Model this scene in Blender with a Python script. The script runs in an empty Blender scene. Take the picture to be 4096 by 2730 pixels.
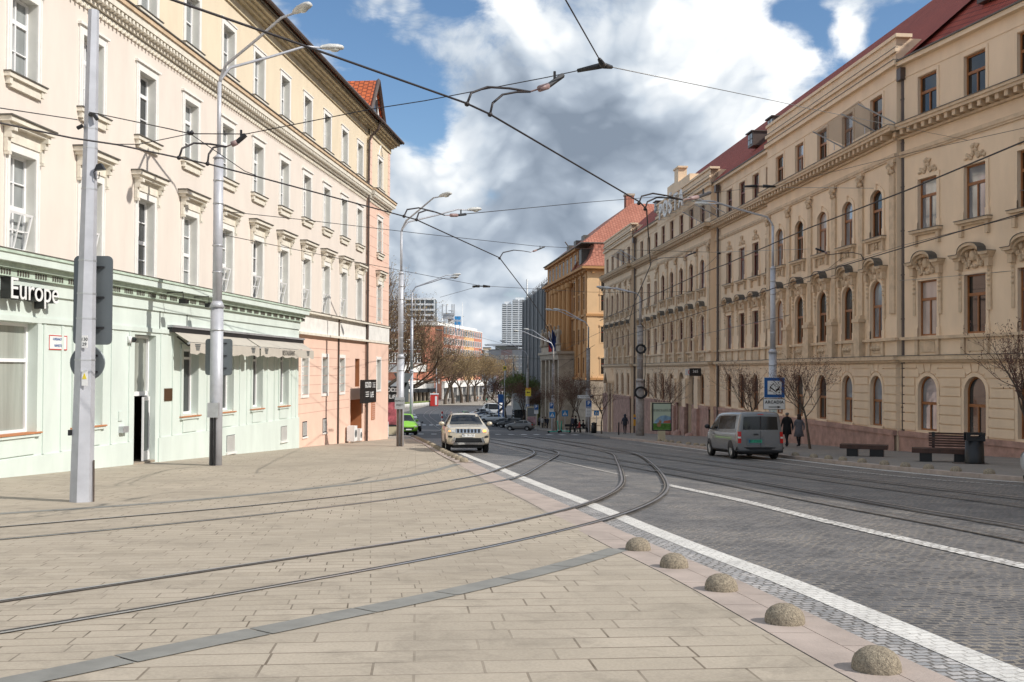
import bpy, bmesh, math, random
from mathutils import Vector, Matrix
from mathutils.bvhtree import BVHTree
import numpy as np
R = math.radians
SC = bpy.context.scene
COL = SC.collection
random.seed(7)

# ------------------------------------------------------------------ camera
FPX = 4096*35/36
HC = 1.6
PITCH, ROLL = R(1.0), R(0.3)
SHP = 118-FPX*math.tan(PITCH)
_f = Vector((0, math.cos(PITCH), math.sin(PITCH)))
_r0 = Vector((1, 0, 0)); _u0 = _r0.cross(_f)
_r = math.cos(ROLL)*_r0+math.sin(ROLL)*_u0
_u = math.cos(ROLL)*_u0-math.sin(ROLL)*_r0
cam = bpy.data.cameras.new('camera'); camo = bpy.data.objects.new('camera', cam); COL.objects.link(camo)
m = Matrix.Identity(4)
for i in range(3):
    m[i][0] = _r[i]; m[i][1] = _u[i]; m[i][2] = -_f[i]
m[2][3] = HC
camo.matrix_world = m
cam.lens = 35; cam.sensor_width = 36; cam.sensor_fit = 'HORIZONTAL'
cam.shift_y = SHP/4096
cam.clip_start = 0.1; cam.clip_end = 6000
SC.camera = camo
SC.view_settings.view_transform = 'Standard'; SC.view_settings.look = 'None'
SC.view_settings.exposure = 0.34; SC.view_settings.gamma = 1

def ray(px, py):            # pixel of the 4096 wide photograph -> viewing direction with y = 1
    d = _f+(px-2048)/FPX*_r-(py-1365-SHP)/FPX*_u
    return d/d.y
def at(px, py, Y):          # point at distance Y
    d = ray(px, py); return Vector((d.x*Y, Y, HC+d.z*Y))
def _sl(y):
    return 0.045 if y < 75 else (0.053 if y < 125 else (0.053-0.043*(y-125)/75 if y < 200 else (0.010-0.006*min(1, (y-200)/100))))
_tab = [0.0]
for i in range(1, 2600): _tab.append(_tab[-1]-_sl(i-.5))
def gz(y):                  # height of the sloping street
    if y < 0: return -.045*y
    i = int(min(y, 2598)); t = min(y, 2599)-i
    return _tab[i]*(1-t)+_tab[i+1]*t
def ground(px, py, h=0.0):  # where the view ray meets the street (plus h)
    d = ray(px, py); t = 1.0
    f = lambda t: HC+d.z*t-gz(t)-h
    p = f(t)
    while t < 2400:
        t2 = t*1.01
        if f(t2)*p <= 0:
            for _ in range(30):
                mm = (t+t2)/2
                if f(mm)*p <= 0: t2 = mm
                else: t = mm
            return Vector((d.x*t, t, HC+d.z*t))
        t = t2
    return None

# ------------------------------------------------------------------ sun and sky
SKY_STRENGTH = .108
SUN_AZ, SUN_EL = R(24), R(37.5)   # azimuth measured from +X towards -Y
sd = Vector((math.cos(SUN_EL)*math.cos(SUN_AZ), -math.cos(SUN_EL)*math.sin(SUN_AZ), math.sin(SUN_EL)))
sl = bpy.data.lights.new('sun', 'SUN'); slo = bpy.data.objects.new('sun', sl); COL.objects.link(slo)
sl.energy = 3.35; sl.angle = R(0.5); sl.color = (1, .95, .875)
slo.rotation_euler = sd.to_track_quat('Z', 'Y').to_euler()
slo.location = sd*100

W = bpy.data.worlds.new('World'); SC.world = W; W.use_nodes = True
nt = W.node_tree; nt.nodes.clear()
def N(t, **k):
    n = nt.nodes.new(t)
    for a, b in k.items(): setattr(n, a, b)
    return n
def LK(a, b): nt.links.new(a, b)
def mth(op, a, b=None, clamp=False):
    n = N('ShaderNodeMath', operation=op); n.use_clamp = clamp
    for i, x in enumerate((a, b)):
        if x is None: continue
        if isinstance(x, (int, float)): n.inputs[i].default_value = x
        else: LK(x, n.inputs[i])
    return n.outputs[0]
tc = N('ShaderNodeTexCoord'); DIR = tc.outputs['Generated']
sky = N('ShaderNodeTexSky', sky_type='NISHITA'); sky.sun_disc = False
sky.sun_elevation = SUN_EL; sky.sun_rotation = R(90)+SUN_AZ
sky.air_density = 1.0; sky.dust_density = 0.4; sky.ozone_density = 2.0
def blobs(base, lst):
    acc = base
    for (x, y, r, w) in lst:
        c = ray(x*1.7408, y*1.7408).normalized()
        n = N('ShaderNodeVectorMath', operation='DISTANCE'); LK(DIR, n.inputs[0]); n.inputs[1].default_value = c
        mr = N('ShaderNodeMapRange', interpolation_type='SMOOTHSTEP'); LK(n.outputs['Value'], mr.inputs[0])
        mr.inputs[1].default_value = 0; mr.inputs[2].default_value = r*1.7408/FPX*1.0
        mr.inputs[3].default_value = w; mr.inputs[4].default_value = 0
        acc = mth('ADD', mr.outputs[0], acc)
    return acc
def noise(scale, detail, rough, off=(0, 0, 0), squash=1.6, dist=0.0):
    mp = N('ShaderNodeMapping'); LK(DIR, mp.inputs[0]); mp.inputs['Scale'].default_value = (1, 1, squash); mp.inputs['Location'].default_value = off
    n = N('ShaderNodeTexNoise'); LK(mp.outputs[0], n.inputs['Vector'])
    n.inputs['Scale'].default_value = scale; n.inputs['Detail'].default_value = detail; n.inputs['Roughness'].default_value = rough
    n.inputs['Distortion'].default_value = dist
    return n.outputs[0]
wn = N('ShaderNodeTexNoise'); LK(DIR, wn.inputs['Vector']); wn.inputs['Scale'].default_value = 5; wn.inputs['Detail'].default_value = 5
w1 = N('ShaderNodeVectorMath', operation='SUBTRACT'); LK(wn.outputs['Color'], w1.inputs[0]); w1.inputs[1].default_value = (.5, .5, .5)
w2 = N('ShaderNodeVectorMath', operation='SCALE'); LK(w1.outputs[0], w2.inputs[0]); w2.inputs['Scale'].default_value = .16
w3 = N('ShaderNodeVectorMath', operation='ADD'); LK(DIR, w3.inputs[0]); LK(w2.outputs[0], w3.inputs[1])
def puffs(scale, det, off):
    mp = N('ShaderNodeMapping'); LK(w3.outputs[0], mp.inputs[0]); mp.inputs['Scale'].default_value = (1, 1, 1.35); mp.inputs['Location'].default_value = off
    v = N('ShaderNodeTexVoronoi', feature='F1'); LK(mp.outputs[0], v.inputs['Vector']); v.inputs['Scale'].default_value = scale
    v.inputs['Detail'].default_value = det; v.inputs['Roughness'].default_value = .55; v.inputs['Lacunarity'].default_value = 2.3
    return mth('SUBTRACT', .62, v.outputs['Distance'])
n1 = noise(3.6, 10, .60, (3.1, 1.7, .4), dist=.25)
n2 = noise(12, 8, .66, (1, 5, 2), dist=.4)
n3 = noise(3.6, 10, .60, (3.1-.03, 1.7, .4-.05), dist=.25)
pf = puffs(9, 2, (0, 0, 0)); pf2 = puffs(9, 2, (-.018, 0, -.03))
cov = blobs(.76, [
    (700, 20, 130, -.22), (760, 170, 220, -.30), (900, 215, 190, -.30), (990, 270, 130, -.20), (850, 130, 110, -.06), (1000, 335, 75, -.20), (940, 300, 90, -.12), (960, 200, 140, -.22), (830, 90, 120, -.16), (1890, 110, 70, -.15), (2010, 60, 80, -.15),
    (1800, 60, 120, -.36), (1880, 15, 110, -.30), (1790, 15, 60, -.2), (2050, 110, 150, -.34), (2130, 40, 130, -.35), (1890, 70, 60, -.12),
    (1965, 75, 75, .30), (1950, 120, 60, .15), (1820, 150, 90, .18), (1300, 150, 330, .22), (1600, 150, 330, .3), (1300, 380, 330, .25), (1600, 60, 180, .15),
    (1000, 450, 130, .2), (960, 700, 420, .3), (1500, 650, 500, .3), (1010, 60, 120, .1)])
cov = mth('ADD', cov, mth('MULTIPLY', mth('SUBTRACT', n1, .5), 1.2))
cov = mth('ADD', cov, mth('MULTIPLY', mth('SUBTRACT', n2, .5), .9))
cov = mth('ADD', cov, mth('MULTIPLY', pf, .35))
mask = N('ShaderNodeMapRange', interpolation_type='SMOOTHSTEP'); LK(cov, mask.inputs[0])
mask.inputs[1].default_value = .34; mask.inputs[2].default_value = .72
bri = blobs(.60, [
    (1640, 90, 330, .34), (1850, 170, 200, .30), (1960, 80, 120, .3), (1700, 300, 160, .2), (1250, 60, 240, .12), (1150, 60, 200, .10), (1000, 30, 130, .10),
    (1230, 300, 260, -.30), (1430, 300, 270, -.30), (1600, 330, 200, -.18), (1330, 420, 190, -.16), (1130, 230, 120, -.18), (1400, 210, 160, -.12),
    (980, 360, 110, .24), (1080, 400, 90, .18), (1250, 452, 90, .10), (1420, 430, 120, .22), (1580, 420, 120, .22), (1500, 500, 90, .08),
    (1180, 500, 130, -.16), (1000, 640, 260, -.10), (1300, 540, 150, -.14), (1000, 520, 90, .05), (1080, 480, 90, .06), (1350, 650, 250, -.06), (1150, 640, 250, -.04)])
bri = mth('ADD', bri, mth('MULTIPLY', mth('SUBTRACT', n3, n1), .6))
bri = mth('ADD', bri, mth('MULTIPLY', mth('SUBTRACT', pf2, pf), -.42))
bri = mth('ADD', bri, mth('MULTIPLY', pf, .16))
bri = mth('ADD', bri, mth('MULTIPLY', mth('SUBTRACT', n2, .5), .20))
bri = mth('ADD', bri, mth('MULTIPLY', mth('SUBTRACT', n1, .5), .18))
cr = N('ShaderNodeValToRGB'); LK(bri, cr.inputs[0])
e = cr.color_ramp.elements
e[0].position = .0; e[0].color = (.20, .245, .31, 1)
e[1].position = 1.0; e[1].color = (.93, .94, .94, 1)
for p, c in ((.32, (.32, .375, .45, 1)), (.52, (.48, .54, .61, 1)), (.72, (.66, .70, .74, 1)), (.86, (.84, .86, .87, 1))):
    q = cr.color_ramp.elements.new(p); q.color = c
bg1 = N('ShaderNodeBackground'); bg1.inputs[1].default_value = SKY_STRENGTH
hs = N('ShaderNodeHueSaturation'); hs.inputs['Saturation'].default_value = 1.12; LK(sky.outputs[0], hs.inputs['Color']); LK(hs.outputs[0], bg1.inputs[0])
bg2 = N('ShaderNodeBackground'); LK(cr.outputs[0], bg2.inputs[0]); bg2.inputs[1].default_value = 1.0
mix = N('ShaderNodeMixShader'); LK(mask.outputs[0], mix.inputs[0]); LK(bg1.outputs[0], mix.inputs[1]); LK(bg2.outputs[0], mix.inputs[2])
wo = N('ShaderNodeOutputWorld'); LK(mix.outputs[0], wo.inputs[0])
W.cycles.sampling_method = 'MANUAL'; W.cycles.sample_map_resolution = 512

# ------------------------------------------------------------------ mesh helper
class MB:
    def __init__(s): s.v = []; s.f = []; s.m = []; s.T = None
    def add(s, vs, fs, m=0):
        b = len(s.v)
        if s.T is not None: vs = [s.T @ Vector(q) for q in vs]
        s.v += [tuple(q) for q in vs]; s.f += [tuple(b+i for i in f) for f in fs]; s.m += [m]*len(fs); return s
    def box(s, x0, x1, y0, y1, z0, z1, m=0):
        return s.add([(x0, y0, z0), (x1, y0, z0), (x1, y1, z0), (x0, y1, z0), (x0, y0, z1), (x1, y0, z1), (x1, y1, z1), (x0, y1, z1)],
                     [(0, 3, 2, 1), (4, 5, 6, 7), (0, 1, 5, 4), (1, 2, 6, 5), (2, 3, 7, 6), (3, 0, 4, 7)], m)
    def quad(s, a, b, c, d, m=0): return s.add([a, b, c, d], [(0, 1, 2, 3)], m)
    def prism(s, poly, a, b, ax='y', m=0):    # polygon in the plane across axis ax, from a to b
        k = len(poly)
        P = {'y': lambda p, t: (p[0], t, p[1]), 'z': lambda p, t: (p[0], p[1], t), 'x': lambda p, t: (t, p[0], p[1])}[ax]
        vs = [P(p, a) for p in poly]+[P(p, b) for p in poly]
        return s.add(vs, [tuple(range(k)), tuple(range(2*k-1, k-1, -1))]+[(i, (i+1) % k, k+(i+1) % k, k+i) for i in range(k)], m)
    def tube(s, pts, r, n=6, m=0, cap=True):
        pts = [Vector(p) for p in pts]; rs = r if isinstance(r, (list, tuple)) else [r]*len(pts)
        vs = []; up = Vector((0, 0, 1)); fs = []
        prev = None
        for i, p in enumerate(pts):
            t = (pts[min(i+1, len(pts)-1)]-pts[max(i-1, 0)])
            t = t.normalized() if t.length > 1e-9 else Vector((0, 0, 1))
            if prev is None:
                a = t.cross(up) if abs(t.dot(up)) < .98 else t.cross(Vector((1, 0, 0)))
            else: a = prev-t*prev.dot(t)
            if a.length < 1e-6: a = t.cross(Vector((1, 0, 0)))
            a.normalize(); prev = a; b = t.cross(a)
            for k in range(n):
                w = 2*math.pi*k/n
                vs.append(p+rs[i]*(math.cos(w)*a+math.sin(w)*b))
        for i in range(len(pts)-1):
            for k in range(n):
                fs.append((i*n+k, i*n+(k+1) % n, (i+1)*n+(k+1) % n, (i+1)*n+k))
        if cap: fs += [tuple(range(n-1, -1, -1)), tuple((len(pts)-1)*n+k for k in range(n))]
        return s.add(vs, fs, m)
    def lathe(s, prof, n=16, c=(0, 0, 0), m=0, sx=1, sy=1):
        vs = []; fs = []
        for (r, z) in prof:
            for k in range(n):
                w = 2*math.pi*k/n
                vs.append((c[0]+r*sx*math.cos(w), c[1]+r*sy*math.sin(w), c[2]+z))
        for i in range(len(prof)-1):
            for k in range(n): fs.append((i*n+k, i*n+(k+1) % n, (i+1)*n+(k+1) % n, (i+1)*n+k))
        if prof[0][0] > 1e-6: fs.append(tuple(range(n-1, -1, -1)))
        if prof[-1][0] > 1e-6: fs.append(tuple((len(prof)-1)*n+k for k in range(n)))
        return s.add(vs, fs, m)
    def ball(s, c, r, n=8, m=0, sx=1, sy=1, sz=1):
        return s.lathe([(max(1e-7, r*math.sin(math.pi*i/(n//2+1))), -r*sz*math.cos(math.pi*i/(n//2+1))) for i in range(n//2+2)], n, c, m, sx, sy)
    def mesh(s, name, mats, smooth=False):
        me = bpy.data.meshes.new(name); me.from_pydata(s.v, [], s.f)
        for q in (mats if isinstance(mats, (list, tuple)) else [mats]): me.materials.append(q)
        me.polygons.foreach_set('material_index', s.m)
        if smooth: me.polygons.foreach_set('use_smooth', [True]*len(me.polygons))
        me.update(); return me
    def build(s, name, mats, parent=None, smooth=False, loc=None, rz=0):
        return put(name, s.mesh(name, mats, smooth), parent, loc, rz)
def put(name, me, parent=None, loc=None, rz=0):
    o = bpy.data.objects.new(name, me); COL.objects.link(o)
    if parent is not None: o.parent = parent
    if loc is not None: o.location = loc
    if rz: o.rotation_euler[2] = rz
    return o
def tag(o, label=None, cat=None, group=None, kind=None):
    if label: o['label'] = label
    if cat: o['category'] = cat
    if group: o['group'] = group
    if kind: o['kind'] = kind
    return o
def empty(name, loc, rz=0, label=None, cat=None, group=None):
    o = bpy.data.objects.new(name, None); COL.objects.link(o); o.location = loc; o.rotation_euler[2] = rz
    o.empty_display_size = .2
    return tag(o, label, cat, group)
def copy_tree(o, parent=None):
    c = o.copy(); COL.objects.link(c); c.parent = parent
    for ch in [q for q in COL.objects if q.parent == o]: copy_tree(ch, c)
    return c
def bev(o, w=.01, seg=1):
    b = o.modifiers.new('bevel', 'BEVEL'); b.width = w; b.segments = seg; b.limit_method = 'ANGLE'; return o
ORD = ['first', 'second', 'third', 'fourth', 'fifth', 'sixth', 'seventh', 'eighth', 'ninth', 'tenth', 'eleventh', 'twelfth', 'thirteenth',
       'fourteenth', 'fifteenth', 'sixteenth', 'seventeenth', 'eighteenth', 'nineteenth', 'twentieth', 'twenty-first', 'twenty-second', 'twenty-third', 'twenty-fourth', 'twenty-fifth', 'twenty-sixth', 'twenty-seventh', 'twenty-eighth']

# ------------------------------------------------------------------ materials
def mat(name, col, rough=.75, metal=0, var=.10, scale=1.5, bump=.0, bscale=30, spec=.5, streak=0, emit=0, alpha=1, detail=6):
    mt = bpy.data.materials.new(name); mt.use_nodes = True
    t = mt.node_tree; b = t.nodes['Principled BSDF']
    b.inputs['Roughness'].default_value = rough; b.inputs['Metallic'].default_value = metal
    b.inputs['Specular IOR Level'].default_value = spec; b.inputs['Base Color'].default_value = (*col, 1)
    if alpha < 1: b.inputs['Alpha'].default_value = alpha
    if emit: b.inputs['Emission Color'].default_value = (*col, 1); b.inputs['Emission Strength'].default_value = emit
    if var or bump:
        tcn = t.nodes.new('ShaderNodeTexCoord'); mp = t.nodes.new('ShaderNodeMapping'); t.links.new(tcn.outputs['Object'], mp.inputs[0])
        if streak: mp.inputs['Scale'].default_value = (1, 1, streak)
    if var:
        n = t.nodes.new('ShaderNodeTexNoise'); n.inputs['Scale'].default_value = scale; n.inputs['Detail'].default_value = detail; n.inputs['Roughness'].default_value = .6
        t.links.new(mp.outputs[0], n.inputs['Vector'])
        r = t.nodes.new('ShaderNodeValToRGB'); t.links.new(n.outputs[0], r.inputs[0])
        r.color_ramp.elements[0].position = .3; r.color_ramp.elements[0].color = (*[c*(1-var*1.3) for c in col], 1)
        r.color_ramp.elements[1].position = .68; r.color_ramp.elements[1].color = (*[min(1, c*(1+var*.7)) for c in col], 1)
        t.links.new(r.outputs[0], b.inputs['Base Color'])
    if bump:
        n = t.nodes.new('ShaderNodeTexNoise'); n.inputs['Scale'].default_value = bscale; n.inputs['Detail'].default_value = 5
        t.links.new(tcn.outputs['Object'], n.inputs['Vector'])
        bp = t.nodes.new('ShaderNodeBump'); bp.inputs['Strength'].default_value = bump; bp.inputs['Distance'].default_value = .02
        t.links.new(n.outputs[0], bp.inputs['Height']); t.links.new(bp.outputs[0], b.inputs['Normal'])
    return mt
def brickmat(name, c1, c2, mortar, bw, rh, ms=.01, rot=0, offset=.5, distort=0, dscale=2, bump=.6, rough=.8, src='pos', sq=1, var=.12, vscale=.6, mfade=0, spec=.4, bdist=.01, jit=0, stain=0):
    mt = bpy.data.materials.new(name); mt.use_nodes = True
    t = mt.node_tree; b = t.nodes['Principled BSDF']; nn = t.nodes.new; lk = t.links.new
    b.inputs['Roughness'].default_value = rough; b.inputs['Specular IOR Level'].default_value = spec
    if src == 'pos': vec = nn('ShaderNodeNewGeometry').outputs['Position']
    else: vec = nn('ShaderNodeTexCoord').outputs[src]
    mp = nn('ShaderNodeMapping'); lk(vec, mp.inputs[0]); mp.inputs['Rotation'].default_value = rot if isinstance(rot, tuple) else (0, 0, rot)
    v = mp.outputs[0]
    if distort:
        n = nn('ShaderNodeTexNoise'); n.inputs['Scale'].default_value = dscale; n.inputs['Detail'].default_value = 2; lk(v, n.inputs['Vector'])
        s1 = nn('ShaderNodeVectorMath'); s1.operation = 'SUBTRACT'; lk(n.outputs['Color'], s1.inputs[0]); s1.inputs[1].default_value = (.5, .5, .5)
        s2 = nn('ShaderNodeVectorMath'); s2.operation = 'SCALE'; lk(s1.outputs[0], s2.inputs[0]); s2.inputs['Scale'].default_value = distort
        s3 = nn('ShaderNodeVectorMath'); s3.operation = 'ADD'; lk(v, s3.inputs[0]); lk(s2.outputs[0], s3.inputs[1]); v = s3.outputs[0]
    if jit:
        n = nn('ShaderNodeTexNoise'); n.inputs['Scale'].default_value = 9; n.inputs['Detail'].default_value = 2; lk(vec, n.inputs['Vector'])
        s1 = nn('ShaderNodeVectorMath'); s1.operation = 'SUBTRACT'; lk(n.outputs['Color'], s1.inputs[0]); s1.inputs[1].default_value = (.5, .5, .5)
        s2 = nn('ShaderNodeVectorMath'); s2.operation = 'SCALE'; lk(s1.outputs[0], s2.inputs[0]); s2.inputs['Scale'].default_value = jit*2
        s3 = nn('ShaderNodeVectorMath'); s3.operation = 'ADD'; lk(v, s3.inputs[0]); lk(s2.outputs[0], s3.inputs[1]); v = s3.outputs[0]
    br = nn('ShaderNodeTexBrick'); lk(v, br.inputs['Vector'])
    br.inputs['Scale'].default_value = 1; br.inputs['Brick Width'].default_value = bw; br.inputs['Row Height'].default_value = rh
    br.inputs['Mortar Size'].default_value = ms; br.inputs['Mortar Smooth'].default_value = .1; br.offset = offset; br.offset_frequency = 2; br.squash = sq; br.squash_frequency = 3
    br.inputs['Color1'].default_value = (*c1, 1); br.inputs['Color2'].default_value = (*c2, 1)
    n2 = nn('ShaderNodeTexNoise'); n2.inputs['Scale'].default_value = vscale; n2.inputs['Detail'].default_value = 8; n2.inputs['Roughness'].default_value = .65; lk(vec, n2.inputs['Vector'])
    if mfade:
        mx = nn('ShaderNodeMixRGB'); mr = nn('ShaderNodeMapRange'); lk(n2.outputs[0], mr.inputs[0]); mr.inputs[1].default_value = .42; mr.inputs[2].default_value = .60
        lk(mr.outputs[0], mx.inputs[0]); mx.inputs[1].default_value = (*[a*mfade+q*(1-mfade) for a, q in zip(c1, mortar)], 1); mx.inputs[2].default_value = (*mortar, 1); lk(mx.outputs[0], br.inputs['Mortar'])
    else: br.inputs['Mortar'].default_value = (*mortar, 1)
    mr2 = nn('ShaderNodeMapRange'); lk(n2.outputs[0], mr2.inputs[0]); mr2.inputs[1].default_value = .3; mr2.inputs[2].default_value = .7; mr2.inputs[3].default_value = 1-var; mr2.inputs[4].default_value = 1+var
    n4 = nn('ShaderNodeTexNoise'); n4.inputs['Scale'].default_value = 45; n4.inputs['Detail'].default_value = 4; lk(vec, n4.inputs['Vector'])
    mr3 = nn('ShaderNodeMapRange'); lk(n4.outputs[0], mr3.inputs[0]); mr3.inputs[1].default_value = .3; mr3.inputs[2].default_value = .7; mr3.inputs[3].default_value = .92; mr3.inputs[4].default_value = 1.08
    mm = nn('ShaderNodeMath'); mm.operation = 'MULTIPLY'; lk(mr2.outputs[0], mm.inputs[0]); lk(mr3.outputs[0], mm.inputs[1])
    if stain:
        n6 = nn('ShaderNodeTexNoise'); n6.inputs['Scale'].default_value = 1.9; n6.inputs['Detail'].default_value = 9; n6.inputs['Roughness'].default_value = .72; n6.inputs['Distortion'].default_value = .6; lk(vec, n6.inputs['Vector'])
        m6 = nn('ShaderNodeMapRange'); lk(n6.outputs[0], m6.inputs[0]); m6.inputs[1].default_value = .50; m6.inputs[2].default_value = .72; m6.inputs[3].default_value = 1; m6.inputs[4].default_value = 1-stain
        m7 = nn('ShaderNodeMath'); m7.operation = 'MULTIPLY'; lk(mm.outputs[0], m7.inputs[0]); lk(m6.outputs[0], m7.inputs[1]); mm = m7
    vs = nn('ShaderNodeVectorMath'); vs.operation = 'SCALE'; lk(br.outputs['Color'], vs.inputs[0]); lk(mm.outputs[0], vs.inputs['Scale'])
    lk(vs.outputs[0], b.inputs['Base Color'])
    if bump:
        sb = nn('ShaderNodeMath'); sb.operation = 'SUBTRACT'; sb.inputs[0].default_value = 1; lk(br.outputs['Fac'], sb.inputs[1])
        ad = nn('ShaderNodeMath'); ad.operation = 'MULTIPLY_ADD'; lk(n4.outputs[0], ad.inputs[0]); ad.inputs[1].default_value = .35; lk(sb.outputs[0], ad.inputs[2])
        bp = nn('ShaderNodeBump'); bp.inputs['Strength'].default_value = bump; bp.inputs['Distance'].default_value = bdist
        lk(ad.outputs[0], bp.inputs['Height']); lk(bp.outputs[0], b.inputs['Normal'])
    return mt
M = {}
M['cream'] = mat('cream_plaster', (.755, .675, .60), var=.05, scale=1.3, streak=.3, bump=.15, bscale=60)
M['cream_top'] = mat('yellow_cream_plaster', (.76, .65, .485), var=.06, scale=1.3, streak=.3, bump=.15, bscale=60)
M['trim_w'] = mat('white_trim_plaster', (.80, .78, .74), var=.05, scale=3)
M['cornice_l'] = mat('cream_cornice', (.76, .71, .61), var=.12, scale=3)
M['mint'] = mat('mint_plaster', (.635, .705, .655), var=.07, scale=1.4, streak=.3, bump=.1)
M['mint_dirty'] = mat('mint_cornice_plaster', (.50, .60, .50), var=.2, scale=3)
M['pink'] = mat('pink_plaster', (.80, .56, .45), var=.06, scale=1.0, bump=.1)
M['band_w'] = mat('white_band_plaster', (.78, .76, .72), var=.1, scale=2)
M['zinc'] = mat('dark_zinc_sheet', (.11, .10, .085), rough=.5, var=.25, scale=4)
M['gutter'] = mat('brown_painted_sheet_metal', (.085, .06, .05), rough=.4, var=.15, scale=3)
M['white_frame'] = mat('white_window_frame', (.82, .82, .82), rough=.35, var=0)
M['reveal'] = mat('window_reveal_plaster', (.70, .69, .64), var=.06)
M['brown_frame'] = mat('brown_window_frame', (.30, .115, .035), rough=.45, var=.15, scale=5)
M['red_frame'] = mat('dark_red_window_frame', (.16, .03, .02), rough=.45, var=.15, scale=5)
def glass(name, col, rough=.04, var=.5, scale=.8):
    return mat(name, col, rough=rough, var=var, scale=scale, spec=.9, streak=.3, detail=2)
M['glass'] = glass('window_glass', (.045, .05, .055))
M['glass_l'] = glass('window_glass_with_blinds', (.30, .32, .32), rough=.08, var=.35, scale=1.4)
M['glass_dark'] = glass('dark_glass', (.015, .017, .02))
M['curtain'] = mat('shop_glass_with_curtain', (.36, .38, .34), rough=.12, var=.25, scale=2, streak=.1, spec=.8)
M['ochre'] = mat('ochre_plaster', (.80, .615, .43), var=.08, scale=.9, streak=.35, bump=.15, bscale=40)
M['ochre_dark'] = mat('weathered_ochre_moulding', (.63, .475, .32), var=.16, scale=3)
M['ochre_pale'] = mat('pale_grey_ochre_plaster', (.66, .52, .36), var=.08, scale=.6)
M['granite'] = mat('pink_granite_plinth', (.42, .255, .205), var=.26, scale=2.2, bump=.25, bscale=25)
M['orange'] = mat('shaded_orange_plaster', (.52, .275, .11), var=.08, scale=.4)  # palace street side, its shade put into a browner orange
M['orange_lit'] = mat('sunlit_orange_plaster', (.74, .50, .28), var=.06, scale=.4)  # same palace plaster on the end face, sunlight put into a paler colour
M['stone'] = mat('grey_beige_stone', (.42, .35, .27), var=.22, scale=1.6)
M['tile_dark'] = brickmat('red_roof_tiles', (.40, .075, .045), (.32, .055, .035), (.10, .02, .015), .22, .28, .02, src='Object', bump=.9, bdist=.04, var=.12)
M['tile_orange'] = brickmat('orange_roof_tiles', (.62, .17, .06), (.52, .13, .05), (.22, .06, .03), .2, .3, .025, src='Object', bump=.9, bdist=.04, var=.1)
M['tile_pink'] = brickmat('faded_red_roof_tiles', (.46, .19, .13), (.40, .15, .10), (.25, .09, .06), .3, .4, .03, src='Object', bump=.8, bdist=.04, var=.12)
M['metal'] = mat('galvanised_steel', (.52, .53, .55), rough=.42, metal=.55, var=.12, scale=5)
M['pole'] = mat('grey_painted_pole', (.50, .51, .55), rough=.45, metal=.2, var=.10, scale=3)
M['pole_w'] = mat('weathered_concrete_pole', (.38, .35, .33), rough=.8, var=.25, scale=4)
M['dark_metal'] = mat('dark_metal', (.03, .03, .033), rough=.45, metal=.3, var=.1)
M['wire'] = mat('overhead_wire_metal', (.035, .03, .032), rough=.5, metal=.4, var=0)
M['wire_l'] = mat('bright_steel_cable', (.25, .25, .25), rough=.4, metal=.6, var=0)
M['sign_back'] = mat('grey_sign_back', (.16, .18, .19), rough=.45, metal=.4, var=.08)
M['white'] = mat('white_paint', (.78, .78, .77), rough=.5, var=.04)
M['black'] = mat('black_paint', (.012, .012, .013), rough=.4, var=0)
M['blue'] = mat('blue_sign', (.015, .10, .32), rough=.35, var=0)
M['yellow'] = mat('yellow_sign', (.80, .62, .05), rough=.4, var=0)
M['red'] = mat('red_sign', (.55, .04, .03), rough=.4, var=0)
M['rail'] = mat('polished_rail_steel', (.42, .41, .42), rough=.30, metal=.7, var=.12, scale=2)
M['rail_rust'] = mat('rusty_rail_side', (.10, .075, .06), rough=.8, var=.25, scale=8)
M['rubber'] = mat('tyre_rubber', (.018, .018, .018), rough=.85, var=.1)
M['bark'] = mat('tree_bark', (.10, .075, .055), rough=.9, var=.25, scale=6)
M['twig'] = mat('brown_twigs', (.17, .11, .07), rough=.9, var=.2, scale=3)
M['twig_red'] = mat('reddish_budding_twigs', (.10, .055, .045), rough=.9, var=.2, scale=3)
M['bud_tan'] = mat('tan_catkins', (.32, .23, .11), rough=.9, var=.3, scale=.8)
M['bud_red'] = mat('red_brown_buds', (.15, .07, .05), rough=.9, var=.3, scale=2)
M['leaf_green'] = mat('fresh_green_leaves', (.13, .17, .04), rough=.7, var=.35, scale=1)
# ------------------------------------------------------------------ ground, road, pavements
M['plaza'] = brickmat('beige_stone_slabs', (.425, .365, .29), (.385, .33, .26), (.13, .10, .07), .70, .31, .009, rot=R(-5.5), offset=.37, distort=.02, dscale=.6, mfade=.75, var=.15, vscale=.4, bump=.45, sq=1.35, stain=.28)
M['trackbed'] = brickmat('small_beige_slabs', (.42, .36, .285), (.375, .32, .25), (.11, .085, .06), .46, .22, .007, rot=R(-8), offset=.41, distort=.02, dscale=.6, mfade=.7, var=.12, vscale=.5, bump=.35, sq=1.5, stain=.28)
M['cobble'] = brickmat('dark_cobblestones', (.155, .152, .157), (.055, .056, .062), (.235, .205, .17), .135, .09, .016, rot=R(-8), offset=.47, distort=.30, dscale=1.2, mfade=.5, var=.30, vscale=1.1, bump=1.0, rough=.55, bdist=.03, spec=.6, jit=.035, stain=.25)
M['cobble_l'] = brickmat('pale_dusty_cobbles', (.42, .40, .39), (.27, .27, .275), (.13, .12, .11), .11, .085, .010, rot=R(-11), offset=.5, distort=.10, dscale=2, var=.3, vscale=1.2, bump=.8, bdist=.015, jit=.03)
M['white_line'] = brickmat('white_paint_over_cobbles', (.70, .68, .64), (.62, .60, .57), (.45, .43, .40), .12, .09, .007, rot=R(-11), offset=.47, distort=.10, dscale=2, var=.12, vscale=2.5, bump=.6, bdist=.012, jit=.03, stain=.22)
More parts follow.
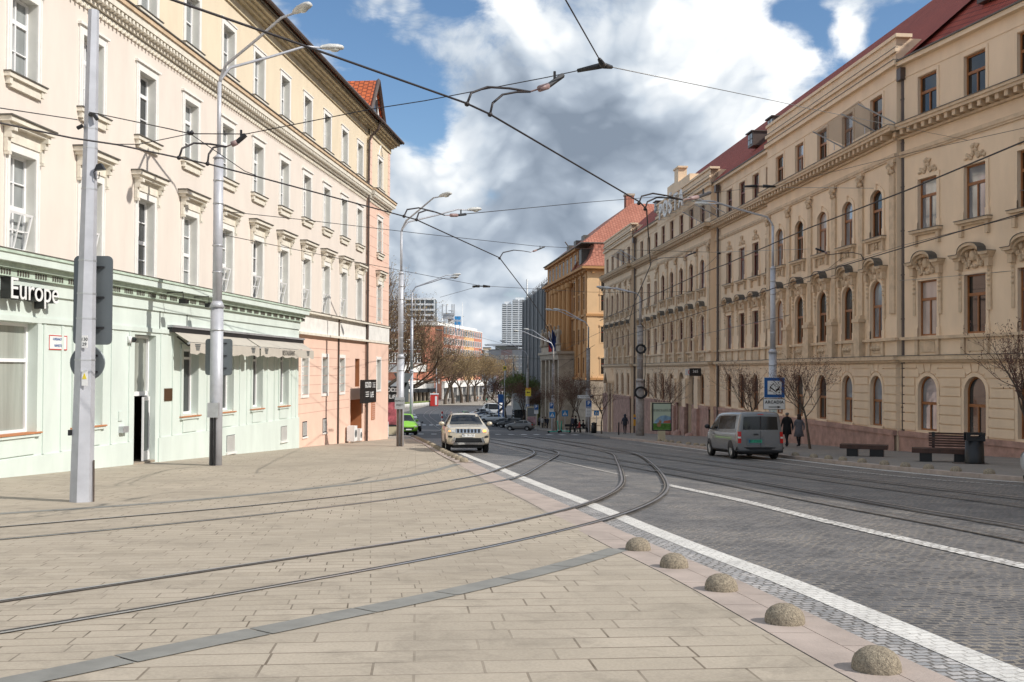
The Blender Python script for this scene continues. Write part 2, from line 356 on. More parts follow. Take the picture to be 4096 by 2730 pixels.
M['worn_line'] = brickmat('worn_white_paint_over_cobbles', (.62, .60, .56), (.42, .40, .38), (.22, .20, .18), .16, .12, .018, rot=R(-8), offset=.47, distort=.03, dscale=2, var=.25, vscale=3, bump=.6, bdist=.012)
M['kerb'] = mat('pinkish_kerb_stone', (.42, .345, .30), var=.16, scale=2.0, bump=.2, bscale=40)
M['strip'] = mat('grey_stone_strip', (.235, .23, .21), var=.16, scale=3, bump=.1)
M['asphalt'] = mat('asphalt', (.075, .075, .08), var=.22, scale=.6, bump=.3, bscale=60)
M['pave_r'] = brickmat('grey_beige_pavement', (.25, .225, .20), (.22, .20, .18), (.12, .10, .09), .8, .4, .008, rot=R(-8), offset=.4, var=.12, bump=.3)
M['terrain'] = mat('city_ground', (.16, .15, .14), var=.15, scale=.05)

M['lane_paint'] = brickmat('worn_lane_paint', (.72, .70, .66), (.50, .48, .46), (.24, .22, .20), .165, .105, .014, rot=R(-8), offset=.47, distort=.22, dscale=1.3, var=.2, vscale=2.5, bump=.8, bdist=.02, jit=.035)
def interp(pts):
    pts = sorted(pts, key=lambda p: p[1])
    ys = [p[1] for p in pts]; xs = [p[0] for p in pts]
    def f(y):
        if y <= ys[0]: return xs[0]+(xs[1]-xs[0])*(y-ys[0])/(ys[1]-ys[0])
        if y >= ys[-1]: return xs[-1]+(xs[-1]-xs[-2])*(y-ys[-1])/(ys[-1]-ys[-2])
        i = max(k for k in range(len(ys)-1) if ys[k] <= y)
        t = (y-ys[i])/(ys[i+1]-ys[i]); return xs[i]*(1-t)+xs[i+1]*t
    def g(y):   # lightly smoothed
        w = .6+.04*abs(y); return (f(y-w)+2*f(y)+f(y+w))/4
    return g
def ysteps(y0, y1):
    ys = [y0]; 
    while ys[-1] < y1:
        ys.append(min(y1, ys[-1]+(.5 if ys[-1] < 20 else 1.5 if ys[-1] < 80 else 4)))
    return ys
def sheet(name, lf, rf, y0, y1, dz, mt, nx=6, edge=None, parent=None):
    mb = MB(); ys = ysteps(y0, y1); vs = []
    for y in ys:
        a, b = lf(y), rf(y)
        for k in range(nx+1): vs.append((a+(b-a)*k/nx, y, gz(y)+dz))
    fs = [(i*(nx+1)+k, i*(nx+1)+k+1, (i+1)*(nx+1)+k+1, (i+1)*(nx+1)+k) for i in range(len(ys)-1) for k in range(nx)]
    mb.add(vs, fs)
    if edge:      # vertical faces down at the sides
        for side in edge:
            k = 0 if side == 'l' else nx
            for i in range(len(ys)-1):
                a = vs[i*(nx+1)+k]; b = vs[(i+1)*(nx+1)+k]
                mb.quad(a, b, (b[0], b[1], b[2]-.16), (a[0], a[1], a[2]-.16))
    return tag(mb.build(name, mt, parent), kind='structure')
def off(f, d): return lambda y: f(y)+d
def const(c): return lambda y: c
KL = interp([(2.95, 4.5), (2.66, 6.3), (2.24, 9.8), (1.79, 12.3), (1.37, 15.2), (1.07, 17.6), (.60, 20.5), (-.04, 24.6), (-.58, 28.5), (-1.25, 33.4),
             (-1.62, 35.5), (-2.35, 40.5), (-3.0, 45.3), (-4.15, 54), (-5.1, 60.4), (-7.05, 73.8), (-11.5, 82), (-13.5, 92), (-16.5, 110), (-20.5, 140), (-25, 175), (-27, 230), (-25, 300)])
KR = interp([(20, 8), (17.0, 18), (14.9, 22.5), (13.0, 25.7), (12.3, 28.24), (11.65, 31.89), (11.2, 36.0), (10.75, 40), (9.75, 47), (9.3, 53.7), (8.85, 58.5), (8.5, 63), (7.4, 70), (6.6, 76), (7.0, 84), (7.6, 96), (6.4, 110), (5.2, 125), (3.5, 150), (2, 175), (2, 220), (8, 300)])
# one sheet to the horizon
mb = MB(); ys = [-60, -20, 0, 20, 40, 60]+[75, 90, 105, 120, 125, 135, 150, 165, 180, 200, 220, 240, 260, 300, 400, 600, 1000, 1600, 2500]
xs = [-900, -300, -100, -40, 0, 40, 100, 300, 900]
for i in range(len(ys)-1):
    for k in range(len(xs)-1):
        a, b, c, d = xs[k], xs[k+1], ys[i], ys[i+1]
        mb.quad((a, c, gz(c)-.25), (b, c, gz(c)-.25), (b, d, gz(d)-.25), (a, d, gz(d)-.25))
tag(mb.build('ground', M['terrain']), kind='structure')
RZ = -.04
sheet('road', off(KL, -.3), off(KR, .3), -12, 70, RZ, M['cobble'], 8)
sheet('far_road', off(KL, -.3), off(KR, .3), 70, 302, RZ, M['asphalt'], 8)
sheet('plaza', const(-34), off(KL, -.62), -12, 76, 0, M['plaza'], 10)
sheet('far_left_pavement', const(-60), KL, 76, 302, .06, M['pave_r'], 4, 'r')
# near kerb of two stone strips
def slabs(name, l, r, y0, y1, dz, L=1.1, gap=.012):
    mb = MB(); y = y0; 
    while y < y1:
        ya, yb = y+gap/2, min(y1, y+L)-gap/2
        n = 3
        for i in range(n):
            a = ya+(yb-ya)*i/n; b = ya+(yb-ya)*(i+1)/n
            za, zb = gz(a)+dz, gz(b)+dz
            mb.add([(l(a), a, za-.15), (r(a), a, za-.15), (r(b), b, zb-.15), (l(b), b, zb-.15), (l(a), a, za), (r(a), a, za), (r(b), b, zb), (l(b), b, zb)],
                   [(4, 5, 6, 7), (0, 1, 5, 4), (1, 2, 6, 5), (2, 3, 7, 6), (3, 0, 4, 7)])
        y += L
    return tag(mb.build(name, M['kerb']), kind='structure')
slabs('kerb', off(KL, -.61), off(KL, -.27), -8, 14, .004)
slabs('outer_kerb', off(KL, -.26), off(KL, 0), -8, 13.6, .003, 1.0)
slabs('dropped_kerb', off(KL, -.30), off(KL, 0), 13.6, 33.4, -.004, 1.0)
slabs('inner_dropped_kerb', off(KL, -.61), off(KL, -.31), 14, 33.4, .002, 1.0)
slabs('raised_kerb', off(KL, -.61), off(KL, 0), 33.4, 76, .03, 1.0)
sheet('gutter_cobbles', off(KL, .035), off(KL, .40), -8, 34, RZ+.006, M['cobble_l'], 2)
def line(name, l, r, y0, y1, mt='white_line', dz=RZ+.010): return sheet(name, l, r, y0, y1, dz, M[mt], 1)
line('edge_line_marking', off(KL, .38), off(KL, .68), -8, 43)
WM = interp([(5.95, 9.5), (5.62, 11.15), (5.35, 13.06), (4.95, 15.5), (4.5, 19.5), (3.77, 23.4), (3.0, 28), (2.0, 34), (1.0, 41), (.2, 47), (-1.5, 60)])
line('lane_line_marking', off(WM, -.13), off(WM, .13), 6, 24, 'lane_paint')
line('worn_lane_line_marking', off(WM, -.06), off(WM, .06), 27, 60, 'worn_line')
line('kerb_line_marking', off(KR, -.50), off(KR, -.24), 8, 62, 'white_line')
line('stop_line_marking', off(KR, -1.85), off(KR, -1.65), 12, 60, 'worn_line')
for i, (y0, ln) in enumerate([(84, 3), (93, 3), (104, 4), (118, 4), (135, 4)]):
    line('dash_marking', lambda y: KL(y)*.55+KR(y)*.45-.08, lambda y: KL(y)*.55+KR(y)*.45+.08, y0, y0+ln, 'white')
def zebra(y, n, w, x0, x1):
    mb = MB()
    for k in range(n):
        x = x0+(x1-x0)*k/(n-1)
        mb.quad((x-w/2, y, gz(y)+RZ+.012), (x+w/2, y, gz(y)+RZ+.012), (x+w/2-.2, y+3.2, gz(y+3.2)+RZ+.012), (x-w/2-.2, y+3.2, gz(y+3.2)+RZ+.012))
    tag(mb.build('zebra_crossing_marking', M['white']), kind='structure')
zebra(91, 14, .5, -9.5, 6); zebra(172, 18, .6, -21, -1)

# rails
def resample(pts, step=.4):
    P = [Vector((p[0], p[1])) for p in pts]; out = []
    n = len(P)
    for i in range(n-1):
        p0, p1, p2, p3 = P[max(i-1, 0)], P[i], P[i+1], P[min(i+2, n-1)]
        k = max(2, int((p2-p1).length/step))
        for j in range(k):
            t = j/k
            out.append(.5*((2*p1)+(p2-p0)*t+(2*p0-5*p1+4*p2-p3)*t*t+(3*p1-p0-3*p2+p3)*t**3))
    out.append(P[-1])
    for _ in range(12):
        out = [out[0]]+[(out[i-1]+2*out[i]+out[i+1])/4 for i in range(1, len(out)-1)]+[out[-1]]
    return out
def ribbon(mb, path, a, b, dz, m=0):
    vs = []
    for i, p in enumerate(path):
        t = (path[min(i+1, len(path)-1)]-path[max(i-1, 0)]).normalized(); n = Vector((t.y, -t.x))
        for d in (a, b):
            q = p+n*d; vs.append((q.x, q.y, gz(q.y)+dz))
    mb.add(vs, [(2*i, 2*i+1, 2*i+3, 2*i+2) for i in range(len(path)-1)], m)
M['groove'] = mat('dark_rail_groove', (.02, .018, .016), var=0); M['rail_lip'] = mat('dull_rail_lip', (.24, .215, .19), rough=.6, metal=.4, var=.2, scale=6)
def rail(parent, pts, side=1):
    path = resample(pts); mb = MB()
    ribbon(mb, path, -.056, .056, .008, 1); ribbon(mb, path, -.018, .02, .012, 2); a = -.068 if side > 0 else .018; ribbon(mb, path, a, a+.05, .013, 0); ribbon(mb, path, .02 if side > 0 else -.042, .042 if side > 0 else -.02, .0125, 3)
    return mb.build('rail', [M['rail'], M['rail_rust'], M['groove'], M['rail_lip']], parent)
far = [(-9.2, 150), (-15, 178), (-18, 205), (-16, 240), (-8, 285), (4, 330)]
A1 = [(-9.6, 10.6), (-8.4, 12.3), (-7.12, 13.9), (-6.03, 15.34), (-4.66, 17.02), (-3.33, 19.42), (-2.39, 21.4), (-1.73, 23.57), (-.91, 26.09), (-.42, 29.18), (.11, 33.53), (.61, 37.83), (.96, 41.36), (1.05, 44.29), (.95, 46.75), (.62, 49.46), (.1, 52.48), (-1.37, 61.19), (-3.3, 75), (-6.2, 95), (-9.6, 120)]
A2 = [(-8.85, 9.9), (-7.6, 11.2), (-6.43, 12.57), (-5.41, 13.77), (-4.22, 15.43), (-2.99, 17.44), (-2.13, 19.1), (-1.51, 20.66), (-.79, 22.78), (-.07, 24.87), (.26, 26.47), (.72, 30.35), (1.24, 35.06), (1.75, 39.52), (1.98, 42.19), (1.98, 45.22), (1.69, 48.11), (.86, 53.73), (-.45, 62), (-2.3, 75), (-5.2, 95), (-8.6, 120)]
B1 = [(-6.0, 6.2), (-5.1, 7.4), (-4.31, 8.43), (-3.64, 9.3), (-2.88, 10.5), (-1.99, 11.65), (-1.38, 12.39), (-.8, 13.26), (-.13, 14.51), (.46, 15.82), (1.18, 17.51), (1.82, 19.59), (2.31, 21.63), (2.72, 24.14), (2.99, 26.71), (3.43, 31.38), (4.0, 38.03), (4.26, 41.14), (4.28, 43.99), (3.92, 49.02), (2.58, 61.98), (.26, 81.51), (-2.2, 100), (-5.2, 120)]
B2 = [(-5.3, 5.3), (-4.4, 6.4), (-3.69, 7.24), (-3.13, 8.0), (-2.45, 8.97), (-1.69, 9.9), (-1.18, 10.75), (-.26, 12.07), (.39, 13.31), (1.19, 14.83), (1.98, 16.74), (2.75, 19.05), (3.3, 21.34), (3.6, 23.1), (3.95, 25.9), (4.38, 29.98), (4.9, 35.97), (5.2, 40.6), (5.22, 44.6), (4.5, 55), (3.5, 63), (1.2, 81.5), (-1.2, 100), (-4.2, 120)]
S1 = [(8.6, -10), (7.5, 5), (6.77, 13.17), (6.28, 16.4), (5.83, 19.09), (5.31, 22.75), (4.3, 28.9), (3.1, 35.6), (1.9, 42), (.6, 50), (-1.37, 61.2), (-3.3, 75)]
S2 = [(9.6, -10), (8.5, 5), (7.6, 14.4), (7.1, 17), (6.6, 20.5), (5.95, 25.0), (4.95, 31.0), (3.75, 38), (2.7, 44), (1.4, 52), (-.45, 62), (-2.3, 75)]
S3 = [(12.4, -10), (11, 5), (9.5, 17.5), (8.75, 21.4), (7.9, 26.2), (7.05, 31.2), (5.3, 41.6), (4.6, 46.2), (3.6, 54), (2.2, 65), (.26, 81.5)]
S4 = [(13.4, -10), (12, 5), (10.5, 18.2), (9.75, 22.2), (8.85, 27), (8.0, 32.2), (6.3, 42.4), (5.5, 48), (4.5, 57), (3.2, 67), (1.2, 81.5)]
def track(nm, a, b, label):
    t = empty('tram_track', (0, 0, 0), label=label, cat='tram track', group='tram tracks'); rail(t, a, 1); rail(t, b, -1)
track('', A1, A2, 'farther curved tram track from the plaza, nearest the lamp posts')
track('', B1, B2, 'nearer curved tram track crossing the white line beside the stone domes')
track('', S1, S2, 'straight rusty tram track beside the broken lane line in the cobbled road')
track('', S3, S4, 'straight tram track closest to the right kerb and the benches')
FA = [tuple(ground(a_, b_)[:2]) for a_, b_ in ((1763, 1719), (1722, 1690), (1697, 1668), (1700, 1655), (1722, 1640), (1775, 1630), (1850, 1625), (1960, 1623))]; FA = [(-8.6, 112)]+[q for q in FA if q[1] > 118]
for d, lb in ((0, 'left'), (3.6, 'right')):
    track('', [(x+d, y) for x, y in FA], [(x+d+1.2, y+.4) for x, y in FA], 'distant tram track curving through the far bend, %s of the pair' % lb)
# paving between the tracks and its grey edging
def bandsheet(name, pa, pb, dz, mt):
    a, b = resample(pa, .5), resample(pb, .5); n = 90; mb = MB(); vs = []
    ga = lambda P, t: P[min(len(P)-1, int(t*(len(P)-1)))].lerp(P[min(len(P)-1, int(t*(len(P)-1))+1)], t*(len(P)-1)-int(t*(len(P)-1)))
    for i in range(n+1):
        p, q = ga(a, i/n), ga(b, i/n)
        for k in range(7):
            w = p.lerp(q, k/6); vs.append((w.x, w.y, gz(w.y)+dz))
    mb.add(vs, [(i*7+k, i*7+k+1, i*7+7+k+1, i*7+7+k) for i in range(n) for k in range(6)])
    return tag(mb.build(name, mt), kind='structure')
ST_F = [(-10.6, 12.6), (-9.4, 14.2), (-8.2, 15.7), (-6.8, 17.15), (-5.37, 19.3), (-4.1, 21.9), (-2.9, 25.1), (-2.2, 28.8), (-1.75, 32.6)]
ST_N = [(-4.4, 4.2), (-3.2, 5.6), (-2.31, 6.78), (-1.86, 7.35), (-1.36, 7.95), (-.94, 8.45), (.0, 9.75), (.70, 10.85), (1.3, 12.0)]
bandsheet('track_paving', ST_F, [(-4.4, 4.2), (-2.3, 6.9), (-.94, 8.5), (.7, 10.9), (1.15, 12.2), (1.08, 14), (.4, 17.6), (-.7, 24), (-1.9, 32.6)], .003, M['trackbed'])
def strip(name, pts, w, gapn):
    path = resample(pts, .3); mb = MB(); L = 3
    for i in range(0, len(path)-1, L):
        seg = path[i:i+L+1]; seg = [seg[0]+(seg[1]-seg[0])*.02]+seg[1:-1]+[seg[-1]-(seg[-1]-seg[-2])*.03]
        ribbon(mb, seg, -w/2, w/2, .007)
    return tag(mb.build(name, M['strip']), kind='structure')
strip('paving_strip', ST_N, .28, 0); strip('far_paving_strip', ST_F, .26, 0)
# right pavement, with the crossing island in front of the orange building
sheet('right_pavement', KR, const(40), -10, 72, .08, M['pave_r'], 6, 'l')
slabs('right_kerb', off(KR, -.02), off(KR, .28), 8, 72, .084, 1.0)
M['pave_far'] = mat('sunlit_far_paving', (.36, .32, .27), var=.08, scale=.3)  # lighter than the other pavements, sunlight put into the colour
sheet('far_pavement', const(-70), const(60), 302.2, 520, .08, M['pave_far'], 4)
sheet('corner_pavement', KR, const(60), 72, 302, .08, M['pave_r'], 6, 'l')

# stone domes
dome = MB(); dome.lathe([(.150, -.02), (.152, .01), (.149, .045), (.136, .08), (.110, .112), (.070, .136), (.03, .145), (1e-6, .147)], 22)
for i, v in enumerate(dome.v):
    k = 1+.03*math.sin(v[0]*60)*math.cos(v[1]*47); dome.v[i] = (v[0]*k, v[1]*k, v[2])
M['dome'] = mat('exposed_aggregate_concrete', (.36, .30, .22), rough=.95, var=.45, scale=55, bump=.9, bscale=130)
dme = dome.mesh('stone_dome', M['dome'], True)
near = [(2.32, 6.34), (2.13, 7.77), (1.94, 9.22), (1.73, 10.6), (1.52, 11.94)]
desc = ['first and largest', 'second', 'third', 'fourth', 'fifth and smallest']
for i, (x, y) in enumerate(near):
    o = put('stone_bollard', dme, None, (x, y, gz(y)+.004)); o.rotation_euler[2] = i*1.3
    tag(o, 'rough stone dome on the near kerb, %s counted from the bottom right' % desc[i], 'bollard', 'stone domes along the near kerb')
y = 33.6; i = 0
while y < 72:
    o = put('stone_bollard', dme, None, (KL(y)-.3, y, gz(y)+.03)); o.rotation_euler[2] = i*1.7
    tag(o, 'low stone dome in the left kerb row, %s from its near end' % ORD[i], 'bollard', 'stone domes on the far left kerb')
    y += 1.5+.012*(y-33); i += 1
ysr = [15.8, 17.8, 19.8, 21.8, 23.8, 25.7, 27.0, 28.24, 29.5, 30.7, 31.9, 33.4, 34.85, 36.0, 37.3, 39.0, 41, 43, 45, 47, 49.2, 50.8, 52.1, 53.7, 55.7, 57.3, 58.5, 60.4]
for i, y in enumerate(ysr[5:]):
    o = put('stone_bollard', dme, None, (KR(y)+.25, y, gz(y)+.084)); o.rotation_euler[2] = i*2.1
    tag(o, 'low stone dome on the shaded right kerb, %s from the right edge' % ORD[i], 'bollard', 'stone domes on the right kerb')
# ------------------------------------------------------------------ facade helpers (local x along the wall, -y outwards, z up)
class Facade:
    def __init__(s, origin, ang, flip):       # ang: direction going away from the camera, degrees right of +Y
        a = Vector((math.sin(R(ang)), math.cos(R(ang)), 0)); s.a = -a if flip else a
        s.o = Vector((origin[0], origin[1], 0)); s.y = Vector((-s.a.y, s.a.x, 0)); s.rz = math.atan2(s.a.y, s.a.x)
    def hit(s, px, py, out=0.0):              # wall coordinates seen at a photo pixel
        d = ray(px, py); P = s.o-s.y*out; C = Vector((0, 0, HC)); t = (P-C).dot(s.y)/d.dot(s.y); X = C+d*t
        return ((X-s.o).dot(s.a), X.z)
def wall(mb, x0, x1, z0, z1, holes=(), y=0, rev=.28, m=0, mr=None):
    mr = m if mr is None else mr
    H = [tuple(h)+(0,)*(5-len(h)) for h in holes]
    xs = sorted({x0, x1, *[h[0] for h in H], *[h[1] for h in H]}); zs = sorted({z0, z1, *[h[2] for h in H], *[h[3]+h[4] for h in H]})
    xs = [x for x in xs if x0-1e-6 <= x <= x1+1e-6]; zs = [z for z in zs if z0-1e-6 <= z <= z1+1e-6]
    for i in range(len(xs)-1):
        for k in range(len(zs)-1):
            cx, cz = (xs[i]+xs[i+1])/2, (zs[k]+zs[k+1])/2
            if any(h[0] < cx < h[1] and h[2] < cz < h[3]+h[4] for h in H): continue
            mb.quad((xs[i], y, zs[k]), (xs[i+1], y, zs[k]), (xs[i+1], y, zs[k+1]), (xs[i], y, zs[k+1]), m)
    for (a, b, c, d, r) in H:
        out = [(a, c), (b, c)]
        if r > 0:
            ar = arc(a, b, d, r, 14)          # from right to left
            out += ar
            half = len(ar)//2
            for q in range(half): mb.add([(b, y, d+r), (ar[q][0], y, ar[q][1]), (ar[q+1][0], y, ar[q+1][1])], [(0, 1, 2)], m)
            for q in range(half, len(ar)-1): mb.add([(a, y, d+r), (ar[q][0], y, ar[q][1]), (ar[q+1][0], y, ar[q+1][1])], [(0, 1, 2)], m)
        else: out += [(b, d), (a, d)]
        for q in range(len(out)):
            p, s_ = out[q], out[(q+1) % len(out)]
            mb.quad((p[0], y, p[1]), (s_[0], y, s_[1]), (s_[0], y+rev, s_[1]), (p[0], y+rev, p[1]), mr)
def arc(a, b, zs, r, n):
    c, w = (a+b)/2, (b-a)/2
    return [(c+w*math.cos(math.pi*i/n), zs+r*math.sin(math.pi*i/n)) for i in range(n+1)]
def ring(mb, inner, outer, y0, y1, m=0, closed=False):      # strip between two polylines in x,z, from y0 (front) to y1
    n = len(inner); vs = [(p[0], y0, p[1]) for p in inner]+[(p[0], y0, p[1]) for p in outer]+[(p[0], y1, p[1]) for p in inner]+[(p[0], y1, p[1]) for p in outer]
    fs = []
    for i in range(n-1):
        fs += [(i, i+1, n+i+1, n+i), (n+i, n+i+1, 3*n+i+1, 3*n+i), (i+1, i, 2*n+i, 2*n+i+1)]
    fs += [(0, n, 3*n, 2*n), (n-1, 3*n-1, 4*n-1, 2*n-1)]
    mb.add(vs, fs, m)
def frame(w, h, rise=0, t=.07, hb=(), vb=(), y=.24, d=.07, m=0):     # window frame; hb: (z, thickness), vb: (x, z0, z1)
    mb = MB()
    mb.box(-w/2, -w/2+t, y, y+d, 0, h, m); mb.box(w/2-t, w/2, y, y+d, 0, h, m); mb.box(-w/2+t, w/2-t, y, y+d, 0, t, m)
    if rise: ring(mb, arc(-w/2+t, w/2-t, h, rise-t, 12), arc(-w/2, w/2, h, rise, 12), y, y+d, m)
    else: mb.box(-w/2+t, w/2-t, y, y+d, h-t, h, m)
    for (z, th) in hb: mb.box(-w/2+t, w/2-t, y-.012, y+d-.01, z-th/2, z+th/2, m)
    for (x, z0, z1) in vb: mb.box(x-t*.45, x+t*.45, y-.006, y+d-.012, z0, z1, m)
    return mb
def pane(w, h, rise=0, y=.285):
    mb = MB(); pts = [(-w/2+.03, .03), (w/2-.03, .03)]+(arc(-w/2+.03, w/2-.03, h, rise-.03, 12) if rise else [(w/2-.03, h-.03), (-w/2+.03, h-.03)])
    mb.add([(p[0], y, p[1]) for p in pts], [tuple(range(len(pts)))]); return mb
def win(parent, kind, x, z, y=0, rz=0, glass=None, name='window'):
    K = WK[kind]; f = put(name, K['frame'], parent, (x, y, z), rz)
    for nm, me in K['subs']:
        if nm == 'pane' and glass: me = K[glass] if glass in K else me
        put(nm, me, f)
    return f
WK = {}
def defwin(kind, fr, subs, fm, pn, pm, alt=()):
    d = {'frame': fr.mesh('window', fm), 'subs': []}
    d['subs'].append(('pane', pn.mesh('pane', pm)))
    for nm, mb, mt in subs: d['subs'].append((nm, mb.mesh(nm, mt)))
    for k, mt in alt: d[k] = pn.mesh('pane_'+k, mt)
    WK[kind] = d

# ------------------------------------------------------------------ left house
LF = Facade((-12.65, 24.8), 5.9, False)
LB = empty('corner_house', LF.o, LF.rz, 'long cream four-storey house with mint green shop floor and pink end bay on the left', 'house')
bays = [.64+3.375*k for k in range(-3, 11)]
U0, U1, UB, UG = -11.2, 36.15, 41.6, 22.8
w2 = 1.12
def cons(mb, x, z):           # carved bracket under the hood
    mb.box(x-.07, x+.07, -.30, -.02, z-.12, z); mb.box(x-.065, x+.065, -.22, -.02, z-.28, z-.12); mb.box(x-.06, x+.06, -.12, -.02, z-.62, z-.28)
    mb.box(x-.05, x+.05, -.16, -.02, z-.70, z-.62)
s3 = MB(); s3.box(-.76, .76, -.045, 0, 2.12, 2.36); s3.box(-.76, -.56, -.045, 0, 0, 2.12); s3.box(.56, .76, -.045, 0, 0, 2.12); s3.box(-.82, .82, -.11, 0, 2.36, 2.43); s3.box(-.70, -.66, -.065, -.045, 0, 2.3); s3.box(.66, .70, -.065, -.045, 0, 2.3)
sl3 = MB(); sl3.box(-.82, .82, -.17, 0, -.13, -.02, 0); sl3.box(-.84, .84, -.20, .2, -.02, .012, 1); sl3.box(-.66, .66, -.09, 0, -.36, -.13, 0); sl3.box(-.76, -.64, -.13, 0, -.30, -.13, 0); sl3.box(.64, .76, -.13, 0, -.30, -.13, 0)
sl4 = MB(); sl4.box(-.80, .80, -.15, 0, -.12, -.02, 0); sl4.box(-.82, .82, -.18, .2, -.02, .012, 1); sl4.box(-.70, .70, -.08, 0, -.22, -.12, 0)
s4 = MB(); s4.box(-.74, .74, -.045, 0, 1.88, 2.08); s4.box(-.74, -.56, -.045, 0, 0, 1.88); s4.box(.56, .74, -.045, 0, 0, 1.88); s4.box(-.78, .78, -.08, 0, 2.08, 2.13)
s2 = MB(); s2.box(-.76, .76, -.045, 0, 2.48, 2.70); s2.box(-.76, -.56, -.045, 0, 0, 2.48); s2.box(.56, .76, -.045, 0, 0, 2.48); s2.box(-.70, -.66, -.065, -.045, 0, 2.6); s2.box(.66, .70, -.065, -.045, 0, 2.6)
h2 = MB(); h2.box(-.74, .74, -.08, 0, 2.70, 3.05, 0); h2.box(-.90, .90, -.24, 0, 3.05, 3.14, 0); h2.box(-.98, .98, -.33, 0, 3.14, 3.26, 0); h2.box(-1.02, 1.02, -.37, 0, 3.26, 3.30, 1); cons(h2, -.74, 3.05); cons(h2, .74, 3.05)
defwin('l2', frame(w2, 2.48, 0, .07, [(1.12, .12), (1.78, .035), (.56, .03)], [(0, 1.15, 2.42), (0, .05, 1.1)]), [('surround', s2, M['trim_w']), ('hood', h2, [M['cornice_l'], M['zinc']])], M['white_frame'], pane(w2, 2.48), M['glass_l'], [('dark', M['glass'])])
defwin('l3', frame(w2, 2.12, 0, .07, [(1.48, .12), (.72, .03)], [(0, .05, 1.45), (0, 1.5, 2.06)]), [('surround', s3, M['trim_w']), ('sill', sl3, [M['cornice_l'], M['zinc']])], M['white_frame'], pane(w2, 2.12), M['glass_l'], [('dark', M['glass'])])
defwin('l4', frame(w2, 1.88, 0, .07, [(1.0, .05)], [(0, .05, 1.83)]), [('surround', s4, M['trim_w']), ('sill', sl4, [M['cornice_l'], M['zinc']])], M['white_frame'], pane(w2, 1.88), M['glass_l'], [('dark', M['glass'])])
pkh = MB(); pkh.box(-.66, .66, -.03, 0, 1.9, 2.08); pkh.box(-.66, -.5, -.03, 0, -.14, 1.9); pkh.box(.5, .66, -.03, 0, -.14, 1.9); pkh.box(-.5, .5, -.05, .2, -.14, -.0)
defwin('lp', frame(1.0, 1.9, 0, .07, [(1.15, .07)], [(0, .05, 1.85)]), [('surround', pkh, M['trim_w'])], M['white_frame'], pane(1.0, 1.9), M['glass_l'])
rb = random.Random(4)
hm = []; ht = []
for x in bays:
    hm += [(x-.56, x+.56, 4.56, 7.05), (x-.56, x+.56, 9.0, 11.13)]; ht.append((x-.56, x+.56, 13.1, 15.0))
mb = MB(); wall(mb, U0, U1, 4.45, 12.3, hm, mr=1); mb.build('middle_wall', [M['cream'], M['reveal']], LB)
mb = MB(); wall(mb, U0, U1, 12.3, 16.0, ht, mr=1); mb.build('top_wall', [M['cream_top'], M['reveal']], LB)
for x in bays:
    win(LB, 'l2', x, 4.57, glass=rb.choice([None, None, 'dark'])); win(LB, 'l3', x, 9.0, glass=rb.choice([None, None, 'dark'])); win(LB, 'l4', x, 13.1, glass=rb.choice([None, None, 'dark']))
# tilted open sashes in some of the lower windows
for k in (3, 4, 7, 8, 9, 10, 11, 12):
    if k >= len(bays): continue
    x = bays[k]; mb = MB(); T = Matrix.Translation((x, .225, 4.62)) @ Matrix.Rotation(R(13), 4, 'X'); mb.T = T
    mb.box(-.5, -.44, -.02, .02, 0, .98); mb.box(.44, .5, -.02, .02, 0, .98); mb.box(-.44, .44, -.02, .02, 0, .06); mb.box(-.44, .44, -.02, .02, .92, .98); mb.box(-.02, .02, -.015, .015, .06, .92); mb.box(-.44, .44, -.012, .012, .5, .53)
    mb.build('open_sash', M['white_frame'], LB)
# end bay, slightly proud
xb = 38.85; e0, e1 = U1, UB; py = -.16
mb = MB(); wall(mb, e0, e1, 4.45, 12.3, [(xb-.5, xb+.5, 4.7, 7.05), (xb-.5, xb+.5, 9.0, 11.1)], y=py, mr=1, rev=.4)
mb.quad((e0, py, 4.45), (e0, 0, 4.45), (e0, 0, 12.3), (e0, py, 12.3)); mb.quad((e0, py, -3.3), (e0, 0, -3.3), (e0, 0, 3.3), (e0, py, 3.3))
for i in range(12):
    z = 4.9+i*.62
    if z < 12: mb.box(e0, e1, py-.004, py-.001, z-.012, z+.012, 2)
M['joint'] = mat('dark_pink_joint', (.55, .32, .25), var=0)
wall(mb, e0, e1, -3.4, 3.3, [(xb-.5, xb+.5, .35, 2.25)], y=py, mr=1, rev=.4)
mb.quad((UB, py, -3.5), (UB, 14, -3.5), (UB, 14, 12.3), (UB, py, 12.3))
mb.build('end_bay_wall', [M['pink'], M['reveal'], M['joint']], LB)
mb = MB(); wall(mb, e0, e1, 12.3, 16.0, [(xb-.5, xb+.5, 13.1, 15.0)], y=py, mr=1, rev=.4); mb.quad((e0, py, 12.3), (e0, 0, 12.3), (e0, 0, 16), (e0, py, 16))
mb.quad((UB, py, 12.3), (UB, 14, 12.3), (UB, 14, 16), (UB, py, 16))
z = 12.9
while z < 15.9:
    mb.box(e0, e0+.55, py-.02, py-.002, z, z+.42, 2); mb.box(e1-.55, e1+.02, py-.02, py-.002, z, z+.42, 2); z += .44
for sx in (-1, 1): mb.box(xb-.03+sx*.0, xb+.03, py-.001, py, 0, .0, 0)
mb.build('end_bay_top_wall', [M['cream_top'], M['reveal'], M['pink']], LB)
tr = MB(); tr.tube([(xb-.55, py-.03, 15.25), (xb, py-.03, 15.95), (xb+.55, py-.03, 15.25), (xb-.55, py-.03, 15.25)], .05, 4); tr.build('gable_trim', M['trim_w'], LB)
for kd, z in (('l2', 4.57), ('l3', 9.0), ('l4', 13.1), ('lp', .35)): win(LB, kd, xb, z, y=py)
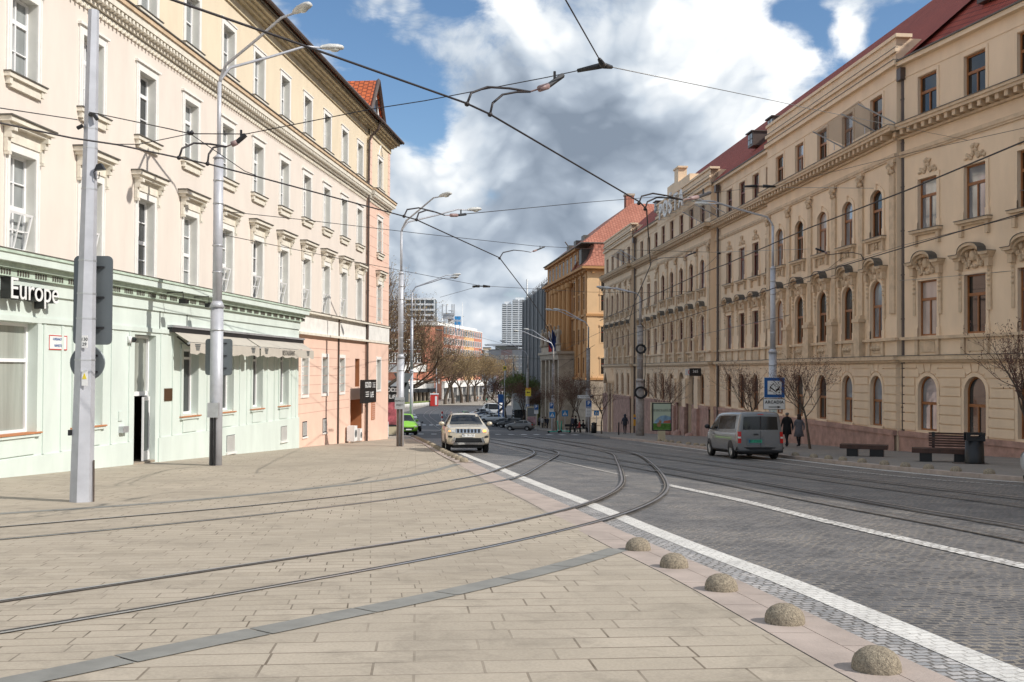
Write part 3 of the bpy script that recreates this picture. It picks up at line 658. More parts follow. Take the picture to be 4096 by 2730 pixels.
# pink ground floor
bp = [24.2, 27.6, 30.85, 34.2]
doorx = (32.45, 35.3)
mb = MB(); hs = [(x-.5, x+.5, .35, 2.25) for x in bp[:3]]
wall(mb, UG, doorx[0], -3.2, 3.3, [(x-.5, x+.5, .35, 2.25) for x in bp[:3]], mr=1)
wall(mb, doorx[0], U1, -3.2, 3.3, [(33.7, 34.7, .6, 2.25), (doorx[0]+.3, doorx[1], -3.1, -.15)], rev=.9, mr=3)
for i in range(8):
    z = -.55+i*.46; mb.box(UG, doorx[0], -.004, -.001, z-.012, z+.012, 2)
    mb.box(doorx[1]+.05, U1, -.004, -.001, z-.012, z+.012, 2)
M['red_wall'] = mat('terracotta_plaster', (.48, .20, .09), var=.08)
mb.build('pink_wall', [M['pink'], M['reveal'], M['joint'], M['red_wall']], LB)
for x in bp[:3]: win(LB, 'lp', x, .35)
mb = MB(); mb.box(doorx[0]+.3, doorx[0]+1.0, .86, .9, -3.0, -.25); mb.box(doorx[0]+1.0, doorx[1], .80, .84, -3.0, -.15, 1); mb.build('entrance_door', [M['white_frame'], M['red_wall']], LB)
for x in (24.25, 27.6): mb = MB(); mb.box(x-.42, x+.42, -.06, 0, -1.78, -1.70, 0); mb.box(x-.36, x+.36, -.01, .0, -1.70, -.95, 1); [mb.box(x-.3+.12*q, x-.28+.12*q, -.03, -.01, -1.65, -1.0, 0) for q in range(6)]; mb.build('cellar_window', [M['trim_w'], M['glass']], LB)
mb = MB(); mb.box(37.0, 37.0+.9, py-.03, py, -1.5, -.35, 0); [mb.box(37.05, 37.85, py-.05, py-.03, -1.45+q*.13, -1.38+q*.13, 1) for q in range(8)]; mb.build('vent_grille', [M['red_wall'], M['joint']], LB)
# air conditioners by the entrance
for q, (x, s) in enumerate(((31.9, .75), (33.1, .6))):
    mb = MB(); gzz = gz(LF.o.y+LF.a.y*x)
    mb.box(x-.42*s, x+.42*s, -.55, -.12, gzz+.1, gzz+.1+1.15*s, 0); mb.lathe([(.01, -.01), (.3*s, -.01), (.3*s, .0)], 16, (0, 0, 0), 1)
    k = len(mb.v)-48
    for i in range(48): v = mb.v[k+i]; mb.v[k+i] = (x+v[0], -.552+v[2], gzz+.7*s+v[1])
    tag(mb.build('air_conditioner', [M['white'], M['sign_back']], None, loc=LF.o, rz=LF.rz), 'white outdoor air conditioning unit beside the dark entrance sign, %s one' % ('larger left' if q == 0 else 'smaller right'), 'air conditioner', 'air conditioning units')
# white band
mb = MB(); mb.box(UG, UB+.02, -.04, .1, 3.42, 4.36, 0); mb.box(UG, UB+.08, -.22, 0, 3.30, 3.42, 1); mb.box(UG, UB+.10, -.26, .1, 4.36, 4.46, 1); mb.box(U1-.02, UB+.03, -.20, -.04, 3.43, 4.35, 0)
mb.box(UG, UB+.11, -.28, 0, 4.46, 4.49, 2)
mb.build('belt_course', [M['band_w'], M['cornice_l'], M['zinc']], LB)
# green shop floor
gy = -.14
gw = [(9.95, 11.2, 0, 2.3), (13.35, 14.55, 0, 2.3), (16.65, 17.8, 0, 2.3), (20.05, 21.2, 0, 2.3)]
gh = [(-7.4, -5.6, 0, 2.75), (-1.1, 1.12, -.08, 2.75), (3.0, 4.45, -.05, 2.6), (6.5, 7.95, -1.42, 2.68)]+[(a, b, c, d) for a, b, c, d in gw]
mb = MB(); wall(mb, U0, UG, -3.0, 3.5, gh, y=gy, rev=.40, mr=0)
mb.quad((UG, gy, -3), (UG, .1, -3), (UG, .1, 3.5), (UG, gy, 3.5))
for (a, b) in ((-12, 6.35), (8.15, UG+.03)): mb.box(a, b, gy-.05, gy+.001, -3.0, -.68, 0)
for x in (1.5, 2.35, 5.05, 6.15, 8.3, 9.2, 12.1, 12.9, 15.3, 16.1, 18.5, 19.4, 21.75, 22.4):        # flat vertical strips
    mb.box(x-.05, x+.05, gy-.035, gy-.001, -.66, 2.75, 0)
mb.box(U0, UG+.02, gy-.05, gy-.001, 2.78, 2.92, 0)
for a, b, c, d in gh[:3]+[tuple(h) for h in gw]:
    mb.box(a-.16, a-.001, gy-.06, gy-.001, c-.1, d+.15, 0); mb.box(b+.001, b+.16, gy-.06, gy-.001, c-.1, d+.15, 0); mb.box(a-.16, b+.16, gy-.07, gy-.002, d+.02, d+.16, 0)
    mb.box(a+.05, b-.05, gy-.04, gy-.001, -.62, -.18, 0); mb.box(a-.16, b+.16, gy-.09, gy-.001, -.17, -.1, 0)
mb.build('green_wall', [M['mint']], LB)
for a, b, c, d in gh[:3]+[tuple(h) for h in gw]: mb = MB(); mb.box(a-.18, b+.18, gy-.12, gy+.2, -.095, -.055); mb.build('window_ledge', M['red_wall'], LB)
mb = MB(); mb.box(U0, UG+.04, gy-.06, gy-.002, 3.5, 4.0, 0); mb.box(U0, UG+.10, gy-.16, gy, 3.86, 4.06, 1)
mb.box(U0, UG+.18, gy-.26, gy, 4.06, 4.20, 1); mb.box(U0, UG+.28, gy-.42, .1, 4.20, 4.40, 0); mb.box(U0, UG+.32, gy-.46, .1, 4.40, 4.47, 1); mb.box(U0, UG+.33, gy-.47, .1, 4.47, 4.50, 2)
x = U0+.3
while x < UG:
    for q in range(5): mb.box(x+q*.11, x+q*.11+.05, gy-.18, gy-.159, 3.90, 4.03, 2)
    x += .78
mb.build('shop_cornice', [M['mint'], M['mint_dirty'], M['zinc']], LB)
def shopwin(a, b, c, d, split, gm='curtain'):
    w, h = b-a, d-c
    fr = frame(w, h, 0, .08, [(h*split, .09)], [], y=.22); o = fr.build('window', M['white_frame'], LB, loc=((a+b)/2, gy, c)); pane(w, h, 0, .27).build('pane', M[gm], o)
shopwin(-1.1, 1.12, -.06, 2.75, .66); shopwin(-7.4, -5.6, 0, 2.75, .66); shopwin(3.0, 4.45, -.05, 2.6, .7)
for h in gw: shopwin(*h, .86, 'glass')
# entrance door standing half open
mb = MB(); a, b = 6.5, 7.95
mb.box(a, a+.06, .1, .2, -1.40, 2.66, 0); mb.box(b-.07, b, .1, .2, -1.40, 2.66, 0); mb.box(a, b, .1, .2, .72, .86, 0); mb.box(a, b, .1, .2, 2.58, 2.66, 0)
mb.box(a, b, -.15, .5, -1.45, -1.38, 2); mb.quad((a+.05, .17, .86), (b-.05, .17, .86), (b-.05, .17, 2.6), (a+.05, .17, 2.6), 1)
mb.box(a+.1, b, 1.4, 1.45, -1.38, 1.5, 3)
d = mb.build('doorway', [M['white_frame'], M['curtain'], M['stone'], M['glass_dark']], LB)
mb = MB(); mb.T = Matrix.Translation((b-.07, .12, -1.36)) @ Matrix.Rotation(R(-158), 4, 'Z')
mb.T = Matrix.Translation((b-.07, .06, -1.36)) @ Matrix.Rotation(R(190), 4, 'Z')
mb.box(0, .12, 0, .05, 0, 2.05); mb.box(.62, .74, 0, .05, 0, 2.05); mb.box(.12, .62, 0, .05, 0, .3); mb.box(.12, .62, 0, .05, 1.92, 2.05); mb.box(.12, .62, .02, .03, .3, 1.92, 1)
mb.build('door_leaf', [M['white_frame'], M['glass']], LB)
for x in (14.3, 20.6): 
    mb = MB()
    mb.box(x-.5, x+.5, gy-.13, gy, -1.72, -1.64, 0); mb.box(x-.42, x+.42, gy-.06, gy-.055, -1.62, -.98, 1)
    for q in range(8): mb.box(x-.38+.1*q, x-.36+.1*q, gy-.09, gy-.06, -1.62, -1.0, 0)
    mb.build('cellar_window', [M['trim_w'], M['glass']], LB)
# cornice between third and fourth floor
def cornice_l(mb, x0, x1, y, ext):
    mb.box(x0, x1+ext*.06, y-.06, y, 11.93, 12.06, 0); mb.box(x0, x1+ext*.14, y-.14, y, 12.10, 12.20, 0)
    mb.box(x0, x1+ext*.34, y-.36, y, 12.36, 12.58, 0); mb.box(x0, x1+ext*.40, y-.42, y, 12.58, 12.72, 1); mb.box(x0, x1+ext*.44, y-.46, y, 12.72, 12.76, 2)
    mb.box(x0, x1, y-.14, y, 12.20, 12.36, 0)
    x = x0+.05
    while x < x1-.08: mb.box(x, x+.12, y-.33, y-.14, 12.22, 12.355, 0); mb.box(x+.02, x+.08, y-.10, y-.06, 11.87, 11.99, 0); x += .235
mb = MB(); cornice_l(mb, U0, U1-.25, 0, 0); mb.build('storey_cornice', [M['cornice_l'], M['ochre_dark'], M['zinc']], LB)
mb = MB(); cornice_l(mb, U1-.02, UB, py, 1); mb.build('storey_cornice', [M['cornice_l'], M['ochre_dark'], M['zinc']], LB)
# eaves
M['soffit'] = mat('weathered_eaves_plaster', (.62, .53, .36), var=.2, scale=2)
mb = MB()
for (x0, x1, y, e) in ((U0, U1-.02, 0, 0), (U1-.02, UB, py, 1)):
    mb.box(x0, x1+e*.06, y-.08, y, 15.98, 16.34, 0); mb.box(x0, x1+e*.16, y-.26, y, 16.34, 16.45, 0); mb.box(x0, x1+e*.26, y-.42, y, 16.45, 16.56, 0); mb.box(x0, x1+e*.36, y-.60, y, 16.56, 16.70, 0); mb.box(x0, x1+e*.44, y-.72, y, 16.70, 16.80, 1)
mb.build('eaves_cornice', [M['soffit'], M['zinc']], LB)
mb = MB(); mb.tube([(U0, -.82, 16.80), (UB+.5, -.96, 16.80)], .09, 8); mb.build('gutter', M['gutter'], LB)
mb = MB(); z0, z1 = 16.86, 22.0
mb.add([(U0, -.88, z0), (UB+.55, -1.02, z0), (UB-6.5, 7, z1), (U0, 7, z1), (U0, 15, z0), (UB+.55, 15, z0)], [(0, 1, 2, 3), (3, 2, 5, 4), (1, 5, 2), (0, 4, 5, 1)])
mb.build('roof', M['tile_orange'], LB)
# roof dormer with a steep gable over the end bay
mb = MB(); x0, x1, xm = 33.6, 38.4, 36.0
mb.add([(34.9, -.35, 16.9), (38.2, -.35, 16.9), (36.55, -.35, 19.2)], [(0, 1, 2)], 1)
mb.add([(34.6, -.55, 16.85), (36.55, -.55, 19.45), (36.55, 6.6, 19.45), (34.6, 3.2, 16.85)], [(0, 1, 2, 3)], 0)
mb.add([(38.5, -.55, 16.85), (36.55, -.55, 19.45), (36.55, 6.6, 19.45), (38.5, 3.2, 16.85)], [(0, 1, 2, 3)], 0)
mb.tube([(34.6, -.57, 16.85), (36.55, -.57, 19.45), (38.5, -.57, 16.85)], .13, 4, 2)
mb.box(36.05, 37.05, -.42, -.37, 17.1, 18.3, 3)
mb.build('dormer', [M['tile_orange'], M['white'], M['gutter'], M['glass']], LB)
mb = MB(); xp = U1-.12
mb.tube([(xp, -.80, 16.75), (xp, -.72, 16.3), (xp, -.3, 15.9), (xp, -.16, 15.6), (xp, -.13, 12.9)], .075, 8); mb.tube([(xp, -.14, 12.9), (xp, -.14, -3.0)], .075, 8)
for z in (15, 13.2, 11, 8.8, 6.4, 4.2, 2, -.5, -2.2): mb.tube([(xp, -.14, z), (xp, -.14, z+.05)], .09, 8)
mb.tube([(30.0, -.06, 4.4), (30.0, -.06, -2.6)], .05, 6)
mb.build('downpipe', M['gutter'], LB)
mb = MB(); mb.box(U0-.3, U0, 0, 14, -3, 17); mb.box(U0, UB, 13.9, 14, -4, 17); mb.build('rear_wall', M['cream'], LB)

def text(name, s, size, mt, parent, loc, rot, extrude=.01, align='CENTER', spacing=1.0, bold=0, sx=1):
    c = bpy.data.curves.new(name, 'FONT'); c.body = s; c.size = size; c.extrude = extrude; c.align_x = align; c.align_y = 'CENTER'
    c.space_character = spacing; c.offset = bold; c.materials.append(mt)
    o = bpy.data.objects.new(name, c); COL.objects.link(o); o.parent = parent; o.location = loc; o.rotation_euler = rot; o.scale = (sx, 1, 1)
    bpy.context.view_layer.update()
    me = bpy.data.meshes.new_from_object(o.evaluated_get(bpy.context.evaluated_depsgraph_get())); o2 = bpy.data.objects.new(name, me); COL.objects.link(o2)
    o2.parent = parent; o2.location = loc; o2.rotation_euler = rot; o2.scale = (sx, 1, 1); bpy.data.objects.remove(o); return o2
FRONT = (R(90), 0, 0)
# Europe letters
u0_, z0_ = LF.hit(8, 1190, .2+.14); u1_, z1_ = LF.hit(222, 1205, .34); ut, zt = LF.hit(8, 1103, .34)
capz = zt-z0_
sg = empty('shop_sign', LF.o+LF.a*0, LF.rz, 'large dark-sided white letters reading Europe on the mint green wall', 'sign')
for s_, mt, ex, dy in (('Europe', M['white'], .008, -.145), ('Europe', M['black'], .13, 0)):
    text('letters', s_, capz/.70, mt, sg, ((u0_+u1_)/2, gy-.2+dy, z0_+capz*.42), FRONT, ex, bold=0 if mt is M['white'] else .004, sx=(u1_-u0_)/(capz/.70*3.15))
# street name plate, brass plaque, small things on the wall
def plate(name, px, cat, label, mt, d=.03, border=None, lines=(), tm=None, ts=.12):
    (a, b) = LF.hit(px[0], px[1], .14); (c, e_) = LF.hit(px[2], px[3], .14)
    t = empty(name, LF.o, LF.rz, label, cat); mb = MB(); mb.box(a, c, gy-d, gy-.002, min(b, e_), max(b, e_)); mb.build('board', mt, t)
    if border: 
        mb = MB(); z0, z1 = min(b, e_), max(b, e_); w = .025
        for q in ((a, c, z0, z0+w), (a, c, z1-w, z1), (a, a+w, z0+w, z1-w), (c-w, c, z0+w, z1-w)): mb.box(q[0], q[1], gy-d-.004, gy-d, q[2], q[3])
        mb.build('border', border, t)
    for i, s_ in enumerate(lines):
        text('lettering', s_, ts, tm, t, ((a+c)/2, gy-d-.006, max(b, e_)-(abs(b-e_))*(i+.62)/(len(lines)+.25)), FRONT, .001, sx=.8)
    return t
plate('street_name_plate', (194, 1340, 265, 1402), 'sign', 'white street name plate with red border on the green wall', M['white'], .02, M['red'], ('HURBANOVO', 'NÁMESTIE'), M['blue'], .105)
plate('plaque', (656, 1555, 690, 1603), 'plaque', 'dark brown metal plaque between the shop door and the first restaurant window', mat('bronze', (.14, .08, .045), rough=.4, metal=.5))
plate('ashtray', (474, 1707, 497, 1730), 'ashtray', 'small steel wall ashtray left of the shop door', M['metal'], .15)
plate('letter_box', (472, 1647, 487, 1683), 'box', 'flat pale wall box above the steel ashtray', M['mint'], .04)
a, z = LF.hit(523, 1360, .2); mb = MB(); mb.box(a-.12, a-.02, gy-.12, gy, z-.1, z+.1); mb.ball((a, gy-.16, z), .09, 10, 1); tag(mb.build('security_camera', [M['white'], M['glass_dark']], None, True, LF.o, LF.rz), 'small white dome camera on the wall left of the shop door', 'camera')
for i, (q, w) in enumerate((((646, 1172, 712, 1200), 0), ((754, 1190, 816, 1218), 1))):
    a, z = LF.hit(q[0], q[1], .2); b_, _ = LF.hit(q[2], q[3], .9); b_ = a+.0
    mb = MB(); mb.tube([(a, gy, z), (a, gy-.8, z+.02), (a, gy-.82, z-.25)], .02, 5); mb.box(a-.14, a+.14, gy-.95, gy-.72, z-.36, z-.22); mb.tube([(a, gy-.02, z), (a, gy-.02, z-1.3)], .012, 4)
    tag(mb.build('spotlight', M['black'], None, False, LF.o, LF.rz), 'black spotlight on a bracket above the awning, %s of two' % ('left' if i == 0 else 'right'), 'lamp', 'spotlights on the shop wall')
# awning
M['canvas'] = mat('grey_beige_awning_canvas', (.50, .46, .40), var=.06, scale=2)
AW = empty('awning', LF.o, LF.rz, 'pale canvas restaurant awning pulled out over the windows of the green floor', 'awning')
mb = MB(); mb.box(8.75, UG+.3, gy-.2, gy, 3.0, 3.08, 0); mb.box(8.8, UG+.25, gy-.16, gy, 2.84, 3.0, 1); mb.tube([(8.95, gy-.66, 2.46), (UG+.1, gy-.66, 2.46)], .04, 6, 0)  # the lower dark bar stands in for the shaded recess under the cassette
for x in (9.3, 12.4, 16.2, 19.2, 22.2): mb.tube([(x, gy-.1, 2.7), (x+.25, gy-.4, 2.4), (x, gy-.64, 2.44)], .03, 5, 1)
mb.build('arms', [M['metal'], M['dark_metal']], AW)
for (a, b) in ((9.0, 15.6), (15.75, UG+.1)):
    mb = MB(); n = 24
    for i in range(n):
        x0, x1 = a+(b-a)*i/n, a+(b-a)*(i+1)/n; zz = lambda x: 2.12+.035*math.sin(x*5.2)+.02*math.sin(x*13)
        mb.quad((x0, gy-.12, 2.86), (x1, gy-.12, 2.86), (x1, gy-.4, 2.68), (x0, gy-.4, 2.68)); mb.quad((x0, gy-.4, 2.68), (x1, gy-.4, 2.68), (x1, gy-.68, 2.51), (x0, gy-.68, 2.51))
        mb.quad((x0, gy-.705, 2.49), (x1, gy-.705, 2.49), (x1, gy-.71, zz(x1)), (x0, gy-.71, zz(x0)))
    cv = mb.build('canopy', M['canvas'], AW)
text('lettering', 'RESTAURANT', .30, M['dark_metal'], AW, (19.2, gy-.722, 2.30), FRONT, .001, sx=.9)
for x in (9.6, 14.9, 16.4, 22.0):
    mb = MB()
    for i in range(4): mb.box(x-.22+.03*i, x+.22-.03*i, gy-.724, gy-.716, 2.42-.06*i, 2.455-.06*i)
    mb.build('emblem', M['sign_back'], AW)
# GOOD LIFE signs
def goodlife(name, T, rz, w, h, label, s=1):
    t = empty(name, T, rz, label, 'sign', 'black shop signs'); mb = MB(); mb.box(-w/2, w/2, -.12, .12, -h/2, h/2); mb.build('board', M['black'], t)
    for yy, rr in ((-.124, FRONT),):
        text('lettering', 'GOOD', h*.34, M['white'], t, (-w*.18, yy, h*.27), rr, .002, bold=.008); text('lettering', 'LiFE', h*.34, M['white'], t, (w*.14, yy, -h*.16), rr, .002, bold=.008)
        mb = MB()
        for q in range(3): mb.box(w*.16, w*.42, yy-.002, yy, h*.16+q*h*.09, h*.19+q*h*.09); mb.box(-w*.38, -w*.1, yy-.002, yy, -h*.22+q*h*.09, -h*.19+q*h*.09)
        mb.build('stripes', M['white'], t)
    return t
p = LF.o+LF.a*33.9-LF.y*.75
goodlife('shop_sign', (p.x, p.y, .34), LF.rz, 2.9, 1.35, 'black box sign reading Good Life over the terracotta entrance of the pink bay')
p = at(1563, 1578, 76)
goodlife('shop_sign', p, 0, .9*76/40, .48*76/30, 'small black Good Life sign far down, just right of the pink corner')
# ------------------------------------------------------------------ post office
RF = Facade((17.6, 44.3), -5.0, True); WF = Facade((17.95, 44.3), -14, True)
PB = empty('post_office', RF.o, RF.rz, 'long ochre post office with red roof, curved window hoods and pink granite base, right side', 'building')
PBi = (Matrix.Translation(RF.o) @ Matrix.Rotation(RF.rz, 4, 'Z')).inverted()
WT = PBi @ Matrix.Translation(WF.o) @ Matrix.Rotation(WF.rz, 4, 'Z')
rr_ = random.Random(9)
ww = 1.28
def lumps(mb, seed, n, xr, z0, z1, y=-.06, s=.09):
    r = random.Random(seed)
    for i in range(n):
        x = r.uniform(.05, xr); z = r.uniform(z0, z1); q = s*r.uniform(.6, 1.3)
        for sx in (-1, 1): mb.ball((sx*x, y, z), q, 6, 0, 1, .8, r.uniform(.6, 1.6))
    return mb
def hoodmesh(w, zb, zt, arch):
    mb = MB()
    def path(o): 
        pts = [(-w-o*.6, zb+o), (-w*.68, zb+o)]
        for i in range(9):
            t = math.pi*(1-i/8); pts.append((w*.62*math.cos(t), zb+.02+o+(zt-zb-.0)*math.sin(t)**.8))
        pts += [(w*.68, zb+o), (w+o*.6, zb+o)]; return pts
    ring(mb, path(0), path(.12), -.26, 0); ring(mb, path(.12), path(.24), -.40, 0); ring(mb, path(.24), path(.265), -.43, 0, 1)
    for sx in (-1, 1):
        mb.box(sx*w*.86-.12, sx*w*.86+.12, -.22, 0, zb-.35, zb); mb.box(sx*w*.84-.09, sx*w*.84+.09, -.08, 0, .9, zb-.35)
        for q in range(4): mb.ball((sx*w*.84, -.09, zb-.5-q*.2), .07, 6)
    lumps(mb, 3, 15, w*.6, zb-.28, zt-.1, -.07, .09); mb.ball((0, -.12, (zb+zt)/2-.05), .2, 8, 0, .9, .6, 1.1)
    return mb
def trimring(mb, w, h, rise, t=.2, y=-.05, z0=-.05):
    mb.box(-w/2-t, -w/2, y, 0, z0, h); mb.box(w/2, w/2+t, y, 0, z0, h)
    mb.box(-w/2-t-.05, -w/2, y-.03, 0, z0, .35); mb.box(w/2, w/2+t+.05, y-.03, 0, z0, .35)
    if rise: ring(mb, arc(-w/2, w/2, h, rise, 12), arc(-w/2-t, w/2+t, h, rise+t, 12), y, 0); mb.box(-.1, .1, y-.06, 0, h+rise-.02, h+rise+t+.1)
    else: mb.box(-w/2-t, w/2+t, y, 0, h, h+t)
def sillmesh(w, zinc=True, orn=True):
    mb = MB(); mb.box(-w/2-.34, w/2+.34, -.26, .1, -.14, -.03); mb.box(-w/2-.36, w/2+.36, -.29, .2, -.03, 0, 1); mb.box(-w/2-.25, w/2+.25, -.14, 0, -.24, -.14)
    for sx in (-1, 1): mb.box(sx*(w/2+.13)-.09, sx*(w/2+.13)+.09, -.14, 0, -.68, -.24)
    if orn: mb.box(-w/2, w/2, -.03, 0, -.6, -.24); lumps(mb, 5, 3, .16, -.5, -.3, -.07, .07)
    return mb
def dwin(kind, w, h, rise, subs, top=.66, mats=None):
    H = h+rise*.3
    fr = frame(w, h, rise, .075, [(H*top, .12)], [(0, .05, H*top)], y=.12)
    defwin(kind, fr, subs, M['brown_frame'], pane(w, h, rise, .165), M['glass'], [('dark', M['glass_dark']), ('curt', M['curtain_p']), ('sky', M['glass_sky'])])
    WK[kind+'r'] = dict(WK[kind]); WK[kind+'r']['frame'] = fr.mesh('window', M['red_frame'])
M['glass_sky'] = mat('sky_tinted_reflective_glass', (.42, .45, .50), rough=.05, metal=.55, var=.35, scale=.9, streak=.4, detail=2); M['curtain_p'] = glass('window_glass_with_pale_curtain', (.50, .42, .38), rough=.1, var=.3)  # first one: reflected sky put into the pane tint, besides real mirroring
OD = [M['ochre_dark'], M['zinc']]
t3 = MB(); trimring(t3, ww, 1.85, .42); t2 = MB(); trimring(t2, ww, 2.15, .6, .18)
t3b = MB(); trimring(t3b, ww, 2.25, 0, .17); o3 = MB(); lumps(o3, 8, 14, .62, 2.5, 2.68, -.04, .07); lumps(o3, 9, 8, .22, 2.68, 3.05, -.05, .075); o3.ball((0, -.06, 3.0), .12, 6)
t2b = MB(); trimring(t2b, ww, 2.42, 0, .15)
dwin('pv3', ww, 1.87, .42, [('surround', t3, M['ochre']), ('sill', sillmesh(ww), OD)])
dwin('pv2', ww, 2.12, .6, [('surround', t2, M['ochre']), ('hood', hoodmesh(1.0, 3.1, 3.55, 1), OD)])
dwin('rc3', ww, 2.25, 0, [('surround', t3b, M['ochre']), ('ornament', o3, M['ochre_dark']), ('sill', sillmesh(ww, orn=False), OD)])
dwin('rc2', ww, 2.42, 0, [('surround', t2b, M['ochre']), ('hood', hoodmesh(1.02, 3.0, 3.42, 1), OD)])
t4 = MB(); t4.box(-ww/2-.14, -ww/2, -.035, 0, 0, 1.85); t4.box(ww/2, ww/2+.14, -.035, 0, 0, 1.85); t4.box(-ww/2-.14, ww/2+.14, -.035, 0, 1.85, 1.97)
dwin('at4', ww, 1.83, 0, [('surround', t4, M['ochre'])], .6)
gt = MB(); ring(gt, [(ww/2, 0)]+arc(-ww/2, ww/2, 1.72, .66, 14)+[(-ww/2, 0)], [(ww/2+.16, 0)]+arc(-ww/2-.16, ww/2+.16, 1.72, .82, 14)+[(-ww/2-.16, 0)], -.06, 0); gt.box(-ww/2-.1, ww/2+.1, -.09, .2, -.12, -.0)
dwin('gr1', ww, 1.72, .66, [('surround', gt, M['ochre'])], .62)

PAV = [(-18.2, -1.0, [-3.0, -6.25, -9.5, -12.8, -16.0]), (-47.9, -30.7, [-32.85, -36.1, -39.25, -42.5, -45.65]), (-75.3, -59.5, [-60.9, -63.9, -66.9, -70.0, -73.2])]
REC = [(-30.7, -18.2, [-18.9, -21.55, -24.4, -27.3]), (-59.5, -47.9, [-50.1, -53.2, -56.4])]
GB = -7.0
def dent(mb, x0, x1, y, ends=(0, 0)):
    mb.box(x0, x1, y-.12, y, 11.45, 11.62, 0); mb.box(x0, x1, y-.08, y, 11.36, 11.45, 0)
    mb.box(x0-.0, x1+.0, y-.16, y, 12.20, 12.30, 0); mb.box(x0-ends[0], x1+ends[1], y-.58, y, 12.52, 12.66, 0); mb.box(x0-ends[0], x1+ends[1], y-.64, y, 12.66, 12.78, 0); mb.box(x0-ends[0], x1+ends[1], y-.67, y+.05, 12.78, 12.81, 1)
    x = x0+.1
    while x < x1-.2: mb.box(x, x+.2, y-.50, y, 12.30, 12.52, 0); x += .50
def belt(mb, x0, x1, y, e=0):
    mb.box(x0, x1+e*.28, y-.30, y, 2.16, 2.34, 0); mb.box(x0, x1+e*.2, y-.2, y, 2.06, 2.16, 0); mb.box(x0, x1+e*.3, y-.32, y, 2.34, 2.37, 1)
    mb.box(x0, x1+e*.14, y-.16, y, 3.06, 3.19, 0)
def rustic(mb, x0, x1, wins, y, rad=.86, zs=.79, hw=ww/2, top=2.0):
    row = .395; z = -.98
    while z < 1.85:
        za, zb = z+.022, min(z+row-.022, top); zc = (za+zb)/2
        segs = [(x0, x1)]
        for w_ in wins:
            hwz = hw+.18 if zc < zs else (math.sqrt(max(0, rad*rad-(min(zc, zb)-zs)**2))+.32*(zc-zs) if zc-zs < rad else .75)
            new = []
            for (a, b) in segs:
                if w_-hwz > a and w_+hwz < b: new += [(a, w_-hwz), (w_+hwz, b)]
                elif w_+hwz <= a or w_-hwz >= b: new.append((a, b))
                elif w_-hwz <= a: new.append((w_+hwz, b))
                else: new.append((a, w_-hwz))
            segs = new
        for (a, b) in segs:
            if b-a > .1: mb.box(a+.0, b-.0, y-.06, y, za, zb)
        z += row
    for w_ in wins:
        for k in (-1, 0, 1):
            a0 = R(90-k*24-10.5); a1 = R(90-k*24+10.5); r0 = rad+.02; zt = 1.98
            f = lambda a, r: (w_+r*math.cos(a), zs+r*math.sin(a))
            g = lambda a: (w_+(zt-zs)/math.tan(a) if abs(math.tan(a)) < 1e6 else w_, zt)
            mb.prism([f(a0, r0), g(a0), g(a1), f(a1, r0)], y-.05, y)
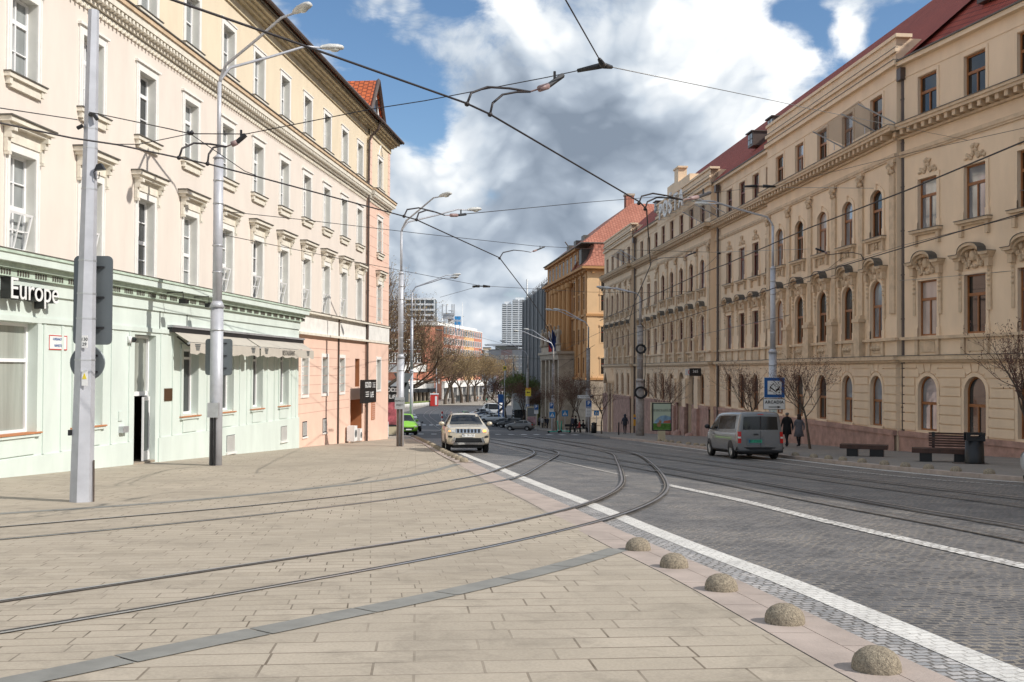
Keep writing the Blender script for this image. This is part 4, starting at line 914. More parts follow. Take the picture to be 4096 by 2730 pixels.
def section(x0, x1, ws, y, kinds, red, T=None, ground_holes=None, wend=0, pil=False):
    P = lambda mb, nm, mt: mb.build(nm, mt, PB)
    def mk():
        q = MB(); q.T = T; return q
    a3, a2 = (('pv3', 1.87, .42), ('pv2', 2.12, .6)) if pil else (('rc3', 2.25, 0), ('rc2', 2.42, 0))
    z3, z2 = (8.0, 3.22) if pil else (7.9, 3.22)
    gws = ws if ground_holes is None else ground_holes
    mb = mk(); hw = ww/2
    wall(mb, x0, x1, 12.6, 15.6, [(w-hw, w+hw, 12.88, 14.72) for w in ws], y=y, rev=.34)
    wall(mb, x0, x1, 2.1, 12.6, [(w-hw, w+hw, z3, z3+a3[1], a3[2]) for w in ws]+[(w-hw, w+hw, z2, z2+a2[1], a2[2]) for w in ws], y=y, rev=.34)
    ph = [] if not red or ground_holes is None else ground_holes
    gh = [(w-hw, w+hw, -.93, .79, .66) for w in ws if not any(abs(w-p_[0]) < 1 for p_ in (ground_holes or []))]
    for p_ in (ground_holes or []): gh.append((p_[0]-p_[1], p_[0]+p_[1], GB+.2, p_[2], p_[3]))
    wall(mb, x0, x1, GB, 2.1, gh, y=y, rev=.34)
    P(mb, 'wall', M['ochre'])
    mb = mk(); pls = [h for h in gh if h[2] < -2]
    wall(mb, x0, x1, GB, -1.04, [(h[0], h[1], h[2], -1.04) for h in pls], y=y-.13, rev=.13); 
    segs = [x0]+[q for h in sorted(pls) for q in (h[0], h[1])]+[x1]
    for k in range(0, len(segs), 2): mb.box(segs[k], segs[k+1], y-.18, y, -1.26, -1.03)
    P(mb, 'granite_base', M['granite'])
    mb = mk(); rw = [w for w in ws if not any(abs(w-p_[0]) < 1 for p_ in (ground_holes or []))]
    rustic(mb, x0, x1, ws, y) if not ground_holes else rustic(mb, x0, x1, ws, y, rad=.95, hw=.72)
    P(mb, 'rusticated_blocks', M['ochre'])
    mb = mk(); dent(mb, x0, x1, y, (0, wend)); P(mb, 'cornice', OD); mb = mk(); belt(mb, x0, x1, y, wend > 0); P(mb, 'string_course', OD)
    mb = mk()
    xs = [x0]+[(ws[i]+ws[i+1])/2 for i in range(len(ws)-1)]+[x1] if ws[0] < ws[-1] else [x1]+[(ws[i]+ws[i+1])/2 for i in range(len(ws)-1)]+[x0]
    for w in ws:
        mb.box(w-.5, w+.5, y-.05, y, 2.50, 2.98); 
        for sx in (-.7, .7): mb.box(w+sx-.1, w+sx+.1, y-.10, y, 2.37, 3.06)
        if pil:
            for sx in (-.3, 0, .3): mb.ball((w+sx, y-.06, 2.74), .13, 6)
    if pil:
        for px_ in xs:
            px_ = min(max(px_, x0+.32), x1-.32)
            inner = x0+.5 < px_ < x1-.5
            mb.box(px_-.24, px_+.24, y-.10, y, 4.3, 10.7)
            if inner: mb.box(px_-.33, px_+.33, y-.30, y, 2.37, 4.05); mb.box(px_-.4, px_+.4, y-.36, y, 4.05, 4.22); mb.box(px_-.3, px_+.3, y-.24, y, 4.22, 4.38)
            if inner or True:
                mb.box(px_-.3, px_+.3, y-.16, y, 11.2, 11.36)
                for sx in (-1, 1): 
                    mb.ball((px_+sx*.2, y-.16, 11.1), .12, 6); mb.ball((px_+sx*.12, y-.14, 10.8), .11, 6)
                mb.ball((px_, y-.17, 10.95), .13, 6)
    P(mb, 'wall_ornament', M['ochre_dark'])
    mb = mk()
    if pil:
        mb.box(x0, x1+wend*.4, y-.22, y, 15.62, 15.84, 0); mb.box(x0, x1+wend*.4, y-.25, y, 15.84, 15.87, 1); mb.box(x0, x1, y-.02, y+.6, 15.6, 16.9, 0); mb.box(x0, x1+wend*.4, y-.16, y-.02, 16.22, 16.40, 0); mb.box(x0, x1+wend*.4, y-.18, y-.02, 16.40, 16.43, 1)
        mb.box(x0-.02, x1+wend*.4, y-.12, y+.65, 16.9, 17.06, 0)
        mb.box(x0, x1, y-.03, y, 14.98, 15.02, 0)
        mb.quad((x1, y, 12.6), (x1, y+1.2, 12.6), (x1, y+1.2, 16.9), (x1, y, 16.9)); 
    else:
        mb.box(x0, x1, y-.28, y, 15.55, 15.74, 0); mb.box(x0, x1, y-.36, y+.3, 15.74, 15.80, 1); mb.box(x0, x1, y-.03, y, 14.98, 15.02, 0)
    P(mb, 'parapet', OD[:1]+[M['zinc']] if False else [M['ochre'], M['zinc']])
    for w in ws:
        for kd, z in (('at4', 12.89), (a3[0], z3+.005), (a2[0], z2+.005), ('gr1', -.925)):
            if kd == 'gr1' and any(abs(w-p_[0]) < 1 for p_ in (ground_holes or [])): continue
            k = kd+('r' if red and kd != 'gr1' else ''); g = rr_.choice([None, 'sky', 'sky', 'curt', 'dark'] if red == 0 else [None, 'dark', 'sky', None]); g = 'dark' if (kd == 'at4' and g == 'curt') else g
            v = Vector((w, y, z)); rz = 0
            if T is not None: v = T @ v; rz = WF.rz-RF.rz
            win(PB, k, v.x, v.z, v.y, rz, g)
x0, x1, ws = PAV[0]; section(x0, x1, ws, 0, None, 0, wend=.55, pil=True)
x0, x1, ws = REC[0]; section(x0, x1, ws, .4, None, 1)
x0, x1, ws = PAV[1]; section(x0, x1, ws, 0, None, 1, wend=.55, pil=True, ground_holes=[(-39.25, .85, .7, .85), (-36.1, .85, .7, .85)])
x0, x1, ws = REC[1]; section(x0, x1, ws, .4, None, 1)
x0, x1, ws = PAV[2]; section(x0, x1, ws, 0, None, 1, wend=.55, pil=True, ground_holes=[(-70.0, .8, .6, .8)])
section(-1.0, 13.2, [.88, 3.88, 6.9, 9.9], 0, None, 0, T=WT)
mb = MB()
for x in (-1.0, -30.7, -59.5): mb.quad((x, 0, GB), (x, .42, GB), (x, .42, 12.6), (x, 0, 12.6))
mb.quad((-75.3, 0, GB), (-75.3, 16, GB), (-75.3, 16, 17), (-75.3, 0, 17))
mb.T = WT; mb.box(13.2, 60, -.01, .3, GB, 15.8); mb.T = None
mb.quad((-75.3, 16, GB), (0, 16, GB), (0, 16, 15.8), (-75.3, 16, 15.8)); mb.build('side_wall', M['ochre'], PB)
mb = MB(); mb.box(-40.2, -35.2, 1.3, 1.4, GB, 2); mb.box(-71, -69, .8, .9, GB, 1.6); mb.build('doors', M['black'], PB)
for x in (-37.7, -34.0, -41.2): mb = MB(); mb.box(x-.75, x+.75, -.35, 0, GB, -1.3); mb.box(x-.55, x+.55, -.22, 0, -1.3, 1.0, 1); mb.lathe([(.0001, .7), (.35, .55), (.48, .2), (.45, -.3), (.4, -1)], 10, (x-.62, -.5, -3.9)); mb.build('portal_pier', [M['granite'], M['ochre']], PB)
mb = MB()
mb.prism([(-71.4, .5), (-70.0, 1.9), (-68.6, .5), (-68.6, .2), (-70, 1.5), (-71.4, .2)], -.8, 0, 'y', 1); mb.box(-71.2, -70.85, -.3, 0, GB, .2, 1); mb.box(-69.15, -68.8, -.3, 0, GB, .2, 1)
mb.build('portal_stonework', [M['granite'], M['ochre']], PB)
# roof
mb = MB(); ze, zr, yr = 15.85, 24.1, 9.0
mb.add([(-75.2, .1, ze), (0, .1, ze), (4, yr, zr), (-66.5, yr, zr), (-75.2, 18, ze), (0, 18, ze)], [(0, 1, 2, 3), (3, 2, 5, 4), (0, 3, 4)])
a = WT @ Vector((-1, .05, ze)); b = WT @ Vector((60, .05, ze)); c = WT @ Vector((60, yr, zr)); d = WT @ Vector((60, 18, ze))
mb.add([tuple(a+Vector((0, .0, .02))), tuple(b), tuple(c), (3.6, yr, zr+.02), tuple(d), (0, 18, ze)], [(0, 1, 2, 3), (3, 2, 4, 5)])
mb.build('roof', M['tile_dark'], PB)
mb = MB()
for x0, x1 in ((-30.7, -18.2), (-59.5, -47.9)):
    for q in range(3): mb.tube([(x0, .35+q*.16, 16.05+q*.15), (x1, .35+q*.16, 16.05+q*.15)], .035, 4)
mb.T = WT
for q in range(3): mb.tube([(-.8, .35+q*.16, 16.1+q*.15), (14, .35+q*.16, 16.1+q*.15)], .035, 4)
mb.build('snow_guard', M['tile_dark'], PB)
for (x, y, z, T) in ((-20.5, 1.5, 17.2, None), (-24.5, 1.5, 17.2, None), (-53, 1.5, 17.2, None), (3.2, 1.6, 17.25, WT)):
    mb = MB(); mb.T = T; mb.box(x-.55, x+.55, y-.5, y+1.2, z, z+.95, 0); mb.box(x-.65, x+.65, y-.65, y+1.5, z+.95, z+1.03, 0)
    mb.box(x-.4, x+.4, y-.53, y-.5, z+.15, z+.85, 1); mb.box(x-.03, x+.03, y-.55, y-.53, z+.15, z+.85, 0); mb.box(x-.4, x+.4, y-.55, y-.53, z+.47, z+.53, 0)
    mb.build('dormer', [M['gutter'], M['glass_l']], PB)
for x in (-.82, -29.6, -59.0):
    mb = MB(); y = .25
    mb.box(x-.2, x+.2, y-.25, y+.05, 14.9, 15.45); mb.tube([(x, y-.02, 14.95), (x, y-.02, -5.6)], .095, 8)
    for z in range(-4, 15, 2): mb.tube([(x, y-.02, z), (x, y-.02, z+.06)], .12, 8)
    mb.build('downpipe', M['gutter'], PB)
# stepped gable piece and the letters on the roof line
mb = MB(); mb.box(-41.5, -40.2, -.05, .7, 17.06, 18.9); mb.box(-41.7, -40.0, -.12, .75, 18.9, 19.05); mb.box(-40.2, -36.5, -.05, .7, 17.06, 17.7); mb.box(-44, -41.5, -.05, .7, 17.06, 17.9); mb.build('roof_gable', M['ochre'], PB)
sg = empty('rooftop_letters', RF.o, RF.rz, 'large white letters POSTA standing on the attic of the post office', 'sign')
x = -43.6
for i, ch in enumerate('POŠTA'):
    text('letter', ch, 1.95, M['white'], sg, (x+i*1.75, -.75, 15.6), FRONT, .06, bold=.03)
mb = MB(); mb.tube([(-45, -.66, 15.2), (-35, -.66, 15.2)], .025, 4); mb.tube([(-45, -.66, 16.0), (-35, -.66, 16.0)], .025, 4)
for i in range(6): mb.tube([(-45+i*2, -.66, 15.2), (-45+i*2, 0, 15.2)], .02, 4)
mb.build('bracket', M['metal'], sg)
M['net'] = mat('dark_mesh_screen', (.16, .15, .15), rough=.6, alpha=.45, var=0)
for q, (x, lb) in enumerate(((-2.6, 'grey mesh bird screen on struts at the near corner of the post office cornice'), (-28.2, 'grey mesh bird screen on struts above the right-hand recessed bay of the post office'), (-57.5, 'small grey mesh bird screen on the farther recessed bay of the post office'))):
    t = empty('mesh_screen', RF.o, RF.rz, lb, 'screen', 'bird screens'); mb = MB()
    L = 3.4 if q < 2 else 3; mb.quad((x-L, -1.9, 13.7), (x+L*.55, -1.9, 13.9), (x+L*.45, -.6, 12.95), (x-L*.8, -.6, 12.95)); mb.build('net', M['net'], t)
    mb = MB()
    for xx in (x-L, x+.1, x+L*.55): mb.tube([(xx, -1.95, 13.75), (xx+.3, -.35, 12.85)], .035, 4); mb.tube([(xx+.18, -.9, 13.1), (xx+.18, -.9, 12.8)], .025, 4)
    mb.build('strut', M['metal'], t)
# blade signs at the portal
t = empty('blade_sign', RF.o, RF.rz, 'small pair of blade signs, one pale and one black, above the post office door', 'sign'); mb = MB()
mb.box(-33.8, -33.7, -1.1, -.2, 1.3, 1.8, 0); mb.build('board', M['white'], t); mb = MB(); mb.box(-32.6, -32.5, -1.1, -.2, 1.25, 1.85, 0); mb.build('board', M['black'], t)
text('lettering', '365', .3, M['white'], t, (-32.48, -.65, 1.6), (R(90), 0, R(90)), .002)
mb = MB(); ring(mb, arc(-.2, .2, 0, .2, 10)+[], arc(-.26, .26, 0, .26, 10), -.01, .0); T = Matrix.Translation((-33.69, -.65, 1.55)) @ Matrix.Rotation(R(90), 4, 'Z')
mb2 = MB(); mb2.T = T; mb2.tube([(.22*math.cos(a*.4), 0, .22*math.sin(a*.4)) for a in range(17)], .03, 4); mb2.build('emblem', M['red'], t)
# ------------------------------------------------------------------ buildings farther down the street
def block(name, p0, p1, zb, zt, depth, mt, label, floors=(), cols=0, wsz=(1.2, 1.5), sect=None, wmat=None, roof=None, margin=1.0, vis=(0, 1)):
    """box with its front from p0 (left) to p1 (right) as seen from the street"""
    p0 = Vector(p0); p1 = Vector(p1); d = (p1-p0); L = d.length; rz = math.atan2(d.y, d.x)
    t = empty(name, (p0.x, p0.y, 0), rz, label, 'building'); mb = MB()
    if sect:
        x = 0
        for i, (fr_, mi) in enumerate(sect): mb.box(x*L, (x+fr_)*L, -.1*(i % 2), depth, zb, zt, mi); x += fr_
    else: mb.box(0, L, 0, depth, zb, zt, 0)
    mb.build('wall', mt, t)
    if cols:
        w, h = wsz; fm = MB(); fm.box(-w/2-.12, w/2+.12, -.2, -.13, -.22, 0, 0); fm.box(-w/2-.12, w/2+.12, -.2, -.13, h, h+.15, 0)
        for x in (-w/2-.16, -.14, w/2): fm.box(x, x+.22, -.2, -.13, 0, h, 0)
        fm.quad((-w/2, -.14, 0), (w/2, -.14, 0), (w/2, -.14, h), (-w/2, -.14, h), 1)
        fme = fm.mesh('window', [wmat or M['white'], M['glass_dark']])
        for z in floors:
            for c in range(cols): put('window', fme, t, (margin+(L-2*margin)*(c+.5)/cols, 0, z))
    mb = MB(); mb.box(-.2, L+.2, -.3, depth+.2, zt, zt+.35); mb.build('roof', roof or M['zinc'], t)
    return t, L
# orange palace on the next corner
OF = Facade((10.0, 132), -7, True)
OB = empty('palace', OF.o, OF.rz, 'orange palace with statues and tiled mansard roof just beyond the post office', 'building')
fr = MB(); fr.box(-.75, .75, -.03, .02, -.12, 0, 0); fr.box(-.75, -.6, -.03, .02, 0, 2.1, 0); fr.box(.6, .75, -.03, .02, 0, 2.1, 0); fr.box(-.8, .8, -.10, .02, 2.1, 2.35, 0)
fr.quad((-.6, -.005, 0), (.6, -.005, 0), (.6, -.005, 2.1), (-.6, -.005, 2.1), 1); fr.box(-.04, .04, -.03, -.01, 0, 2.1, 2); fr.box(-.6, .6, -.03, -.01, 1.3, 1.38, 2)
def merge(*a): return list(a)
ofm = fr.mesh('window', [M['orange'], M['glass_dark'], M['red_frame']]); ofp = fr.mesh('window', [M['orange_lit'], M['glass_dark'], M['red_frame']])
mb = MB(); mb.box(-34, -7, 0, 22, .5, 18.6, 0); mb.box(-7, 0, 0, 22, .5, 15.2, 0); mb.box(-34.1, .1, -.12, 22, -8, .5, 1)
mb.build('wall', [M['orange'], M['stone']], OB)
mb = MB(); mb.box(.001, .06, .3, 21.9, .7, 15.0, 0); mb.box(.001, .10, -.1, 1.3, .7, 15.0, 0); mb.build('front_wall', M['orange_lit'], OB)
mb = MB()
for z0, z1, p in ((.4, .7, .35), (8.9, 9.2, .25), (14.9, 15.15, .35), (15.15, 15.5, .9)): mb.box(-34.2, p, -p, 22, z0, z1)
mb.box(-34.2, -6.6, -.5, 22, 18.4, 18.8)
for x in range(15): mb.box(-33+x*2.3, -32.6+x*2.3, -.6, 0, 14.6, 14.9)
for y in range(9): mb.box(0, .6, .5+y*2.2, .8+y*2.2, 14.6, 14.9)
mb.build('cornice', M['orange'], OB)
mb = MB()
for x in (-.5, -4.0, -7.5, -27, -30.5, -33.5): mb.box(x-.45, x+.45, -.25, 0, .7, 14.6)
for x in (-11, -14.5, -18, -21.5, -24.5): mb.lathe([(.42, 4.6), (.40, 13.4), (.55, 13.6), (.55, 14.2)], 10, (x, -.55, 0))
mb.build('pilaster', M['orange'], OB)
for x in (-2.2, -5.8, -9.3, -12.7, -16.2, -19.7, -23, -25.8, -28.8, -32):
    for z in (1.3, 5.2, 9.9, 12.2): put('window', ofm, OB, (x, 0, z))
    mbx = None
for y in (2.4, 5.4, 8.4):
    for z in (-5.6, 1.2, 5.4, 9.6, 12.2):
        o = put('window', ofp, OB, (.07 if z > 0 else .12, y, z), R(90))
for x in range(8): put('window', ofm, OB, (-8.8-x*3.2, -.02, 15.9))
mb = MB()
for i in range(7):
    z = -6.6+i*1.0; mb.box(-34.1, .22, -.24, -.12, z, z+.92); mb.box(.1, .22, -.24, 22, z, z+.92)
mb.box(-26, -9, -2.4, 0, 3.2, 4.0); mb.box(-26.3, -8.7, -2.7, 0, 4.0, 4.35); mb.box(-26, -9, -2.2, -2.0, 4.35, 5.2)
for x in (-25.5, -21, -17.5, -14, -9.5): mb.box(x-.5, x+.5, -2.3, -.12, -7.5, 3.2)
mb.build('portico', M['stone'], OB)
mb = MB(); z = 18.8
mb.add([(-34.4, -.5, z), (-1.2, -.5, z), (-1.2, 22, z), (-34.4, 22, z), (-27, 8, 25.5), (-8.5, 8, 25.5), (-8.5, 14, 25.5), (-27, 14, 25.5)], [(0, 1, 5, 4), (1, 2, 6, 5), (2, 3, 7, 6), (3, 0, 4, 7), (4, 5, 6, 7)])
mb.build('roof', M['tile_pink'], OB)
mb = MB(); prof = [(15.5, .95), (15.9, .3), (16.8, -.5), (18.0, -1.0), (18.8, -1.15)]
for (a, b), (c, d) in zip(prof, prof[1:]):
    q = lambda o, z: [(-7.2, -o, z), (o, -o, z), (o, 22, z)]
    A, B = q(b, a), q(d, c); mb.quad(A[0], A[1], B[1], B[0]); mb.quad(A[1], A[2], B[2], B[1])
mb.quad((-7.2, -.95, 15.5), (-7.2, 5, 15.5), (-7.2, 5, 18.8), (-7.2, 1.1, 18.8))
mb.build('mansard_roof', M['tile_pink'], OB)
mb = MB(); mb.box(-5.2, -3.4, -.2, 3, 16.2, 18.2); mb.build('dormer', M['zinc'], OB)
mb = MB(); mb.box(-34.4, -1.0, -.7, 22, 18.72, 18.85); mb.build('gutter', M['zinc'], OB)
mb = MB(); mb.box(-13, -11.8, 8, 9.2, 24.5, 27.2, 0); mb.box(-13.1, -11.7, 7.9, 9.3, 27.2, 27.5, 1); mb.build('chimney', [M['tile_pink'], M['stone']], OB)
for x in (-12, -18, -24): mb = MB(); mb.box(x-.9, x+.9, 1.6, 4, 19.3, 21.2, 0); mb.build('dormer', M['zinc'], OB)
def statue(x, i):
    mb = MB(); mb.lathe([(.42, 0), (.42, .35), (.3, .4), (.34, .9), (.27, 1.5), (.33, 2.0), (.30, 2.25), (.1, 2.4), (.1, 2.46), (.17, 2.6), (.16, 2.75), (.03, 2.9)], 10, (0, 0, 0))
    mb.tube([(.3, 0, 2.2), (.42, -.12, 1.75), (.25, -.3, 1.5)], [.1, .09, .06], 6); mb.tube([(-.3, 0, 2.2), (-.45, -.05, 1.7), (-.4, -.1, 1.3)], [.1, .09, .06], 6)
    p = OF.o+OF.a*x-OF.y*(-2.1 if False else 2.2)
    tag(mb.build('statue', M['stone'], None, True, (p.x, p.y, 5.2), .4*i), 'weathered stone statue on the palace portico, %s from the near end' % ORD[i], 'statue', 'statues on the palace portico')
for i, x in enumerate((-10.0, -13.5, -21, -25)): statue(x, i)
for i, (x, lb) in enumerate(((-15.5, 'red, white and blue flag hanging from the palace front'), (-12.5, 'dark blue flag with yellow stars hanging from the palace front'))):
    p = OF.o+OF.a*x-OF.y*.3; q = OF.o+OF.a*(x)-OF.y*3.2
    t = empty('flag', (p.x, p.y, 0), OF.rz, lb, 'flag', 'flags on the palace'); mb = MB(); mb.tube([(0, 0, -.6), (0, -2.6, 8.2)], .06, 5); mb.build('pole', M['dark_metal'], t)
    mb = MB(); n = 10
    for c in range(3):
        for k in range(n):
            f = lambda a, b: (.5*math.sin(a*1.3+b)*.3, -2.5+.9*b*.55+.05*math.sin(a*4), 7.8-3.4*b-a*.25)
            mb.add([(.35*math.sin(k*.9+c)*.2+0, -2.45+(k/n)*1.3*.6, 7.7-c*1.1-k*.12-0), (.35*math.sin((k+1)*.9+c)*.2, -2.45+((k+1)/n)*1.3*.6, 7.7-c*1.1-(k+1)*.12), (.35*math.sin((k+1)*.9+c+1)*.2, -2.45+((k+1)/n)*1.3*.6, 6.6-c*1.1-(k+1)*.12), (.35*math.sin(k*.9+c+1)*.2, -2.45+(k/n)*1.3*.6, 6.6-c*1.1-k*.12)], [(0, 1, 2, 3)], c if i == 0 else 1)
    mb.build('cloth', [M['white'], mat('flag_blue', (.01, .03, .14), var=0), M['red']], t)
# dark fin-clad department store
DF = Facade((6.7, 168), -4.3, True)
DB = empty('department_store', DF.o, DF.rz, 'dark grey building clad in vertical metal fins beyond the orange palace', 'building')
M['fin'] = mat('grey_metal_fins', (.20, .21, .22), rough=.5, metal=.3, var=.12, scale=.3); M['fin_b'] = mat('brown_metal_fins', (.055, .035, .03), rough=.6, var=.1)
mb = MB(); mb.box(-52, 0, 0, 20, -10, 17, 0); x = -52
mb.build('wall', M['fin_b'], DB); mb = MB()
while x < -9: mb.box(x, x+.22, -.35, 0, -1.5, 16.9); x += .62
for x in (-52, -44, -36, -28, -20, -12): mb.box(x, x+.5, -.6, 0, -1.5, 17.2)
mb.build('fins', M['fin'], DB); mb = MB(); x = -9
while x < 0: mb.box(x, x+.3, -.3, 0, -1.5, 17); x += .8
mb.build('brown_fins', M['fin_b'], DB)
mb = MB(); mb.prism([(-4.2, -3.8), (-.1, -1.5), (-.1, -1.0), (-4.6, -3.6)], -50, -1, 'x'); mb.build('canopy_roof', M['fin'], DB)
mb = MB(); mb.tube([(-50, .3, 17.9), (-1, .3, 17.9)], .05, 4); [mb.tube([(x, .3, 17), (x, .3, 18.4)], .05, 4) for x in range(-50, 0, 3)]
mb.tube([(-2+0*1, 1, 17)]+[(-2, 1+2.4*math.sin(a), 19+2.6*(1-math.cos(a))) for a in (.5, 1, 1.5, 2, 2.5)], .10, 5); mb.build('rooftop_railing', M['rail_rust'], DB)
p = DF.o+DF.a*(-6)-DF.y*3.2
t = empty('kiosk', (p.x, p.y, gz(p.y)), DF.rz, 'pale glass entrance box with sloping roof between the palace and the dark building', 'kiosk')
mb = MB(); mb.prism([(-2.2, 2.8), (2.2, 2.8), (2.2, 5.6), (-1.0, 5.4), (-2.2, 4.4)], -3, 3, 'y'); mb.build('upper_box', mat('frosted_glass', (.42, .45, .45), rough=.25), t); mb = MB(); mb.box(-1.9, 2.0, -2.8, 2.8, -1, 2.8); mb.build('lower_box', M['glass_dark'], t)
# white twin towers far away
M['tower'] = mat('white_tower_panels', (.74, .76, .78), var=.03)
for i, (xa, xb_, yt, lb) in enumerate(((2008, 2047, 1207, 'shorter left white high-rise of the distant pair'), (2049, 2101, 1190, 'taller right white high-rise of the distant pair'))):
    Y = 1450; a = at(xa, yt, Y); b = at(xb_, yt, Y); t = empty('tower_block', (a.x, Y, 0), 0, lb, 'high-rise', 'distant white towers'); w = b.x-a.x
    mb = MB(); mb.box(0, w, 0, 24, -20, a.z-4, 0); mb.box(w*.25, w*.9, 3, 12, a.z-4, a.z, 0); mb.build('core', M['tower'], t)
    mb = MB(); z = 0
    while z < a.z-5: mb.box(w*.04, w*.46, -.1, 0, z+1.3, z+2.6); mb.box(w*.56, w*.97, -.1, 0, z+1.3, z+2.6); z += 3.1
    tag(mb.build('window_bands', mat('tower_glass', (.12, .14, .16), rough=.2, var=.3, scale=.2), t), kind='stuff')
    mb = MB(); z = 0
    while z < a.z-5: mb.box(w*.02, w*.5, -1.2, -.1, z+.2, z+1.2); mb.box(w*.6, w*1.02, -1.2, -.1, z+.2, z+1.2); z += 3.1
    mb.build('balconies', M['tower'], t)
a = at(2107, 1388, 1300); mb = MB(); mb.tube([(0, 0, 0), (0, 0, at(2107, 1118, 1300).z-a.z)], 1.2, 6); tag(mb.build('mast', M['white'], None, loc=a), 'tall thin white mast right of the distant white towers', 'mast')
# modern grey and pink office beyond the trees
c_pg = mat('pinkish_grey_panels', (.33, .24, .24), var=.25, scale=.15); c_gr = mat('grey_office_panels', (.30, .31, .33), var=.15, scale=.2)
a, b = at(1955, 1400, 540), at(2100, 1400, 525)
t, L = block('office_building', (a.x, a.y), (b.x, b.y), -14, at(2000, 1400, 532).z, 25, [c_gr, c_pg, M['tower']], 'grey and pink modern office at the end of the street under the white towers', floors=[-4, 0, 4, 8], cols=9, wsz=(1.4, 1.5), sect=((.35, 0), (.3, 1), (.35, 0)))
mb = MB(); mb.box(L*.02, L*1.0, -2, 24, at(2000, 1383, 532).z, at(2000, 1378, 532).z+.3, 0); mb.box(L*.2, L*.5, -.5, 10, at(2000, 1400, 532).z, at(2000, 1383, 532).z, 1); mb.build('penthouse', [M['tower'], M['glass']], t)
a, b = at(1925, 1428, 600), at(1992, 1418, 590)
block('office_building', (a.x, a.y), (b.x, b.y), -14, a.z, 20, c_gr, 'low stepped grey block with bands of windows left of the modern office', floors=[-5, -1.5, 2, 5], cols=6, wsz=(1.3, 1.4))
for xa, xb_, yt, m_, lb in ((1932, 1962, 1392, M['ochre_pale'], 'small beige roofs seen above the stepped grey block'), (1962, 2000, 1406, M['stone'], 'tan house top beside the base of the white towers'), (1905, 1935, 1404, M['tile_pink'], 'distant reddish house behind the pink office block')):
    a, b = at(xa, yt, 620), at(xb_, yt, 620); block('distant_house', (a.x, a.y), (b.x, b.y), -12, a.z, 20, m_, lb, floors=[a.z-3.2, a.z-6.5], cols=3, wsz=(1.3, 1.5))
# pink and yellow office block with roof sign
M['salmon'] = mat('salmon_panels', (.50, .19, .12), var=.06); M['pinkp'] = mat('dull_pink_panels', (.58, .30, .23), var=.06); M['apricot'] = mat('apricot_panels', (.72, .42, .20), var=.05); M['brick'] = brickmat('dark_red_brick', (.30, .085, .045), (.24, .07, .04), (.14, .06, .04), .5, .15, .02, src='Object', bump=0)
a, b = at(1768, 1300, 380), at(1927, 1330, 450)
t, L = block('office_block', (a.x, a.y), (b.x, b.y), -12, at(1785, 1308, 388).z, 14, [M['salmon'], M['pinkp'], M['apricot']], 'long salmon, pink and apricot office block with white windows left of the far street', floors=[-.2, 3.8, 7.8, 11.8, 15.8], cols=15, wsz=(2.9, 2.3), sect=((.17, 0), (.33, 1), (.28, 2), (.22, 0)), roof=M['band_w'], margin=1.5)
mb = MB(); mb.box(0, L, -1.2, 0, -5.2, -2.6, 0); mb.box(0, L, -.2, .0, -12, -5.2, 1); mb.box(2, L-1, 2, 10, 18.5, 20.2, 0)
for k in range(9): mb.box(L*k/9, L*k/9+.6, -.6, 0, -12, -5.2, 0)
mb.build('shop_floor', [M['band_w'], M['glass_dark']], t)
mb = MB(); z = at(1785, 1308, 388).z; [mb.tube([(x, 3, z), (x, 3, z+h)], .12, 4) for x, h in ((4, 5), (12, 4), (30, 4), (34, 6), (46, 12))]; mb.build('antenna', M['white'], t)
def board(name, px0, py0, px1, py1, Y, mt, s_, tm, label, ts):
    a = at(px0, py0, Y); b = at(px1, py1, Y); t = empty(name, ((a.x+b.x)/2, Y, (a.z+b.z)/2), 0, label, 'sign'); w, h = b.x-a.x, a.z-b.z
    mb = MB(); mb.box(-w/2, w/2, 0, .4, -h/2, h/2); [mb.box(x-.1, x+.1, .1, .3, -h/2-2.5, -h/2) for x in (-w*.35, w*.35)]; mb.build('board', mt, t)
    if s_: text('lettering', s_, ts, tm, t, (0, -.03, 0), FRONT, .01, bold=.02, sx=.8)
    return t
board('roof_sign', 1792, 1256, 1815, 1296, 375, M['white'], 'slava', M['blue'], 'white roof board with blue word slava on the salmon block', 1.4)
board('roof_sign', 1818, 1266, 1843, 1300, 380, mat('bright_blue', (.05, .28, .6), var=0), 'orava', M['white'], 'blue roof board with white word orava beside the white board', 1.6)
a = at(1790, 1262, 372); mb = MB(); mb.box(-2.2, 2.6, 0, 3, 0, .8); mb.box(-1.8, 1.8, .2, 2.8, -1.4, 0); [mb.tube([(x, 1, .5), (x, 1, 4.2)], .25, 5) for x in (-2, -.5, 1.6, 2.4)]; mb.lathe([(.01, 0), (1.1, 0), (1.1, .2), (.01, .2)], 12, (1.4, -.2, 1.6)); tag(mb.build('antenna_rack', M['metal'], None, loc=a), 'rack of white telecom antennas above the roof boards', 'antenna')
# brick block and podium on the left
a, b = at(1548, 1330, 340), at(1700, 1330, 352)
block('brick_building', (a.x, a.y), (b.x, b.y), -11, at(1600, 1335, 346).z, 14, M['brick'], 'dark red brick building with tall windows behind the big bare tree', floors=[-.5, 4.2, 8.9], cols=6, wsz=(2.2, 3.2))
a, b = at(1700, 1300, 350), at(1742, 1300, 353)
block('stair_tower', (a.x, a.y), (b.x, b.y), -11, at(1720, 1306, 351).z, 10, M['salmon'], 'windowless red tower between the brick building and the office block')
a, b = at(1742, 1330, 360), at(1768, 1330, 368)
block('office_wing', (a.x, a.y), (b.x, b.y), -11, at(1750, 1322, 364).z, 10, M['brick'], 'narrow shaded brick wing right of the red tower', floors=[-3, 1, 5], cols=1)
a, b = at(1610, 1515, 300), at(1738, 1515, 318)
zt_, zm_ = at(1670, 1528, 309).z, at(1670, 1568, 309).z
